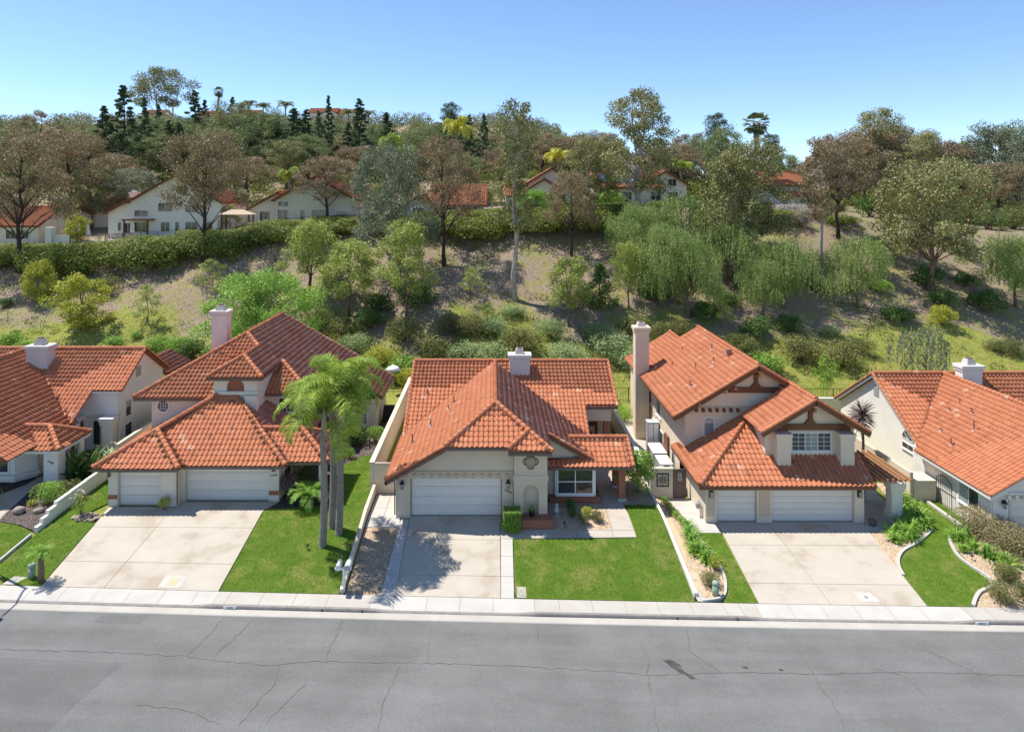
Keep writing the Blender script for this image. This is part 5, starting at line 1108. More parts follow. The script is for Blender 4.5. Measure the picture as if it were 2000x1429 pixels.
fr_ = MB().tube([(27.32, 41.02, PZ), (27.32, 41.02, PZ + 1.55)] + [(27.32, 41.0 - 1.35 * i / 8, PZ + 1.56 + 0.28 * math.sin(math.pi * i / 8)) for i in range(9)] + [(27.32, 39.63, PZ)], [0.025] * 12, 6)
fr_.tube([(27.32, 41.0, PZ + 0.12), (27.32, 39.65, PZ + 0.12)], [0.02, 0.02], 6).tube([(27.32, 41.0, PZ + 1.2), (27.32, 39.65, PZ + 1.2)], [0.02, 0.02], 6)
wb(fr_, 'frame', 'black_metal', IG)
for x, y, m, lb in ((26.35, 42.9, 'green_plastic', 'green lidded wheelie bin behind the cream enclosure wall'), (26.55, 42.0, 'blue_plastic', 'blue lidded recycling bin behind the cream enclosure wall')):
    t = wthing('wheelie_bin', lb, 'bin', (x, y, PZ)); wb(MB().prism([(x - 0.22, y - 0.25, PZ), (x + 0.22, y - 0.25, PZ), (x + 0.22, y + 0.25, PZ), (x - 0.22, y + 0.25, PZ)], [(x - 0.29, y - 0.33, PZ + 0.95), (x + 0.29, y - 0.33, PZ + 0.95), (x + 0.29, y + 0.33, PZ + 0.95), (x - 0.29, y + 0.33, PZ + 0.95)]), 'body', m, t)
    wb(MB().slab_x([(y - 0.36, PZ + 0.951), (y + 0.36, PZ + 0.951), (y + 0.36, PZ + 1.08), (y, PZ + 1.14), (y - 0.36, PZ + 1.0)], x - 0.31, x + 0.31), 'lid', m, t)
    wb(MB().tube([(x - 0.26, y + 0.3, PZ + 0.1), (x + 0.26, y + 0.3, PZ + 0.1)], [0.1, 0.1], 10), 'wheel_axle', 'black_metal', t)
# ------------------------------------------------------------------ plant kit
def leaf_quads(C, size, rng, droop=0.0, aspect=0.45, up=0.35, out=None):
    """C: leaf centres (N,3) -> one bent quad each"""
    N = len(C); d = rng.normal(size=(N, 3)); d[:, 2] -= droop * 2.2; d /= np.linalg.norm(d, axis=1, keepdims=True)
    n = rng.normal(size=(N, 3)); n[:, 2] += up * 2.5
    if out is not None: n += out * 1.7
    s = np.cross(d, n); s /= np.linalg.norm(s, axis=1, keepdims=True) + 1e-9
    L = size * rng.uniform(0.65, 1.35, (N, 1)); W = L * aspect
    nn = np.cross(s, d)
    V = np.stack([C - d * L * 0.5, C + s * W * 0.5 + nn * L * 0.06, C + d * L * 0.5, C - s * W * 0.5 + nn * L * 0.06], axis=1).reshape(-1, 3)
    F = np.arange(N * 4).reshape(N, 4); return V, F, np.repeat(rng.random(N), 4)
def ball_pts(n, rng, shell=0.5):
    p = rng.normal(size=(n, 3)); p /= np.linalg.norm(p, axis=1, keepdims=True)
    return p * (shell + (1 - shell) * rng.random((n, 1))) ** (0.6), p
class Proto: pass
def make_tree(seed, h, rad, cb, shape, nclump, cr, nleaf, lsize, leafmat, bark, tr, droop=0.1, lean=0.15, stems=1, flat=0.7, spread=0.55, strands=False, thin=False):
    rng = np.random.default_rng(seed); r = random.Random(seed); tb = MB(); CV = []; CF = []; CR = []; nv = 0
    cents = []
    for i in range(nclump):
        t = (i + r.random()) / nclump; a = i * 2.39996 + r.uniform(-0.5, 0.5)
        q = shape(t) * rad * (spread + (1 - spread) * r.random()) * (1 if r.random() < 0.75 else 0.45)
        cents.append(Vector((math.cos(a) * q, math.sin(a) * q, h * (cb + (1 - cb) * t) - cr * 0.4)))
    off = []
    for sidx in range(stems):
        a = r.uniform(0, 6.28); ln = lean * h * (0.4 + r.random()) * (1.6 if stems > 1 else 1.0)
        path = []; n = 9
        for i in range(n):
            t = i / (n - 1); w = 0.015 * h
            path.append(Vector((math.cos(a) * ln * t ** 1.3 * 0.6 + r.uniform(-w, w) * (t > 0), math.sin(a) * ln * t ** 1.3 * 0.6 + r.uniform(-w, w) * (t > 0), h * 0.9 * t - (0.3 if i == 0 else 0))))
        tb.tube(path, [tr * (1.35 if i == 0 else 1) * (1 - 0.88 * (i / (n - 1)) ** 0.9) for i in range(n)], 7); off.append(path)
    for i, c in enumerate(cents):
        path = off[i % stems]
        best = min(path[1:-1], key=lambda p: abs(p.z - max(h * cb * 0.55, c.z - 0.75 * math.hypot(c.x - p.x, c.y - p.y) - 0.3)))
        mid = best.lerp(c, 0.5) + Vector((0, 0, 0.10 * (c - best).length)); br = tr * 0.30 * (1 - 0.5 * best.z / h)
        tb.tube([best, best.lerp(mid, 0.55) + Vector((r.uniform(-.1, .1), r.uniform(-.1, .1), 0)), mid, c], [br, br * 0.8, br * 0.6, br * 0.15], 5, False)
        k = cr * r.uniform(0.7, 1.25) * ((1.25 - 0.85 * (c.z / h)) if shape is cone else 1)
        p, o = ball_pts(nleaf, rng, 0.25)
        if strands:
            ns = max(6, nleaf // 12); base = ball_pts(ns, rng, 0.4)[0] * np.array([k, k, k * 0.5]); L = rng.uniform(0.5, 1.0, ns) * k * 1.7
            tt = np.tile(np.linspace(0, 1, 12), ns); bi = np.repeat(np.arange(ns), 12)
            P = base[bi] * (1 + 0.25 * np.sqrt(tt)[:, None]); P[:, 2] = base[bi][:, 2] - tt * L[bi]; P += rng.normal(scale=0.05, size=P.shape)
            P += np.array(c)
            V, F, R_ = leaf_quads(P, lsize, rng, 0.9, 0.4)
        else:
            P = p * np.array([k, k, k * flat]) + rng.normal(scale=0.12 * k, size=p.shape) + np.array(c)
            V, F, R_ = leaf_quads(P, lsize, rng, droop, 0.5, out=o)
        CV.append(V); CF.append(F + nv); CR.append(R_ * 0.75 + 0.25 * r.random()); nv += len(V)
    AV = np.concatenate(CV); p_ = Proto(); p_.h = float(np.percentile(AV[:, 2], 99.7)); p_.w = float(np.mean([np.percentile(AV[:, q], 99) - np.percentile(AV[:, q], 1) for q in (0, 1)]))
    p_.trunk = tb.mesh('trunk', bark, True); p_.crown = np_mesh('crown', np.concatenate(CV), np.concatenate(CF), leafmat, np.concatenate(CR)); return p_
dome = lambda t: math.sqrt(max(0.02, 1 - (1.15 * t - 0.25) ** 2)); 
tall = lambda t: 0.55 + 0.45 * math.sin(math.pi * min(1, 0.15 + t)) 
cone = lambda t: 1.08 - 1.0 * t
egg = lambda t: max(0.15, math.sin(math.pi * (0.12 + 0.80 * t)) ** 0.7)
PROTO = {}
def P(kind, *variants): PROTO[kind] = list(variants)
def T(seed, **k): return lambda: make_tree(seed, **k)
def eb(seed, mat='euc_brown', bark='bark_dark', n=46, **k):
    a = dict(h=16, rad=6.0, cb=0.34, shape=dome, nclump=n, cr=1.45, nleaf=320, lsize=0.29, leafmat=mat, bark=bark, tr=0.34, droop=0.5, lean=0.10); a.update(k); return make_tree(seed, **a)
P('euc_brown', eb(1, cb=0.46, n=40), eb(2, cb=0.48, n=38), eb(3, n=36, cb=0.44)); P('euc_olive', eb(4, 'euc_olive', 'bark_pale', cb=0.30), eb(5, 'euc_olive', 'bark_brown', n=50))
P('euc_green', eb(13, 'euc_green', 'bark_brown', n=54, cb=0.25), eb(14, 'euc_green', 'bark_dark', n=48, shape=egg, cb=0.22))
P('euc_grey', eb(6, 'euc_grey', 'bark_pale', cb=0.25, n=54), eb(7, 'euc_grey', 'bark_brown', cb=0.25, n=54))
P('euc_white', eb(8, 'euc_olive', 'bark_pale', h=20, rad=2.8, cb=0.38, shape=tall, n=34, cr=1.0, nleaf=220, tr=0.30, lean=0.05, stems=2), eb(18, 'euc_brown', 'bark_pale', h=18, rad=2.8, cb=0.42, shape=tall, n=28, cr=1.0, nleaf=220, tr=0.28, lean=0.05))
P('euc_white2', eb(9, 'euc_olive', 'bark_pale', h=15, rad=4.6, cb=0.30, n=40, cr=1.25, tr=0.27, stems=2, lean=0.07), eb(19, 'euc_olive', 'bark_pale', h=14, rad=3.8, cb=0.32, n=34, cr=1.15, tr=0.24))
P('euc_tall', eb(10, 'euc_olive', 'bark_pale', h=19, rad=4.6, cb=0.30, shape=tall, n=56, cr=1.25, nleaf=280, tr=0.36, stems=2, lean=0.05), eb(20, 'euc_brown', 'bark_dark', h=19, rad=4.6, cb=0.25, shape=egg, n=56, cr=1.25))
P('euc_sparse', eb(11, n=18, cr=1.3)); P('euc_umbrella', eb(12, 'euc_olive', 'bark_pale', h=24, rad=7, cb=0.62, n=24, cr=1.9, nleaf=380, lsize=0.4, stems=3, tr=0.3, lean=0.16))
def pine(seed, rad=2.6, **k):
    a = dict(h=17, rad=rad, cb=0.20, shape=cone, nclump=50, cr=0.72, nleaf=200, lsize=0.27, leafmat='pine', bark='bark_dark', tr=0.24, droop=-0.1, lean=0.02, flat=0.6, spread=0.5); a.update(k); return make_tree(seed, **a)
P('pine', pine(21), pine(22, cb=0.3), pine(23, nclump=44, cb=0.24)); P('pine_round', pine(24, rad=3.2, shape=egg, cr=1.1, cb=0.3))
def pep(seed, **k):
    a = dict(h=8.5, rad=3.9, cb=0.42, shape=dome, nclump=30, cr=1.25, nleaf=640, lsize=0.2, leafmat='pepper', bark='bark_brown', tr=0.2, lean=0.10, strands=True); a.update(k); return make_tree(seed, **a)
P('pepper', pep(31), pep(32), pep(33, nclump=24)); P('weeping', pep(34, leafmat='euc_grey', h=5, rad=2.4, nclump=16, cr=0.9, nleaf=200, tr=0.1, cb=0.5))
def yt(seed, mat='young', **k):
    a = dict(h=7, rad=2.4, cb=0.36, shape=dome, nclump=30, cr=0.72, nleaf=240, lsize=0.19, leafmat=mat, bark='bark_brown', tr=0.10, droop=0.1, lean=0.05, stems=2); a.update(k); return make_tree(seed, **a)
P('young2', yt(41), yt(42, nclump=36), yt(43, h=7.5, stems=1)); P('young', yt(44, h=4, rad=1.3, nclump=14, cr=0.55, nleaf=130, lsize=0.16, tr=0.06, stems=1, cb=0.3))
P('yellow', yt(45, 'yellow', h=5, rad=2.0, cb=0.12, nclump=30, tr=0.09, shape=egg), yt(46, 'yellow', h=5, rad=2.0, cb=0.15, nclump=24, tr=0.09, shape=egg))
P('bright', yt(47, 'bright', h=7.5, rad=5.4, cb=0.30, nclump=66, cr=1.05, nleaf=430, lsize=0.2, tr=0.2, bark='bark_pale'), yt(48, 'bright', h=6, rad=3.2, cb=0.2, nclump=44, cr=0.9, nleaf=140, tr=0.16))
P('cone_dark', yt(49, 'dark', h=5.5, rad=2.0, cb=0.06, shape=cone, nclump=44, cr=0.7, nleaf=130, tr=0.1, stems=1)); P('sapling', yt(50, 'bright', h=3, rad=1.2, cb=0.4, nclump=16, cr=0.42, nleaf=70, lsize=0.16, tr=0.035, stems=1))
P('porch_tree', yt(51, 'bright', h=2.3, rad=0.85, cb=0.32, nclump=26, cr=0.33, nleaf=130, lsize=0.13, tr=0.035, stems=3))

def make_palm_frond(seed, L, nl, ll, mat, arch=1.0, width=0.035, droop=0.75):
    rng = random.Random(seed); V = []; F = []; R_ = []
    pts = []; x = z = 0.0; ang = math.radians(rng.uniform(52, 78)); n = 22
    for i in range(n + 1):
        pts.append((x, z)); st = L / n; x += math.cos(ang) * st; z += math.sin(ang) * st; ang -= arch * math.radians(158) / n * (0.45 + 1.1 * i / n)
    mb = MB(); mb.tube([(a, 0, b) for a, b in pts], [0.035 * (1 - 0.85 * i / n) for i in range(n + 1)], 5)
    V += mb.v; F += [list(f) for f in mb.f]; R_ += [0.35] * len(mb.v)
    tris = []
    for i in range(nl):
        t = 0.14 + 0.86 * (i + rng.random()) / nl; k = min(n - 1, int(t * n)); f = t * n - k
        px = pts[k][0] + (pts[k + 1][0] - pts[k][0]) * f; pz = pts[k][1] + (pts[k + 1][1] - pts[k][1]) * f
        dx, dz = pts[k + 1][0] - pts[k][0], pts[k + 1][1] - pts[k][1]; m = math.hypot(dx, dz); dx, dz = dx / m, dz / m
        for sgn in (-1, 1):
            l = ll * (0.55 + 0.6 * math.sin(math.pi * min(1, t * 0.9 + 0.1))) * rng.uniform(0.8, 1.15)
            d = Vector((dx * 0.55, sgn * rng.uniform(0.55, 1.0), dz * 0.55 + rng.uniform(-0.15, 0.5))).normalized()
            p0 = Vector((px, 0, pz)); p1 = p0 + d * l * 0.45; d2 = (d + Vector((0, 0, -droop * rng.uniform(0.9, 1.7)))).normalized(); p2 = p1 + d2 * l * 0.6
            w = Vector((dx, 0, dz)) * width * rng.uniform(0.8, 1.2); o = len(V); rv = rng.random()
            V += [tuple(p0 - w * 0.4), tuple(p0 + w * 0.4), tuple(p1 + w), tuple(p1 - w), tuple(p2)]; R_ += [rv] * 5
            F += [[o, o + 1, o + 2, o + 3], [o + 3, o + 2, o + 4]]
    me = bpy.data.meshes.new('frond'); me.from_pydata(V, [], F); a = me.attributes.new('rnd', 'FLOAT', 'POINT'); a.data.foreach_set('value', R_); me.materials.append(MAT[mat]); return me
def join_meshes(parts, name, mat):
    V = []; F = []; R_ = []; n = 0
    for me, mw in parts:
        c = np.empty(len(me.vertices) * 3, dtype=np.float32); me.vertices.foreach_get('co', c); c = c.reshape(-1, 3)
        m = np.array(mw); c = c @ m[:3, :3].T + m[:3, 3]
        V += [tuple(p) for p in c]; F += [tuple(i + n for i in p.vertices) for p in me.polygons]
        r_ = np.empty(len(me.vertices), dtype=np.float32); me.attributes['rnd'].data.foreach_get('value', r_); R_ += list(r_); n += len(c)
    me = bpy.data.meshes.new(name); me.from_pydata(V, [], F); a = me.attributes.new('rnd', 'FLOAT', 'POINT'); a.data.foreach_set('value', R_); me.materials.append(MAT[mat]); return me
def palm_proto(seed, h, L, nf, mat, tr=0.16, nl=26, ll=0.7, arch=1.0, wd=0.06):
    r = random.Random(seed); fr = [make_palm_frond(seed + i, L, nl, ll, mat, arch, wd) for i in range(3)]
    parts = [(fr[i % 3], Matrix.Translation((0, 0, h * 0.98)) @ Matrix.Rotation(i * 2.4 + r.uniform(-.2, .2), 4, 'Z') @ Matrix.Rotation(r.uniform(-0.5, 0.35), 4, 'Y') @ Matrix.Scale(r.uniform(0.85, 1.1), 4)) for i in range(nf)]
    p_ = Proto(); p_.h = h + L * 0.55; p_.w = 1.75 * L
    p_.trunk = MB().tube([(0.1 * math.sin(i), 0.08 * math.cos(i * 1.3), -0.3 + (h + 0.3) * i / 8) for i in range(9)], [tr * (1.3 - 0.4 * i / 8) for i in range(9)], 8).mesh('trunk', 'palm_trunk', True); p_.crown = join_meshes(parts, 'crown', mat); return p_
P('queen_far', palm_proto(61, 8, 2.8, 14, 'palm_dark')); P('queen_far2', palm_proto(62, 6, 2.6, 16, 'palm')); P('queen_yel', palm_proto(63, 6, 2.6, 16, 'palm_yellow'))
def fan_palm():
    rng = random.Random(7); V = []; F = []; R_ = []; h = 10
    for i in range(34):
        a = i * 2.4; el = math.radians(80 - 140 * (i / 34)); st = Vector((math.cos(a) * math.cos(el), math.sin(a) * math.cos(el), math.sin(el))); c = Vector((0, 0, h)) + st * rng.uniform(0.8, 1.15)
        sd = st.cross(Vector((0, 0, 1))); sd = sd.normalized() if sd.length > 0.1 else Vector((1, 0, 0)); rv = rng.random() * (1.0 if i < 28 else 0.6)
        for k in range(13):
            t = math.radians(-84 + 14 * k); d = (st * math.cos(t) + sd * math.sin(t)).normalized(); L = rng.uniform(0.6, 0.8); tip = c + d * L + Vector((0, 0, -0.22)); w = sd * math.cos(t) * 0.10 - st * math.sin(t) * 0.10; o = len(V)
            V += [tuple(c), tuple(c + d * 0.6 * L + w), tuple(tip), tuple(c + d * 0.6 * L - w)]; F.append((o, o + 1, o + 2, o + 3)); R_ += [rv] * 4
    me = bpy.data.meshes.new('crown'); me.from_pydata(V, [], F); a = me.attributes.new('rnd', 'FLOAT', 'POINT'); a.data.foreach_set('value', R_); me.materials.append(MAT['palm_dark'])
    p_ = Proto(); p_.h = 11.6; p_.w = 3.6; p_.crown = me; p_.trunk = MB().tube([(0, 0, -0.3), (0.1, 0, 5), (0, 0, 8), (0, 0, 10.1)], [0.3, 0.2, 0.3, 0.45], 9).mesh('trunk', 'palm_trunk', True); return p_
P('fan_palm', fan_palm())

def make_shrub(seed, r, h, n, lsize, mat, lumps=9, droop=0.0, flat_top=False, stem='bark_brown', dense=0.55):
    """rounded shrub of real size r x h made of leaf lumps round a few stems"""
    rng = np.random.default_rng(seed); rr = random.Random(seed); CV = []; CF = []; CR = []; nv = 0; st = MB()
    for i in range(lumps):
        a = i * 2.4 + rr.uniform(-.5, .5); q = r * (0.58 if dense > 0.6 else 0.72) * math.sqrt((i + 0.3) / lumps); wv = 0.06 if dense > 0.6 else 0.16; z = h * (0.40 + 0.22 * (1 - (q / (r * 0.75)) ** 2) + rr.uniform(-wv, wv))
        k = r * ((0.50 + 0.16 * rr.random()) if dense > 0.6 else (0.26 + 0.28 * rr.random())); kz = min(k, h * 0.42); p, o = ball_pts(n // lumps, rng, dense)
        P_ = p * np.array([k, k, kz]) + np.array([math.cos(a) * q, math.sin(a) * q, z]); P_[:, 2] = np.maximum(P_[:, 2], 0.03)
        V, F, R_ = leaf_quads(P_, lsize, rng, droop, 0.55, out=o); CV.append(V); CF.append(F + nv); CR.append(R_ * 0.8 + 0.2 * rr.random()); nv += len(V)
        st.tube([(rr.uniform(-.06, .06), rr.uniform(-.06, .06), -0.15), (math.cos(a) * q * 0.4, math.sin(a) * q * 0.4, z * 0.4), (math.cos(a) * q, math.sin(a) * q, z)], [0.022 * r + 0.008, 0.015 * r + 0.006, 0.004], 5, False)
    p_ = Proto(); p_.h = h; p_.w = 2 * r; p_.crown = np_mesh('foliage', np.concatenate(CV), np.concatenate(CF), mat, np.concatenate(CR)); p_.trunk = st.mesh('stem', stem); return p_
SH = {'hedge': [make_shrub(70 + i, 3.0, 2.6, 7200, 0.18, 'hedge', 20) for i in range(3)], 'toyon': [make_shrub(75 + i, 2.0, 2.4, 4600, 0.14, 'toyon', 16) for i in range(2)], 'silver': [make_shrub(78 + i, 2.0, 2.0, 4600, 0.14, 'silver', 16) for i in range(2)],
      'dark': [make_shrub(81 + i, 1.5, 2.1, 3400, 0.14, 'dark', 14) for i in range(2)], 'brightb': [make_shrub(84 + i, 1.4, 1.5, 2800, 0.14, 'bright', 12) for i in range(2)], 'yellowb': [make_shrub(86, 1.4, 2.2, 2800, 0.14, 'yellow', 12)], 'lav': [make_shrub(87, 3.0, 2.0, 5200, 0.17, 'lav', 18)]}
def place(proto, name, x, y, w, h, label, cat, group=None, parts=('trunk', 'crown'), z=None, rz=None):
    root = obj(name, None); root.location = (x, y, ground(x, y) if z is None else z); root.rotation_euler = (0, 0, RND.uniform(0, 6.28) if rz is None else rz)
    tag(root, label, cat, group); s = (w / proto.w, w / proto.w, h / proto.h)
    for nm, me in ((parts[0], proto.trunk), (parts[1], proto.crown)):
        c = obj(nm, me, root); c.scale = s
    return root
ORD = ['first', 'second', 'third', 'fourth', 'fifth', 'sixth', 'seventh', 'eighth', 'ninth', 'tenth', 'eleventh', 'twelfth', 'thirteenth', 'fourteenth', 'fifteenth', 'sixteenth', 'seventeenth', 'eighteenth', 'nineteenth', 'twentieth', 'twenty-first', 'twenty-second', 'twenty-third', 'twenty-fourth', 'twenty-fifth', 'twenty-sixth', 'twenty-seventh', 'twenty-eighth', 'twenty-ninth', 'thirtieth', 'thirty-first', 'thirty-second', 'thirty-third', 'thirty-fourth', 'thirty-fifth', 'thirty-sixth', 'thirty-seventh', 'thirty-eighth', 'thirty-ninth', 'fortieth'] + ['forty-' + o for o in ('first', 'second', 'third', 'fourth', 'fifth', 'sixth', 'seventh', 'eighth', 'ninth')] + ['fiftieth'] + ['fifty-' + o for o in ('first', 'second', 'third', 'fourth', 'fifth', 'sixth', 'seventh', 'eighth', 'ninth')] + ['sixtieth'] + ['sixty-' + o for o in ('first', 'second', 'third', 'fourth', 'fifth')]
def nth(i): return ORD[i] if i < len(ORD) else 'number %d' % (i + 1)
TREES = [('euc_brown','slope',-61.6,86.6,17.9,11.7), ('euc_brown','slope',-37.6,86.9,16.7,10.7), ('euc_brown','slope',-6.1,83.0,16.0,8.6), ('euc_brown','slope',9.9,84.0,10.7,6.5), ('euc_white','slope',2.5,76.3,22.9,4.7),
 ('euc_grey','slope',-12.3,81.0,15.6,9.4), ('euc_tall','slope',19.5,89.8,18.4,9.3), ('euc_white2','slope',32.2,82.6,15.3,9.5), ('euc_white','slope',40.9,82.7,15.7,5.1), ('euc_brown','slope',46.1,88.8,14.0,8.2),
 ('euc_olive','slope',51.4,78.1,15.7,12.0), ('euc_olive','slope',53.5,83.5,12.3,7.1), ('euc_white2','slope',13.2,91.9,11.3,6.7), ('euc_white2','slope',28.6,80.3,14.8,6.8), ('euc_brown','row',-24.4,98,9.8,9.0),
 ('euc_brown','row',82.0,108,10.0,10.0), ('euc_white','row',72.5,112,14.2,6.0), ('euc_brown','behind',-70.9,112,16.7,12.9), ('euc_brown','behind',-76.2,104,13.5,8.8), ('euc_sparse','behind',-103.0,150,15.1,11.0),
 ('euc_brown','behind',-91.5,150,11.1,12.7), ('euc_brown','behind',-51.1,150,14.9,13.8), ('euc_olive','behind',-63.8,165,16.2,14.0), ('euc_olive','behind',-73.0,150,9.5,10.4), ('euc_brown','behind',-75.1,145,9.4,10.0),
 ('euc_brown','behind',-39.1,140,10.6,11.8), ('euc_olive','behind',-37.3,160,8.7,11.1), ('euc_brown','behind',-27.3,135,8.6,11.4), ('euc_brown','behind',-18.2,150,10.3,11.0), ('euc_brown','behind',-15.1,160,10.5,9.8),
 ('euc_olive','behind',-22.6,145,9.3,11.2), ('euc_brown','behind',10.4,140,10.5,10.8), ('euc_brown','behind',15.8,140,10.2,11.8), ('euc_brown','behind',23.3,150,11.9,11.5), ('euc_brown','behind',40.6,140,13.3,11.8),
 ('euc_brown','behind',33.7,130,8.7,9.0), ('euc_brown','behind',1.7,130,8.1,9.0), ('euc_brown','behind',-6.1,125,7.8,9.6), ('euc_brown','behind',69.9,125,15.1,14.4), ('euc_tall','behind',72.3,125,18.9,9.6),
 ('euc_brown','behind',81.2,130,15.5,14.0), ('euc_brown','behind',86.7,130,13.6,13.0), ('euc_brown','behind',68.6,140,9.1,10.8), ('euc_grey','behind',94.4,125,17.6,14.4), ('euc_grey','behind',95.7,120,16.9,11.1),
 ('euc_brown','behind',86.5,120,8.8,10.2), ('euc_olive','behind',53.7,130,7.4,9.0), ('euc_brown','behind',58.2,130,6.0,9.0), ('euc_brown','behind',28.8,135,8.1,10.4), ('euc_olive','behind',-58.5,140,12.2,10.8),
 ('euc_brown','behind',-73.3,130,9.0,10.0), ('euc_olive','behind',-41.9,135,9.9,9.3), ('euc_grey','behind',-63.1,115,9.2,10.6), ('euc_olive','behind',-67.5,112,10.1,7.8), ('euc_brown','behind',-46.4,125,8.6,10.6),
 ('euc_umbrella','ridge',-91.8,185,25.4,15.4), ('euc_brown','behind',-114.8,175,8.7,12.2), ('euc_olive','behind',-96.3,154,11.6,10.7), ('euc_green','behind',-119.3,168,7.4,15.5), ('euc_green','behind',-133.5,184,8.2,16.7),
 ('euc_green','behind',-89.2,156,10.6,11.5), ('euc_green','behind',-89.1,166,11.7,11.0), ('euc_green','behind',-86.2,169,12.1,12.3), ('euc_green','behind',-73.7,155,12.9,12.9), ('euc_brown','behind',-83.0,182,11.6,15.3),
 ('euc_brown','behind',-75.9,180,12.5,13.8), ('euc_green','behind',-68.0,169,12.3,15.6), ('euc_green','behind',-63.4,169,12.3,13.4), ('euc_brown','behind',-63.0,177,13.0,15.1), ('euc_brown','behind',-58.6,178,12.3,15.3),
 ('euc_brown','behind',-45.1,166,11.4,13.3), ('euc_green','behind',-41.7,179,10.2,12.0), ('euc_green','behind',-37.8,180,9.4,16.5), ('euc_green','behind',-27.0,154,11.3,11.5), ('euc_olive','behind',-25.7,178,7.8,13.3),
 ('euc_green','behind',-19.5,177,8.5,14.6), ('euc_brown','behind',-14.7,185,8.6,17.8), ('euc_brown','behind',-7.0,156,8.8,12.6), ('euc_brown','behind',-3.6,167,7.7,12.7), ('euc_brown','behind',-0.4,161,8.5,13.1),
 ('euc_green','behind',4.3,152,7.8,10.1), ('euc_green','behind',8.7,168,6.9,11.6), ('euc_green','behind',15.8,168,9.2,13.6), ('euc_green','behind',20.4,154,10.2,13.1), ('euc_green','behind',31.1,178,9.0,13.3),
 ('euc_green','behind',33.4,137,11.5,10.6), ('euc_brown','behind',34.3,125,10.6,11.6), ('euc_green','behind',40.7,130,12.1,11.4), ('euc_green','behind',48.1,134,10.7,11.1), ('euc_brown','behind',52.8,138,10.4,10.4),
 ('euc_brown','behind',55.0,126,9.2,8.5), ('euc_brown','behind',67.2,144,7.8,10.5), ('euc_brown','behind',71.8,142,10.5,9.5), ('euc_olive','behind',72.4,135,13.4,10.4), ('euc_brown','behind',80.1,134,17.0,12.2),
 ('euc_olive','behind',90.1,140,14.1,10.4), ('euc_brown','behind',94.7,138,13.5,12.0), ('euc_olive','behind',98.9,138,14.6,10.5), ('euc_olive','behind',103.0,131,15.8,11.3), ('pine','behind',-81.8,140,17.0,6.7),
 ('pine','behind',-77.9,140,21.3,7.5), ('pine','behind',-78.5,150,17.6,4.2), ('pine','behind',-73.0,150,12.6,5.3), ('pine','behind',-76.2,170,19.0,7.3), ('pine','behind',-78.0,180,16.4,5.0),
 ('pine','behind',-74.5,190,17.0,5.3), ('pine','behind',-68.4,145,12.7,4.9), ('pine','behind',-43.3,145,15.6,7.8), ('pine','behind',-42.2,150,15.0,5.8), ('pine','behind',-37.1,150,18.1,3.9),
 ('pine','behind',-38.0,145,15.0,4.0), ('pine','behind',-29.1,145,17.6,6.9), ('pine','behind',-24.8,155,14.1,6.2), ('pine_round','behind',-9.9,155,16.3,6.0), ('pine','behind',-5.5,150,13.8,4.6),
 ('pine','behind',-2.0,145,14.1,4.2), ('pine_round','behind',50.2,150,18.9,6.5), ('pine','behind',-48.8,150,12.6,5.8), ('pine','behind',-32.6,150,12.0,4.6), ('pine','behind',-80.4,160,15.8,4.4),
 ('pine_round','behind',58.4,140,13.8,5.4), ('fan_palm','ridge',-123.7,300,19.9,5.5), ('queen_far','ridge',-91.5,250,14.8,7.7), ('queen_far','ridge',-86.2,250,13.9,7.7), ('queen_far','ridge',-77.9,250,14.5,8.5),
 ('queen_far','ridge',-52.2,240,11.8,7.4), ('queen_far','ridge',-44.9,240,11.4,7.4), ('fan_palm','behind',47.5,120,16.7,5.7), ('queen_yel','behind',-6.3,118,15.2,6.4), ('queen_far2','behind',-17.1,112,13.0,5.2),
 ('queen_yel','behind',10.8,108,9.5,5.8), ('queen_far2','behind',-32.5,106,8.5,4.6), ('queen_yel','behind',16.7,100,2.6,3.8), ('queen_far2','behind',31.6,112,7.3,5.2), ('queen_far2','behind',-14.4,112,10.9,4.3),
 ('pepper','slope',17.2,80.5,7.7,6.8), ('pepper','slope',23.6,83.7,8.0,8.4), ('pepper','slope',18.7,74.5,9.2,6.9), ('pepper','slope',21.4,72.8,9.2,6.7), ('pepper','slope',27.7,78.8,7.6,7.9),
 ('pepper','slope',32.8,75.2,7.8,7.2), ('pepper','slope',29.6,73.0,6.7,5.1), ('pepper','slope',41.5,75.8,8.3,7.6), ('pepper','slope',60.6,77.1,8.6,7.7), ('pepper','slope',29.9,88.8,5.1,7.5),
 ('weeping','foot',40.5,62.5,6.5,5.3), ('yellow','slope',-53.7,78.5,4.8,3.7), ('yellow','slope',-44.4,71.7,6.1,5.5), ('young','slope',-33.3,79.2,3.7,3.3), ('young','slope',-37.4,72.2,4.3,2.9),
 ('bright','foot',-23.4,67.5,8.2,11.7), ('young2','slope',-21.4,77.8,8.6,6.7), ('young2','slope',-15.9,73.7,8.4,6.4), ('young2','slope',-9.3,71.8,10.5,6.9), ('young','slope',-2.6,75.7,3.6,2.7),
 ('young2','slope',8.1,71.2,7.4,4.9), ('cone_dark','slope',11.9,74.5,5.0,3.8), ('young2','slope',15.1,74.2,7.4,3.5), ('young','slope',-0.6,72.8,1.8,1.7), ('young','slope',24.2,70.8,4.6,2.5),
 ('sapling','foot',30.5,60.8,4.4,2.3), ('bright','row',6.1,96,3.4,5.9), ('euc_green','behind',40.6,118,13.3,7.3), ('yellow','row',-60.7,97,3.9,3.3), ('young','row',-39.1,99,3.7,3.4)]
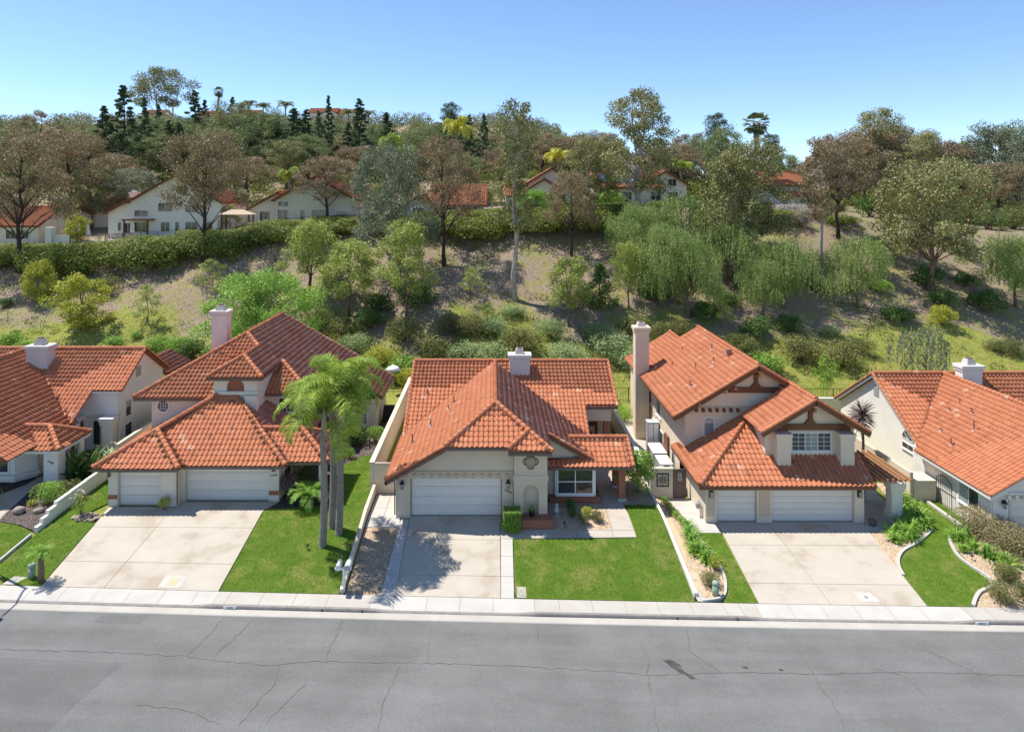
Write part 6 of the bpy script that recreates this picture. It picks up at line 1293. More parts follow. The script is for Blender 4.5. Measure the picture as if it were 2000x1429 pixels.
SHRUBS = [('hedge',-65.3,92,5.0), ('hedge',-64.5,88,4.7), ('hedge',-57.4,86,5.3), ('hedge',-52.5,84,5.8), ('hedge',-52.5,90,5.5), ('hedge',-47.2,86,6.0),
 ('hedge',-43.4,85,5.9), ('hedge',-42.2,88,6.1), ('hedge',-41.0,90,4.8), ('hedge',-36.1,88,5.4), ('hedge',-48.7,94,5.8), ('hedge',-61.0,93,5.7),
 ('hedge',-41.9,95,5.1), ('hedge',-37.1,93,4.3), ('hedge',-32.4,92,5.7), ('hedge',-28.6,90,5.5), ('hedge',-30.6,95,6.6), ('hedge',-26.5,95,5.8),
 ('hedge',-22.1,92,6.4), ('hedge',-19.0,94,6.5), ('hedge',-15.7,96,6.6), ('hedge',-22.6,97,6.0), ('hedge',-5.9,92,6.4), ('hedge',-2.3,89,6.2),
 ('hedge',-10.0,91,5.6), ('hedge',0.5,92,5.7), ('hedge',4.8,93,6.4), ('hedge',6.0,89,5.5), ('hedge',8.9,91,5.6), ('hedge',12.8,89,6.2),
 ('hedge',16.1,92,6.4), ('hedge',12.8,94,5.8), ('hedge',-2.4,95,6.6), ('hedge',-7.6,96,5.9), ('hedge',2.7,96,5.9), ('hedge',18.1,95,5.1),
 ('hedge',-32.4,93,6.4), ('hedge',-24.0,91,6.3), ('hedge',-15.6,91,6.3), ('hedge',-12.2,92,6.4), ('hedge',-4.1,91,6.3), ('hedge',1.5,90,6.2),
 ('hedge',7.7,89,6.2), ('hedge',11.0,91,6.3), ('hedge',14.3,90,6.2), ('hedge',17.6,91,5.6), ('hedge',3.4,93,6.4), ('hedge',6.3,94,6.5),
 ('hedge',-8.8,93,6.4), ('hedge',-34.9,92,5.7), ('hedge',-67.5,93,6.4), ('hedge',-61.8,89,6.2), ('hedge',-45.0,91,6.3), ('dark',58.4,103,4.8),
 ('toyon',68.9,101,5.4), ('dark',72.9,98,4.5), ('toyon',78.2,100,5.4), ('dark',51.2,88,2.7), ('toyon',62.1,88,3.4), ('hedge',36.3,93,5.7),
 ('hedge',38.7,92,5.7), ('lav',43.9,98,6.8), ('lav',44.7,95,5.1), ('lav',41.8,91,3.5), ('hedge',48.4,93,4.3), ('toyon',48.0,95,4.4),
 ('toyon',-46.6,79.3,3.7), ('toyon',-18.4,72.0,2.9), ('toyon',-16.0,70.6,3.3), ('silver',-14.2,67.6,3.4), ('dark',-12.7,73.8,3.4), ('dark',-8.7,73.8,4.5),
 ('toyon',-9.1,68.4,3.7), ('toyon',-5.8,66.2,4.1), ('silver',-3.0,66.2,4.1), ('toyon',-4.2,69.9,3.8), ('toyon',-1.8,70.2,3.2), ('silver',0.1,65.8,4.0),
 ('toyon',2.7,66.9,4.3), ('silver',6.0,69.8,3.2), ('silver',7.2,65.8,4.3), ('silver',11.9,68.3,4.7), ('silver',10.7,70.3,3.2), ('toyon',14.9,71.0,3.3),
 ('toyon',19.3,70.3,3.2), ('toyon',17.4,70.2,3.2), ('silver',2.1,73.6,2.8), ('silver',13.4,66.5,3.6), ('silver',0.1,70.4,3.2), ('yellowb',-10.9,65.0,3.0),
 ('brightb',-8.4,63.5,3.4), ('yellowb',-7.7,61.2,2.4), ('brightb',-9.3,62.8,2.4), ('dark',31.9,71.3,2.9), ('dark',43.9,73.0,2.6), ('dark',45.2,73.3,2.3),
 ('yellowb',49.1,72.8,2.8), ('dark',51.1,75.7,3.5), ('dark',57.5,81.1,2.7), ('dark',56.4,75.9,3.9), ('toyon',31.1,67.1,4.0), ('toyon',34.9,66.5,4.0),
 ('toyon',37.9,68.6,2.7), ('toyon',25.3,67.5,3.1), ('dark',28.0,70.5,2.7), ('silver',36.2,71.6,2.2), ('dark',51.6,79.2,3.7), ('brightb',26.8,65.4,3.5),
 ('toyon',52.1,69.0,2.1), ('toyon',53.3,68.4,2.3), ('dark',38.1,78.3,2.2), ('brightb',42.0,78.3,2.4), ('dark',23.1,72.2,3.3), ('dark',18.3,75.2,3.5),
 ('dark',10.3,75.6,2.3), ('brightb',45.3,77.9,2.6), ('brightb',-37.5,69.9,1.3), ('brightb',-39.0,68.6,2.1), ('brightb',-34.2,68.1,2.6), ('brightb',-31.6,66.9,3.1),
 ('brightb',-50.5,69.6,2.7), ('dark',-29.9,66.0,3.0), ('brightb',-27.6,66.0,2.5), ('dark',-56.9,77.6,1.8), ('brightb',-48.2,68.6,2.1), ('dark',-13.3,71.2,3.3),
 ('dark',-21.8,76.1,2.3), ('hedge',24.6,98,4.5), ('brightb',14.2,99,5.3), ('brightb',17.3,99,4.6), ('brightb',10.2,100,3.1), ('dark',65.4,104,5.6),
 ('dark',76.4,106,5.7), ('dark',27.2,69.6,2.7), ('dark',17.1,77.2,3.6), ('dark',26.4,74.3,2.9)]
DESC = {'euc_brown': ('eucalyptus_tree', 'brown-leaved eucalyptus with dark trunk'), 'euc_olive': ('eucalyptus_tree', 'olive-leaved eucalyptus'), 'euc_grey': ('eucalyptus_tree', 'grey-green spreading eucalyptus'), 'euc_white': ('eucalyptus_tree', 'slender eucalyptus with white trunk'),
 'euc_white2': ('eucalyptus_tree', 'olive eucalyptus with pale trunk'), 'euc_tall': ('eucalyptus_tree', 'very tall dense eucalyptus'), 'euc_sparse': ('eucalyptus_tree', 'sparse open eucalyptus'), 'euc_umbrella': ('eucalyptus_tree', 'bare-stemmed eucalyptus with high umbrella crown'),
 'euc_green': ('eucalyptus_tree', 'green-leaved rounded eucalyptus'), 'pine': ('pine_tree', 'narrow dark green pine'), 'pine_round': ('pine_tree', 'broad rounded dark pine'), 'fan_palm': ('fan_palm', 'fan palm with round crown'), 'queen_far': ('palm_tree', 'small distant feather palm'), 'queen_far2': ('palm_tree', 'green feather palm'), 'queen_yel': ('palm_tree', 'yellowish feather palm'),
 'pepper': ('pepper_tree', 'weeping green pepper tree'), 'weeping': ('weeping_tree', 'thin grey weeping tree'), 'young2': ('young_tree', 'slim airy young tree'), 'young': ('young_tree', 'small thin young tree'), 'yellow': ('young_tree', 'yellow-green bushy tree'), 'bright': ('leafy_tree', 'lush bright green tree'), 'cone_dark': ('conical_tree', 'dense dark green cone-shaped tree'), 'sapling': ('sapling', 'bright green sapling with thin straight stem')}
ZONE = {'slope': 'on the slope above the houses', 'row': 'beside the hillside houses', 'behind': 'in the woods behind the hillside houses', 'ridge': 'on the far ridge', 'foot': 'at the foot of the slope'}
from collections import Counter
TREES = [(('euc_green' if (t[0] == 'euc_brown' and t[1] == 'behind' and int(abs(t[2]) * 10) % 5 < (3 if t[2] < 0 else 1)) else t[0]),) + t[1:] for t in TREES]
TREES.sort(key=lambda t: t[2] / t[3]); tot = Counter((t[0], t[1]) for t in TREES); seen = Counter()
for kd, zn, x, y, h, w_ in TREES:
    i = seen[(kd, zn)]; seen[(kd, zn)] += 1; nm, ds = DESC[kd]
    lb = ds + ' ' + ZONE[zn] + ('' if tot[(kd, zn)] == 1 else ', %s from left' % nth(i))
    pr = PROTO[kd][i % len(PROTO[kd])]
    place(pr, nm, x, y, w_, h, lb, 'palm' if 'palm' in nm else 'tree', ds.split(' with')[0] + 's ' + ZONE[zn] if tot[(kd, zn)] > 1 else None)
SDESC = {'hedge': 'dense green hedge mound along the hilltop', 'toyon': 'rounded bronze-green shrub on the slope', 'silver': 'silvery grey-green shrub on the slope', 'dark': 'dark green shrub on the slope', 'brightb': 'bright green shrub on the slope', 'yellowb': 'yellow-green shrub at the slope', 'lav': 'greyish dry brush mound at the hilltop'}
SHRUBS.sort(key=lambda t: t[1] / t[2]); seen = Counter()
for kd, x, y, w_ in SHRUBS:
    i = seen[kd]; seen[kd] += 1; pr = SH[kd][i % len(SH[kd])]
    big = 1.5 if kd == 'hedge' else 1.12
    hh = w_ * pr.h / pr.w * RND.uniform(0.85, 1.15) * (0.92 if kd == 'hedge' else 1)
    if kd in ('hedge', 'lav'): hh = max(1.1, min(3.8, lerp_table(TOP_TAB, x * 97 / y) + 0.55 - ground(x, y))) * RND.uniform(0.7, 1.12)   # kept clipped to the terrace level
    place(pr, 'hedge_shrub' if kd == 'hedge' else 'shrub', x, y, w_ * big, hh, SDESC[kd] + ', %s from left' % nth(i), 'shrub', SDESC[kd].replace(' mound', ' mounds').replace('shrub', 'shrubs'), ('stem', 'foliage'))
# far woodland and understorey: a mass nobody could count
rng = np.random.default_rng(77); CV = []; CF = []; CR = []; nv = 0
def scatter_wood(n, y0, y1, a0, a1, rmin, rmax, nl, ls):
    global nv
    for i in range(n):
        y = y0 + (y1 - y0) * rng.random() ** 0.8; a = a0 + (a1 - a0) * rng.random(); x = a * y; k = rng.uniform(rmin, rmax)
        p, o = ball_pts(nl, rng, 0.5); P_ = p * np.array([k, k, k * 0.9]) + np.array([x, y, ground(x, y) + k * 0.75])
        V, F, R_ = leaf_quads(P_, ls, rng, 0.2, 0.6, out=o); CV.append(V); CF.append(F + nv); CR.append(R_ * 0.6 + 0.4 * rng.random()); nv += len(V)
scatter_wood(620, 150, 352, -0.80, 0.16, 2.4, 4.6, 200, 0.68); scatter_wood(200, 150, 352, 0.16, 0.85, 2.5, 4.5, 200, 0.68)
tag(obj('far_woodland', np_mesh('far_woodland', np.concatenate(CV), np.concatenate(CF), 'woods', np.concatenate(CR))), 'leafy mass of far trees covering the upper hill', 'woodland', kind='stuff')
CV = []; CF = []; CR = []; nv = 0
scatter_wood(420, 111, 158, -0.80, 0.85, 1.2, 2.8, 200, 0.42)
tag(obj('undergrowth', np_mesh('undergrowth', np.concatenate(CV), np.concatenate(CF), 'hedge', np.concatenate(CR))), 'low scrub under the trees behind the hillside houses', 'undergrowth', kind='stuff')

# ground cover creeping over the slope
rng = np.random.default_rng(91); CV = []; CF = []; CR = []; nv = 0
for i in range(950):
    y = rng.uniform(64, 112); x = rng.uniform(-0.76, 0.80) * y
    if mnoise.noise((x * 0.09, y * 0.13, 7.7)) < -0.05: continue
    k = rng.uniform(0.5, 1.7); p_, o_ = ball_pts(90, rng, 0.3); P_ = p_ * np.array([k, k * 0.8, 0.28]) + np.array([x, y, 0]); P_[:, 2] += np.array([ground(a, b) for a, b in P_[:, :2]]) + 0.08
    V_, F_, R_ = leaf_quads(P_, 0.2, rng, 0.0, 0.5, up=0.8); CV.append(V_); CF.append(F_ + nv); CR.append(R_ * 0.6 + 0.4 * rng.random()); nv += len(V_)
tag(obj('ground_cover', np_mesh('ground_cover', np.concatenate(CV), np.concatenate(CF), 'cover', np.concatenate(CR))), 'low green ground cover creeping over the slope', 'ground cover', kind='stuff')
# ------------------------------------------------------------------ houses along the hilltop
def hill_house(label, x0, x1, y0, y1, zb, gables, wallmat, wins, extra=None):
    """gables: list of (xa, xb, y_front, y_back, z_eave, pitch) ridge running in depth, or ('E', xa, xb, yf, yb, ze, pitch) ridge running across"""
    Hh = wthing('house', label, 'house', ((x0 + x1) / 2, (y0 + y1) / 2, zb)); R = Roof(Hh, fascia='brown_wood', max_single=0); w = MB()
    for i, g in enumerate(gables):
        if g[0] == 'E':
            _, xa, xb, yf, yb, ze, pt = g; ym = (yf + yb) / 2; zr = ze + pt * (ym - yf)
            R.plane([(xa, yf, ze), (xb, yf, ze), (xb, ym, zr), (xa, ym, zr)], seed=i); R.plane([(xa, ym, zr), (xb, ym, zr), (xb, yb, ze), (xa, yb, ze)], seed=i + 5); R.cap((xa, ym, zr), (xb, ym, zr))
            w.slab_x([(yf + 0.6, zb - 2), (yb - 0.6, zb - 2), (yb - 0.6, ze + 0.2), (ym, zr - 0.2), (yf + 0.6, ze + 0.2)], xa + 0.5, xb - 0.5); R.fascia((xa, yf + 0.03, ze), (xb, yf + 0.03, ze))
        else:
            xa, xb, yf, yb, ze, pt = g; xm = (xa + xb) / 2; zr = ze + pt * (xm - xa)
            R.plane([(xa, yf, ze), (xm, yf, zr), (xm, yb, zr), (xa, yb, ze)], seed=i); R.plane([(xm, yf, zr), (xb, yf, ze), (xb, yb, ze), (xm, yb, zr)], seed=i + 5); R.cap((xm, yf, zr), (xm, yb, zr))
            w.slab_y([(xa + 0.5, zb - 2), (xb - 0.5, zb - 2), (xb - 0.5, ze + 0.2), (xm, zr - 0.2), (xa + 0.5, ze + 0.2)], yf + 0.5 + i * 0.003, yb - 0.5)
            for a, b in (((xa, yf, ze), (xm, yf, zr)), ((xm, yf, zr), (xb, yf, ze))): R.fas.beam((a[0], a[1], a[2] - 0.12), (b[0], b[1], b[2] - 0.12), 0.12, 0.3)
    R.finish(); wb(w, 'wall', wallmat, Hh)
    for (a0, a1, b0, b1, y) in wins: window(Hh, ('y', y), a0, a1, b0, b1, 2 if a1 - a0 > 1.2 else 1, 1, 0.08, 'trim_white', 'glass', False)
    return Hh
H1 = hill_house('white two-storey hillside house behind the brown eucalyptus at left', -57.5, -39.5, 98, 110, 11.9, [(-57.8, -49.8, 98.6, 109, 15.4, 0.55), (-54.0, -39.6, 97.6, 109, 17.0, 0.57)], 'stucco_white',
  [(-52.9, -50.8, 14.9, 15.9, 98.09), (-52.9, -50.7, 12.6, 14.2, 98.09), (-55.9, -55.3, 12.7, 14.1, 99.09), (-55.0, -53.7, 12.4, 14.0, 99.09), (-49.0, -47.6, 12.7, 14.2, 98.09), (-45.4, -43.5, 12.7, 14.2, 98.09), (-49.4, -47.2, 15.6, 17.0, 98.09), (-45.4, -43.5, 15.5, 16.7, 98.09), (-46.9, -46.2, 12.5, 14.2, 98.09), (-42.4, -41.2, 12.7, 14.2, 98.09)])
wb(MB().box(-53.6, -53.4, 96.4, 96.6, 11.5, 14.4).box(-50.2, -50.0, 96.4, 96.6, 11.5, 14.4).box(-53.8, -49.8, 96.3, 98.1, 14.4, 14.6), 'patio_cover', 'brown_wood', H1)
chimney(H1, -57.9, -56.8, 106, 107, 12, 18.6, 'stucco_white')
hill_house('low tiled hillside house at the left edge of the photo', -78, -66, 97, 106, 11.2, [('E', -80, -66.2, 97, 108, 13.6, 0.5)], 'stucco_b', [(-71.5, -70, 11.6, 13.0, 97.59), (-69.2, -68, 11.6, 13.0, 97.59), (-74.5, -73, 11.6, 13.0, 97.59)])
hill_house('tiled house with hip roof behind the first white hillside house', -69, -60, 112, 120, 12.6, [('E', -70.5, -60.5, 112, 120, 15.6, 0.5)], 'stucco_b', [(-64, -62.6, 13.2, 14.8, 112.59)])
hill_house('cream two-storey hillside house left of the grey-green eucalyptus', -37.5, -20, 99, 111, 13.8, [(-37.8, -27.0, 100.0, 111, 15.6, 0.55), (-33.0, -20.0, 99.0, 111, 17.3, 0.55)], 'stucco_b',
  [(-35.3, -33.6, 14.1, 15.7, 100.49), (-32.3, -30.6, 14.1, 16.0, 99.49), (-32.2, -30.5, 16.3, 17.2, 99.49), (-28.9, -28.2, 14.1, 16.0, 99.49), (-27.2, -24.6, 14.1, 16.0, 99.49), (-27.0, -25.2, 17.2, 18.6, 99.49), (-23.6, -21.8, 14.1, 15.8, 99.49)])
hill_house('low white hillside house with wide terracotta roof in the middle', -14, -0.8, 99, 109, 14.8, [('E', -9.6, -0.9, 99.2, 111, 16.6, 0.52), (-14.0, -8.0, 98.6, 108, 16.4, 0.55)], 'stucco_white',
  [(-4.4, -2.4, 14.9, 16.4, 99.79), (-6.0, -5.2, 14.9, 16.4, 99.79), (-7.0, -6.2, 14.9, 16.4, 99.79), (-12.0, -10.2, 15.0, 16.2, 99.09)])
hill_house('pale hillside house with three stepped red gables', 3.5, 14, 99, 111, 15.6, [(5.0, 13.0, 101.5, 112, 19.9, 0.6), (5.0, 10.4, 100.2, 108, 19.0, 0.6), (8.8, 12.9, 99.0, 106, 18.3, 0.6), ('E', 1.5, 6, 101, 108, 18, 0.5)], 'stucco_white',
  [(6.3, 8.0, 16.9, 18.3, 100.69), (9.8, 10.9, 16.9, 18.3, 99.49), (11.3, 12.0, 15.7, 17.0, 99.49), (2.4, 4.4, 15.9, 17.4, 101.59)])
H5 = hill_house('white hillside house with dark solar panels on its roof', 15.5, 29, 100, 111, 16.2, [('E', 14.8, 26.0, 100, 111, 19.3, 0.45), (22.5, 30.0, 101.0, 111, 19.6, 0.6)], 'stucco_white',
  [(17, 18.4, 17.0, 18.6, 100.59), (19.6, 21.0, 17.0, 18.6, 100.59), (23.8, 25.4, 17.0, 18.6, 100.59), (26.6, 28.2, 17.0, 18.6, 101.49), (26.6, 28.0, 19.4, 20.6, 101.49)])
for i in range(4): wb(MB().prism([(16.2 + i * 1.35, 101.2, 20.0), (17.5 + i * 1.35, 101.2, 20.0), (17.5 + i * 1.35, 104.2, 21.35), (16.2 + i * 1.35, 104.2, 21.35)], [(16.2 + i * 1.35, 101.2, 20.06), (17.5 + i * 1.35, 101.2, 20.06), (17.5 + i * 1.35, 104.2, 21.41), (16.2 + i * 1.35, 104.2, 21.41)]), 'solar_panel', 'glass', H5)
chimney(H5, 21.2, 22.4, 101.2, 102.2, 16, 23.2, 'stucco_white')
hill_house('white hillside house with red roof between the eucalyptus at right', 50, 57.5, 118, 128, 16.1, [('E', 46, 56.2, 118, 128, 19.9, 0.5), ('E', 51.5, 55.8, 116.6, 119.5, 18.0, 0.5)], 'stucco_white',
  [(53.3, 53.9, 16.5, 17.6, 118.59), (54.6, 55.2, 16.4, 17.7, 118.59), (54.6, 55.2, 18.6, 19.6, 118.59), (52.2, 52.9, 18.6, 19.6, 118.59)])
for i, (x, y, s, lb) in enumerate([(-178, 348, 1.0, 'tiny white house with red roof on the ridge under the umbrella eucalyptus'), (-150, 349, 0.9, 'tiny red-roofed house on the ridge left of the distant fan palm'), (-128, 347, 1.0, 'tiny red-roofed house on the ridge by the distant palms'), (-88, 346, 1.2, 'red-roofed house on the ridge between two tall narrow pines'), (-76, 347, 1.1, 'red-roofed house with white chimney on the far ridge')]):
    z = ground(x, y); hh = hill_house(lb, x - 7, x + 7, y, y + 10, z, [('E', x - 7 * s, x + 6 * s, y, y + 11, z + 5 * s, 0.5), (x - 1, x + 6.5 * s, y - 2, y + 8, z + 4.2 * s, 0.5)], 'stucco_white', [(x + 1.2, x + 2.4, z + 2.8, z + 4.0, y - 1.51), (x + 3.4, x + 4.6, z + 2.8, z + 4.0, y - 1.51), (x - 4, x - 2.5, z + 2.8, z + 4.2, y + 0.59)])
# terrace walls, pillars, railings, furniture of the hill houses
def iron_fence(label, pts, h, spacing=0.14, mat='black_metal', rail=0.02, post_every=2.4):
    f = wthing('iron_fence', label, 'fence', (*pts[0], ground(*pts[0]))); pk = MB(); rl = MB()
    for (xa, ya), (xb, yb) in zip(pts, pts[1:]):
        L = math.hypot(xb - xa, yb - ya); n = max(1, int(L / post_every))
        for i in range(n + 1):
            t = i / n; x, y = xa + (xb - xa) * t, ya + (yb - ya) * t; g = ground(x, y); wb(MB().box(x - 0.035, x + 0.035, y - 0.035, y + 0.035, g - 0.2, g + h + 0.06), 'post', mat, f)
            if i < n:
                t2 = (i + 1) / n; x2, y2 = xa + (xb - xa) * t2, ya + (yb - ya) * t2; g2 = ground(x2, y2)
                for zz in (0.12, h): rl.beam((x, y, g + zz), (x2, y2, g2 + zz), 0.03, 0.04)
                m = int(L / n / spacing)
                for j in range(1, m): q = j / m; xx, yy = x + (x2 - x) * q, y + (y2 - y) * q; gg = g + (g2 - g) * q; pk.beam((xx, yy, gg + 0.1), (xx + 1e-4, yy, gg + h), rail, rail)
    wb(rl, 'rail', mat, f); o = wb(pk, 'pickets', mat, f); o['kind'] = 'stuff'; return f
iron_fence('black iron fence at the back of the middle house', [(-7.2, 60.8), (9.5, 60.8)], 1.25); iron_fence('black iron fence behind the two-storey house', [(9.8, 60.8), (25.2, 60.8)], 1.25)
iron_fence('black iron fence behind the right-hand white house', [(25.6, 60.8), (42, 60.8)], 1.25); iron_fence('black iron fence behind the cream house with the tower', [(-24, 60.8), (-7.5, 60.8)], 1.25)
iron_fence('black iron fence at the back of the far-left house', [(-42, 60.8), (-24.4, 60.8)], 1.25)
iron_fence('dark railing along the terrace of the white hillside house at left', [(-60.5, 95.3), (-40.5, 95.3)], 1.05, 0.2); iron_fence('dark railing along the terrace of the cream hillside house', [(-37.5, 97), (-20, 97)], 1.05, 0.2); iron_fence('dark railing before the low white hillside house in the middle', [(-14, 97.5), (-1.5, 97.5)], 1.05, 0.2)
for x, y, w_, h, lb in ((-63.4, 95.3, 0.9, 2.3, 'white pillar at the left end of the hillside terrace'), (-40.2, 96.5, 0.7, 1.9, 'white pillar between the two left hillside houses'), (8.9, 97.5, 0.9, 2.2, 'white pillar by the stepped-gable hillside house')):
    t = wthing('pillar', lb, 'pillar', (x, y, ground(x, y))); g = ground(x, y); wb(MB().box(x - w_ / 2, x + w_ / 2, y - w_ / 2, y + w_ / 2, g - 0.4, g + h), 'shaft', 'stucco_white', t); wb(MB().box(x - w_ / 2 - 0.08, x + w_ / 2 + 0.08, y - w_ / 2 - 0.08, y + w_ / 2 + 0.08, g + h, g + h + 0.15), 'cap', 'stucco_white', t)
tag(MB().box(-62.9, -60.6, 95.2, 95.4, 10.5, ground(-61, 95.3) + 1.2).build('terrace_wall', 'stucco_white'), 'short white terrace wall beside the left hilltop pillar', 'wall')
tag(MB().box(6.2, 8.4, 97.4, 97.6, 14, ground(7, 97.5) + 2.0).build('terrace_wall', 'stucco_white'), 'white terrace wall beside the bright green hilltop tree', 'wall')
def terrace(x0, x1, y0, y1): tag(patch('terrace', [(x0, y0), (x1, y0), (x1, y1), (x0, y1)], 0.05, 'concrete_old', None, 1.0, 0.0), kind='structure')
terrace(-62, -40.5, 95.5, 98.5); terrace(-38, -20, 97.2, 100); terrace(-14, -1, 97.7, 100)
GZ = wthing('gazebo', 'open timber gazebo with pale canvas roof beside the cream hillside house', 'gazebo', (-37.6, 97.8, ground(-37.6, 97.8))); g = ground(-37.6, 97.8)
for dx, dy in ((-2, -0.9), (2, -0.9), (-2, 0.9), (2, 0.9)): wb(MB().box(-37.6 + dx - 0.09, -37.6 + dx + 0.09, 97.9 + dy - 0.09, 97.9 + dy + 0.09, g - 0.3, g + 2.3), 'post', 'brown_wood', GZ)
wb(MB().prism([(-40, 96.7, g + 2.3), (-35.2, 96.7, g + 2.3), (-35.2, 99.1, g + 2.3), (-40, 99.1, g + 2.3)], [(-38.4, 97.7, g + 3.0), (-36.8, 97.7, g + 3.0), (-36.8, 98.1, g + 3.0), (-38.4, 98.1, g + 3.0)]), 'canopy', 'trim_tan', GZ)
UM = wthing('parasol', 'closed pale parasol on the left hillside terrace', 'parasol', (-59.0, 97, ground(-59, 97))); g = ground(-59, 97)
wb(MB().tube([(-59, 97, g), (-59, 97, g + 2.5)], [0.03, 0.03], 6), 'pole', 'brown_wood', UM); wb(MB().lathe([(0.32, g + 0.9), (0.22, g + 1.6), (0.05, g + 2.5)], -59, 97, 8), 'canopy', 'trim_white', UM)
for i, (x, y) in enumerate(((-57.4, 96.8), (-56.1, 96.7), (-55.0, 96.9), (-52.8, 96.7))):
    g = ground(x, y); t = wthing('patio_chair', 'pale patio chair on the left hillside terrace, %s from left' % nth(i), 'chair', (x, y, g), 'patio chairs on the hillside terrace')
    wb(MB().box(x - 0.25, x + 0.25, y - 0.25, y + 0.25, g + 0.38, g + 0.45), 'seat', 'trim_tan', t); wb(MB().box(x - 0.25, x + 0.25, y + 0.2, y + 0.25, g + 0.45, g + 0.95), 'backrest', 'trim_tan', t)
    for a in (-.22, .22):
        for b in (-.22, .22): wb(MB().box(x + a - .02, x + a + .02, y + b - .02, y + b + .02, g, g + 0.38), 'leg', 'black_metal', t)
tag(MB().box(23.5, 33, 58.6, 58.9, -1.2, 0.1).build('garden_wall', 'stucco_white'), 'low white garden wall behind the two-storey house', 'wall')

# ------------------------------------------------------------------ foreground palms and yard plants
def ring_trunk(h, r0, r1, n=40):
    path = []; rad = []
    for i in range(n + 1):
        t = i / n; path.append((0.10 * math.sin(t * 3), 0.05 * math.sin(t * 5), -0.3 + (h + 0.3) * t)); rad.append((r0 * 1.25 if i < 2 else r0 + (r1 - r0) * t) * (1.05 if i % 2 else 0.98))
    return MB().tube(path, rad, 10).mesh('trunk', 'palm_trunk', True)
FR = [make_palm_frond(300 + i, 3.9, 85, 0.85, 'palm', 0.85 + 0.15 * (i % 3), 0.032, 0.5) for i in range(6)]
def queen_palm(x, y, h, label, nf, seed, s=1.0):
    r = random.Random(seed); t = thing('queen_palm', label, 'palm', (x, y, ground(x, y)), 'three queen palms on the left lawn')
    obj('trunk', ring_trunk(h, 0.20, 0.14), t); obj('crownshaft', MB().tube([(0.1, 0, h - 0.15), (0.1, 0, h + 0.5), (0.1, 0, h + 1.0)], [0.14, 0.13, 0.06], 9).mesh('crownshaft', 'bark_pale', True), t)
    for i in range(nf):
        f = obj('frond', FR[i % 6], t); q = i / nf
        f.matrix_local = Matrix.Translation((0.1, 0, h + 0.75 - 0.35 * q)) @ Matrix.Rotation(i * 2.39996 + r.uniform(-.25, .25), 4, 'Z') @ Matrix.Rotation(-0.35 + 1.0 * q + r.uniform(-.12, .12), 4, 'Y') @ Matrix.Scale(s * r.uniform(0.8, 1.05), 4)
queen_palm(-8.83, 34.38, 6.0, 'queen palm nearest the street with the lowest drooping crown', 11, 5, 0.92); queen_palm(-8.73, 35.95, 6.5, 'middle queen palm of the three, standing farthest from the street', 9, 6, 0.9); queen_palm(-8.22, 35.39, 7.0, 'tallest queen palm of the three, nearest the low boundary wall', 12, 8, 0.95)
def strap(seed, r, n, mat, w=0.03, arch=1.0, stiff=False):
    rng = random.Random(seed); V = []; F = []; R_ = []
    for i in range(n):
        a = rng.uniform(0, 6.28); b = r * 0.35 * math.sqrt(rng.random()); bx, by = math.cos(a * 1.7) * b, math.sin(a * 1.7) * b; L = r * rng.uniform(0.8, 1.25); el = math.radians(rng.uniform(25, 88)); rv = rng.random(); o = len(V); x = z = 0.0; ww = w * rng.uniform(0.7, 1.2)
        for j in range(4):
            wj = ww * (1, 1.1, 0.8, 0.08)[j]; V += [(bx + math.cos(a) * x - math.sin(a) * wj, by + math.sin(a) * x + math.cos(a) * wj, z), (bx + math.cos(a) * x + math.sin(a) * wj, by + math.sin(a) * x - math.cos(a) * wj, z)]; R_ += [rv] * 2
            x += math.cos(el) * L / 3; z += math.sin(el) * L / 3; z = max(z, 0.02); el -= (0.05 if stiff else 0.42 * arch)
        F += [(o + 2 * j, o + 2 * j + 1, o + 2 * j + 3, o + 2 * j + 2) for j in range(3)]
    me = bpy.data.meshes.new('leaves'); me.from_pydata(V, [], F); at = me.attributes.new('rnd', 'FLOAT', 'POINT'); at.data.foreach_set('value', R_); me.materials.append(MAT[mat]); return me
AGA = [strap(400 + i, 0.8, 150, 'strap', 0.022) for i in range(3)]
def strap_plant(x, y, s, label, group, me=None, name='agapanthus', z=0.0):
    o = obj(name, me or AGA[int(abs(x * 7)) % 3]); o.location = (x, y, ground(x, y) + z); o.scale = (s, s, s * 0.95); o.rotation_euler = (0, 0, RND.uniform(0, 6)); return tag(o, label, 'plant', group)
for i, (x, y, s) in enumerate([(11.0, 37.6, 0.75), (10.85, 36.6, 0.9), (10.75, 35.7, 1.0), (10.95, 34.9, 1.0), (11.1, 34.2, 0.95), (10.6, 35.1, 0.8)]): strap_plant(x, y, s, 'green strap-leaved clump in the long gravel bed, %s from the house' % nth(i), 'strap-leaved clumps in the long gravel bed')
for i, (x, y, s) in enumerate([(25.1, 41.0, 1.2), (24.6, 40.2, 1.2), (25.0, 39.5, 1.1), (24.0, 39.0, 1.25), (24.5, 38.4, 1.2), (23.6, 38.0, 1.15), (24.2, 37.6, 1.1), (23.2, 37.0, 1.15), (22.8, 36.5, 1.0), (22.2, 37.0, 0.9), (21.9, 36.2, 0.8)]): strap_plant(x, y, s, 'strap-leaved clump beside the pergola bed, %s from the back' % nth(i), 'strap-leaved clumps by the pergola')
for i, (x, y, s) in enumerate([(25.35, 36.3, 0.9), (25.9, 36.6, 1.0), (25.6, 35.5, 0.8), (26.0, 34.9, 1.0), (26.4, 34.2, 1.0), (26.0, 33.6, 0.8), (25.0, 35.4, 0.6)]): strap_plant(x, y, s, 'strap-leaved clump before the pinkish shrub, %s from the back' % nth(i), 'strap-leaved clumps at far right')
strap_plant(-25.0, 43.0, 1.5, 'large pale strap-leaved clump behind the white porch column', None, strap(420, 0.9, 130, 'silver', 0.035)); strap_plant(24.3, 45.5, 1.5, 'spiky grass-like plant behind the pergola slats', None)
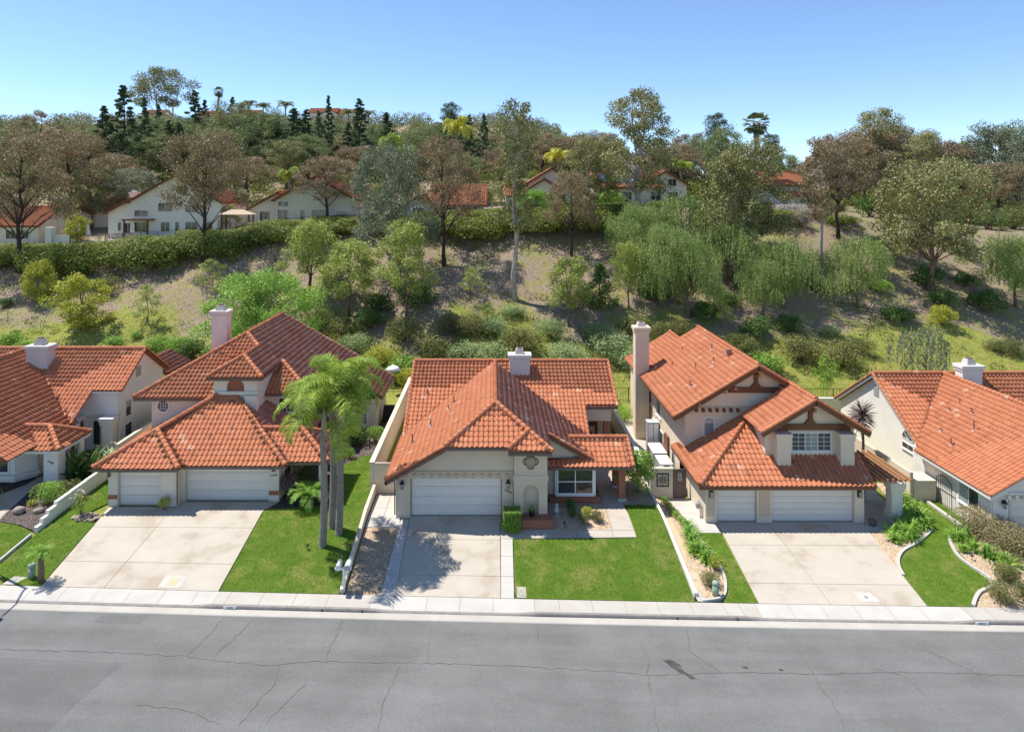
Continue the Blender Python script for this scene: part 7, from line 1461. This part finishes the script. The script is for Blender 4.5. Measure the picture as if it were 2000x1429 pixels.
strap_plant(-26.3, 37.9, 0.4, 'tiny yellow plant in the dark mulch bed', None, strap(421, 0.9, 60, 'yellow', 0.05), 'small_plant')
BOP = strap(422, 1.6, 70, 'dark', 0.10, 0.45); strap_plant(-25.6, 41.4, 1.15, 'dark broad-leaved bird-of-paradise beside the white porch column', None, BOP, 'bird_of_paradise')
# sago palm and pygmy palm
SF = [make_palm_frond(500 + i, 1.25, 46, 0.24, 'palm_dark', 0.75, 0.012, 0.1) for i in range(2)] 
def cycad(name, x, y, h, L, n, label, cat, fr, tr):
    t = thing(name, label, cat, (x, y, ground(x, y))); r = random.Random(3)
    obj('trunk', MB().tube([(0, 0, -0.2), (0.02, 0, h * 0.5), (0, 0, h)], [tr * 1.2, tr, tr * 0.8], 9).mesh('trunk', 'bark_brown', True), t)
    for i in range(n):
        f = obj('frond', fr[i % len(fr)], t); f.matrix_local = Matrix.Translation((0, 0, h * 0.95)) @ Matrix.Rotation(i * 2.4, 4, 'Z') @ Matrix.Rotation(-0.3 + 0.85 * i / n, 4, 'Y') @ Matrix.Scale(L * r.uniform(0.85, 1.1), 4)
SFB = [make_palm_frond(510 + i, 1.25, 46, 0.26, 'strap', 0.75, 0.012, 0.1) for i in range(2)]
cycad('sago_palm', -10.5, 38.1, 0.5, 1.15, 26, 'spreading sago palm behind the queen palm trunks', 'palm', SFB, 0.2); cycad('pygmy_palm', -21.3, 31.35, 1.25, 0.62, 20, 'tiny palm with brown trunk by the sidewalk at left', 'palm', SFB, 0.13)
# cordyline
CD = thing('cordyline', 'purple spiky cordyline between the two-storey house and the white house', 'plant', (24.6, 44.4, ground(24.6, 44.4)))
obj('trunk', MB().tube([(0, 0, -0.2), (0.1, 0, 2.2), (0, 0, 4.0)], [0.11, 0.09, 0.08], 8).mesh('trunk', 'bark_brown', True), CD)
rngc = np.random.default_rng(9); d = rngc.normal(size=(170, 3)); d /= np.linalg.norm(d, axis=1, keepdims=True); V = []; F = []; Rr = []
for q in d:
    q = Vector(q); s = q.orthogonal().normalized() * 0.035; c = Vector((0, 0, 4.0 + 0.5 * q.z)); o = len(V); L = RND.uniform(0.8, 1.1); V += [tuple(c - s), tuple(c + s), tuple(c + q * L * 0.6 + s), tuple(c + q * L + Vector((0, 0, -0.08))), tuple(c + q * L * 0.6 - s)]; F.append((o, o + 1, o + 2, o + 3, o + 4)); Rr += [RND.random()] * 5
me = bpy.data.meshes.new('leaves'); me.from_pydata(V, [], F); at = me.attributes.new('rnd', 'FLOAT', 'POINT'); at.data.foreach_set('value', Rr); me.materials.append(MAT['cordyline']); obj('leaves', me, CD)
# clipped and loose shrubs of the front yards
def yshrub(kind, x, y, w_, h, label, n=1400, ls=0.075, lumps=8, group=None, z=None):
    pr = make_shrub(int(abs(x * 131 + y * 17)) + 900, w_ / 2, h, n, ls, kind, lumps, dense=0.72); return place(pr, 'shrub', x, y, w_, h, label, 'shrub', group, ('stem', 'foliage'), z)
yshrub('bright', -25.45, 38.1, 1.75, 1.15, 'large clipped green ball shrub in the dark mulch bed', 3000); yshrub('toyon', -25.2, 39.3, 1.7, 0.75, 'low clipped hedge right behind the green ball shrub', 1800); yshrub('toyon', -26.3, 39.1, 1.3, 0.7, 'low hedge end between the ball shrub and the porch column', 1200)
yshrub('bright', -28.6, 37.6, 1.5, 1.0, 'green rounded shrub cut by the left photo edge', 2000)
yshrub('dark', -11.6, 40.2, 1.9, 1.7, 'dark shrub in the shade of the cream house entry', 2400, 0.09); yshrub('cordyline', -12.0, 39.2, 1.4, 1.6, 'dark purple shrub beside the wide white garage door', 1600, 0.09)
yshrub('dark', -9.9, 47.6, 2.6, 1.4, 'dark green shrub under the paned window of the cream house', 2600, 0.11); yshrub('bright', -8.5, 48.0, 1.4, 1.3, 'bright green shrub right of the paned window', 1400, 0.10); yshrub('bright', -9.7, 45.0, 0.9, 0.8, 'small bright shrub behind the palm trunks', 700)
yshrub('yellow', -18.6, 37.65, 0.75, 0.75, 'small flowering bush between the two left garage doors', 700, 0.07)
for i, (x, y, w_, m) in enumerate([(4.40, 38.05, 0.66, 'dark'), (4.42, 37.1, 0.72, 'dark'), (4.95, 36.55, 0.72, 'toyon'), (5.25, 37.2, 0.64, 'yellow'), (5.75, 36.75, 0.72, 'toyon')]): yshrub(m, x, y, w_, w_ * 0.85, 'small clipped ball shrub below the front window, %s from left' % nth(i), 2200, 0.045, 7, 'ball shrubs below the front window')
for i, (x, y, w_) in enumerate([(10.45, 40.6, 0.55), (10.5, 39.9, 0.55), (10.55, 39.3, 0.6), (10.65, 38.7, 0.6), (10.75, 38.15, 0.6)]): yshrub('bright', x, y, w_, 0.45, 'tiny ball shrub by the low white wall, %s from the house' % nth(i), 600, 0.05, 6, 'tiny ball shrubs along the low white wall')
yshrub('yellow', 11.2, 33.6, 0.8, 0.75, 'golden ball shrub at the end of the strap leaves', 900, 0.055); yshrub('toyon', 10.55, 32.3, 1.0, 0.6, 'low green ball shrub near the green utility pedestal', 2600, 0.05)
for i, (x, y, w_) in enumerate([(25.4, 33.0, 1.2), (24.0, 31.45, 1.45), (25.3, 31.5, 1.3)]): yshrub('toyon', x, y, w_, w_ * 0.62, 'clipped rounded shrub in the far-right gravel, %s' % ('highest up the bed', 'nearest the curved edging', 'at the right photo edge')[i], 4200, 0.055)
for i, (x, y, w_, h) in enumerate([(26.9, 36.9, 2.6, 1.5), (27.4, 35.6, 2.8, 1.5), (27.9, 34.4, 2.8, 1.4), (28.3, 33.2, 2.4, 1.3)]): yshrub('abelia', x, y, w_, h, 'big pinkish-brown shrub mound at far right, %s from the house' % nth(i), 6000, 0.075, 12, 'pinkish shrub mounds at far right')
yshrub('yellow', 10.3, 58.3, 1.6, 1.2, 'yellow-green bush by the back fence right of the middle house', 1400, 0.10); yshrub('bright', 10.9, 55.2, 1.9, 1.3, 'green bush behind the white boundary wall by the chimney', 1500, 0.10)
place(PROTO['porch_tree'][0], 'small_tree', 8.75, 40.2, 2.0, 2.5, 'small bright green tree beside the brick porch column', 'tree')
# topiary of two clipped blocks
TP = thing('topiary', 'bright green clipped topiary with square top beside the white garage door', 'topiary', (0.95, 35.95, ground(0.95, 35.95)))
def clip_block(cx, cz, sx, sy, sz, n, ball, seed):
    rg = np.random.default_rng(seed); p = rg.uniform(-1, 1, (n, 3)); ax = rg.integers(0, 3, n); sg = np.sign(rg.normal(size=n)); p[np.arange(n), ax] = sg * rg.uniform(0.85, 1.0, n)
    if ball: p = p / np.linalg.norm(p, axis=1, keepdims=True)
    V, F, R_ = leaf_quads(p * np.array([sx, sy, sz]) + np.array([cx, 0, cz]), 0.075, rg, 0, 0.55); return np_mesh('foliage', V, F, 'bright', R_)
for q in ((0.08, 0.78, 0.46, 0.42, 0.36, 4200, False, 1), (-0.22, 0.28, 0.30, 0.30, 0.28, 2000, True, 2), (0.22, 0.25, 0.28, 0.32, 0.30, 2000, False, 3)):
    obj('foliage', clip_block(*q), TP); obj('inner_foliage', clip_block(q[0], q[1], q[2] * 0.86, q[3] * 0.86, q[4] * 0.86, q[5] // 2, q[6], q[7] + 5), TP); obj('stem', MB().tube([(0, 0, -0.1), (0, 0, 0.9)], [0.04, 0.03], 6).mesh('stem', 'bark_brown'), TP)
# roses
def rose(x, y, h, label, nfl, seed):
    t = thing('rose_bush', label, 'rose bush', (x, y, ground(x, y))); pr = make_shrub(seed, h * 0.36, h, 500, 0.09, 'young', 8, dense=0.2); obj('foliage', pr.crown, t); obj('stem', pr.trunk, t); r = random.Random(seed)
    m = MB(); m.lathe([(0.03, 0), (0.075, 0.04), (0.06, 0.08), (0.015, 0.09)], 0, 0, 7); m.r = [0.5] * len(m.v); fm = m.mesh('flower', 'flower_pink', True)
    for i in range(nfl): f = obj('flower', fm, t); f.location = (r.uniform(-.45, .45) * h * 0.7, r.uniform(-.4, .4) * h * 0.7, h * r.uniform(0.55, 1.0))
rose(-22.85, 36.95, 1.5, 'rose bush with pale flowers growing from the cobble patch', 9, 12); rose(-24.75, 44.0, 1.4, 'rose bush with red flowers beside the tall cream boundary wall', 10, 14)
# cobbles and boulders
CB = wthing('cobble_patch', 'patch of loose river cobbles beside the left driveway', 'cobbles', (-22.6, 36.8, ground(-22.6, 36.8)))
def stone_mesh(seed, r):
    rg = random.Random(seed); bm = bmesh.new(); bmesh.ops.create_icosphere(bm, subdivisions=1, radius=r)
    for v in bm.verts: v.co *= rg.uniform(0.8, 1.15); v.co.z *= 0.62
    me = bpy.data.meshes.new('stone'); bm.to_mesh(me); bm.free(); me.materials.append(MAT['rock']); me.shade_smooth(); return me
SM = [stone_mesh(i, 0.12) for i in range(4)]
for i in range(60):
    x, y = -22.45 + RND.uniform(-.75, .75), 36.75 + RND.uniform(-.38, .42); o = wobj('cobble', SM[i % 4], CB); o.location = (x, y, ground(x, y) + 0.03); s = RND.uniform(0.6, 1.15); o.scale = (s, s, s); o.rotation_euler = (0, 0, RND.uniform(0, 6))
for i, (x, y, r, lb) in enumerate([(-26.35, 37.0, 0.36, 'tan boulder near the walkway in the dark mulch bed'), (-25.3, 37.05, 0.3, 'smaller boulder near the stepped wall in the dark mulch'), (-25.7, 38.9, 0.22, 'small dark rock left of the green ball shrub'), (21.5, 36.3, 0.12, 'small white rock in gravel beside curved edging')]):
    o = obj('boulder', stone_mesh(30 + i, r)); o.location = (x, y, ground(x, y) + r * 0.3); tag(o, lb, 'rock')
# pot with plant in the niche, garden statue, pot by the garage
PT = thing('potted_plant', 'dark blue pot with small green plant in the arched niche', 'potted plant', (2.12, 36.5, 0.33)); obj('pot', MB().lathe([(0.09, 0), (0.16, 0.12), (0.15, 0.26), (0.17, 0.28)], 0, 0, 12).mesh('pot', 'black_metal', True), PT); pr = make_shrub(5, 0.24, 0.3, 260, 0.07, 'bright', 5); f = obj('foliage', pr.crown, PT); f.location = (0, 0, 0.26)
ST = thing('garden_statue', 'small grey garden statue beside the brick planter', 'statue', (3.55, 37.2, ground(3.55, 37.2))); obj('base', MB().box(-.13, .13, -.13, .13, 0, 0.12).mesh('base', 'grey_metal'), ST); obj('figure', MB().lathe([(0.10, 0.12), (0.16, 0.25), (0.14, 0.42), (0.07, 0.5), (0.10, 0.6), (0.06, 0.7)], 0, 0, 10).mesh('figure', 'grey_metal', True), ST)
PB = thing('flower_pot', 'dark round pot beside the wide garage door of the two-storey house', 'pot', (21.6, 37.9, -0.86)); obj('pot', MB().lathe([(0.16, 0), (0.22, 0.2), (0.25, 0.32), (0.21, 0.33)], 0, 0, 12).mesh('pot', 'gutter', True), PB)
# mailboxes on one post
MX = thing('mailbox_post', 'white post with two white mailboxes by the sidewalk', 'mailbox', (-7.0, 31.25, ground(-7.0, 31.25)))
obj('post', MB().box(-.06, .06, -.06, .06, -0.2, 1.08).box(-.42, .36, -.05, .05, 1.0, 1.08).mesh('post', 'white_plastic'), MX)
def mbx(w_, L, h):
    pf = [(-w_ / 2, 0), (w_ / 2, 0), (w_ / 2, h * 0.55)] + [(math.cos(math.pi * k / 8) * w_ / 2, h * 0.55 + math.sin(math.pi * k / 8) * h * 0.45) for k in range(1, 8)] + [(-w_ / 2, h * 0.55)]
    return MB().slab_y(pf, -L / 2, L / 2)
for dx, w_ in ((-0.24, 0.19), (0.20, 0.27)):
    b = obj('mailbox', mbx(w_, 0.52, 0.27).mesh('mailbox', 'white_plastic'), MX); b.location = (dx, 0, 1.085); d_ = obj('mailbox_door', mbx(w_ * 0.94, 0.02, 0.25).mesh('mailbox_door', 'grey_metal' if dx > 0 else 'white_plastic'), b); d_.location = (0, -0.272, 0.005)
for x, y, s, lb in ((-21.9, 31.6, 1.0, 'green utility pedestal beside the tiny palm at left'), (10.55, 31.55, 1.0, 'green utility pedestal in the gravel at the curved edging')):
    t = thing('utility_pedestal', lb, 'utility box', (x, y, ground(x, y))); obj('body', MB().lathe([(0.15, -0.05), (0.15, 0.52)], 0, 0, 16).mesh('body', 'util_green', True), t); obj('cap', MB().lathe([(0.165, 0.52), (0.165, 0.6), (0.13, 0.66), (0.04, 0.68)], 0, 0, 16).mesh('cap', 'util_green', True), t)
# street lamp just outside the left edge; only its shadow shows
SL = thing('street_lamp', 'tall street lamp whose shadow falls on the left driveway apron', 'street lamp', (-24.9, 32.3, ground(-24.9, 32.3))); obj('pole', MB().tube([(0, 0, -0.2), (0, 0, 7.0)], [0.09, 0.06], 10).mesh('pole', 'grey_metal', True), SL); obj('arm', MB().tube([(0, 0, 6.9), (0, -0.8, 7.2), (0, -1.7, 7.25)], [0.05, 0.045, 0.04], 8).mesh('arm', 'grey_metal', True), SL); obj('lamp_head', MB().lathe([(0.05, 7.35), (0.22, 7.25), (0.2, 7.15), (0.05, 7.12)][::-1], 0, -2.0, 12).mesh('lamp_head', 'grey_metal', True), SL)
# covered grill in the side yard, white garden umbrella behind
BQ = thing('covered_grill', 'black covered grill in the side yard behind the tall cream wall', 'grill', (-8.2, 52.6, 0.15)); obj('cover', MB().prism([(-.55, -.32, 0), (.55, -.32, 0), (.55, .32, 0), (-.55, .32, 0)], [(-.42, -.2, 1.15), (.42, -.2, 1.15), (.42, .2, 1.2), (-.42, .2, 1.2)]).mesh('cover', 'black_metal'), BQ)
WU = thing('garden_umbrella', 'white garden umbrella among the bright bushes behind the middle house', 'umbrella', (-9.0, 60.0, 0.1)); obj('pole', MB().tube([(0, 0, 0), (0, 0, 2.5)], [0.03, 0.03], 6).mesh('pole', 'grey_metal'), WU); obj('canopy', MB().lathe([(0.75, 2.15), (0.45, 2.4), (0.05, 2.6)], 0, 0, 10).mesh('canopy', 'white_plastic', True), WU)
for i, (x, y, lb) in enumerate([(3.9, 36.25, 'tiny black garden light in the gravel below the front window'), (-9.5, 34.1, 'tiny black lawn light left of the palm trunks'), (24.9, 34.6, 'small black garden light beside the far-right edging'), (25.6, 32.5, 'small black garden light near the far-right ball shrubs'), (-26.7, 37.3, 'black garden light at the walkway edge in the mulch')]):
    t = thing('garden_light', lb, 'garden light', (x, y, ground(x, y))); obj('stake', MB().tube([(0, 0, -0.1), (0, 0, 0.22)], [0.015, 0.015], 6).mesh('stake', 'black_metal'), t); obj('shade', MB().lathe([(0.07, 0.2), (0.09, 0.22), (0.02, 0.3)], 0, 0, 8).mesh('shade', 'black_metal'), t)
# ------------------------------------------------------------------ grass: blades nobody could count
def blades(name, poly, dens, hgt, mat, seed, kind_label, wdt=0.012, zf=None, cond=None):
    rg = np.random.default_rng(seed); xs_ = [p[0] for p in poly]; ys_ = [p[1] for p in poly]; A = (max(xs_) - min(xs_)) * (max(ys_) - min(ys_)); n = int(A * dens)
    x = rg.uniform(min(xs_), max(xs_), n); y = rg.uniform(min(ys_), max(ys_), n); ins = np.zeros(n, bool); j = len(poly) - 1
    for i in range(len(poly)):
        xi, yi = poly[i]; xj, yj = poly[j]
        with np.errstate(divide='ignore', invalid='ignore'): ins ^= ((yi > y) != (yj > y)) & (x < (xj - xi) * (y - yi) / ((yj - yi) or 1e-9) + xi)
        j = i
    if cond is not None: ins &= cond(x, y, rg)
    x = x[ins]; y = y[ins]; z = np.array([ground(a, b) for a, b in zip(x, y)]); n = len(x); a = rg.uniform(0, 6.283, n); h = hgt * rg.uniform(0.6, 1.3, n); ln = rg.uniform(0.3, 0.9, n) * h; a2 = rg.uniform(0, 6.283, n)
    B = np.stack([x, y, z], 1); s = np.stack([np.cos(a), np.sin(a), 0 * a], 1) * wdt; t = np.stack([np.cos(a2) * ln, np.sin(a2) * ln, h], 1)
    V = np.stack([B - s, B + s, B + t], 1).reshape(-1, 3); pat = np.array([mnoise.noise((q[0] * 0.9, q[1] * 0.9, 3.1)) for q in B]) * 0.28
    return obj(name, np_mesh(name, V, np.arange(n * 3).reshape(n, 3), mat, np.repeat(np.clip(rg.random(n) * 0.8 + 0.08 + pat, 0, 1), 3)))
names = ['narrow strip lawn between stepped wall and left driveway', 'small lawn in the lower left corner', 'lawn round the three queen palms', 'square front lawn of the middle house', 'narrow lawn left of the right-hand driveway', 'curving lawn at right inside pale edging', 'green ground cover beside the iron gate', 'side lawn behind the pergola', 'small back lawn by the chimney']
for i, (poly, cover) in enumerate(LAWNS):
    ar = blades('grass', poly, 700 if i != 7 else 200, 0.05 if not cover else 0.09, 'grass', 600 + i, names[i], 0.010); tag(ar, 'short blades of the ' + names[i], 'grass', kind='stuff')
def low(x, y, rg): return rg.random(len(x)) < np.clip(1.25 - (y - 62) / 11.0, 0.04, 1)
hg = blades('hill_grass', [(-58, 62), (58, 62), (62, 84), (-62, 84)], 14, 0.20, 'dry_grass', 700, '', 0.025, None, low); tag(hg, 'dry grass tufts on the lower hillside', 'grass', kind='stuff')
# bark litter and twigs on the upper slope
rg = np.random.default_rng(31); n = 30000; y = rg.uniform(66, 96, n); x = rg.uniform(-0.78, 0.82, n) * y; z = np.array([ground(a, b) for a, b in zip(x, y)]) + 0.03
Vl, Fl, Rl = leaf_quads(np.stack([x, y, z], 1), 0.18, rg, 0.0, 0.4, up=1.2)
tag(obj('bark_litter', np_mesh('bark_litter', Vl, Fl, 'litter', Rl)), 'scattered bark and leaf litter on the slope', 'litter', kind='stuff')

# loose pebbles on the gravel beds
def pebbles(poly, dens, seed, mat, size):
    rg = np.random.default_rng(seed); xs_ = [p[0] for p in poly]; ys_ = [p[1] for p in poly]; n = int((max(xs_) - min(xs_)) * (max(ys_) - min(ys_)) * dens); x = rg.uniform(min(xs_), max(xs_), n); y = rg.uniform(min(ys_), max(ys_), n); ins = np.zeros(n, bool); j = len(poly) - 1
    for i in range(len(poly)):
        xi, yi = poly[i]; xj, yj = poly[j]; ins ^= ((yi > y) != (yj > y)) & (x < (xj - xi) * (y - yi) / ((yj - yi) or 1e-9) + xi); j = i
    x = x[ins]; y = y[ins]; n = len(x); z = np.array([ground(a, b) for a, b in zip(x, y)]) - 0.012; r = size * rg.uniform(0.5, 1.2, n)
    o = np.array([(1, 0, 0), (-.5, .87, 0), (-.5, -.87, 0), (0, 0, .8)]); a = rg.uniform(0, 6.283, n); c, s_ = np.cos(a)[:, None], np.sin(a)[:, None]
    P_ = np.stack([o[None, :, 0] * c - o[None, :, 1] * s_, o[None, :, 0] * s_ + o[None, :, 1] * c, np.repeat(o[None, :, 2], n, 0)], 2) * r[:, None, None] + np.stack([x, y, z], 1)[:, None, :]
    F = (np.array([(0, 1, 3), (1, 2, 3), (2, 0, 3)])[None] + 4 * np.arange(n)[:, None, None]).reshape(-1, 3)
    return obj('pebbles', np_mesh('pebbles', P_.reshape(-1, 3), F, mat, np.repeat(rg.random(n), 4)))
MAT['pebble'] = leaf_mat('pebble', [(0.1, (0.24, 0.16, 0.10)), (0.5, (0.46, 0.33, 0.22)), (0.9, (0.66, 0.54, 0.42))], 0.0, 0.9, 1.0)
MAT['chip'] = leaf_mat('bark_chip', [(0.1, (0.05, 0.04, 0.035)), (0.7, (0.14, 0.11, 0.095)), (0.95, (0.42, 0.38, 0.34))], 0.0, 0.9, 1.0)
for i, (nm, po) in enumerate(BEDS):
    if nm in ('gravel_bed', 'mulch_bed'): tag(pebbles(po, 420, 800 + i, 'pebble' if nm == 'gravel_bed' else 'chip', 0.035), ('loose tan pebbles' if nm == 'gravel_bed' else 'loose dark bark chips') + ' covering a garden bed', 'gravel', kind='stuff')
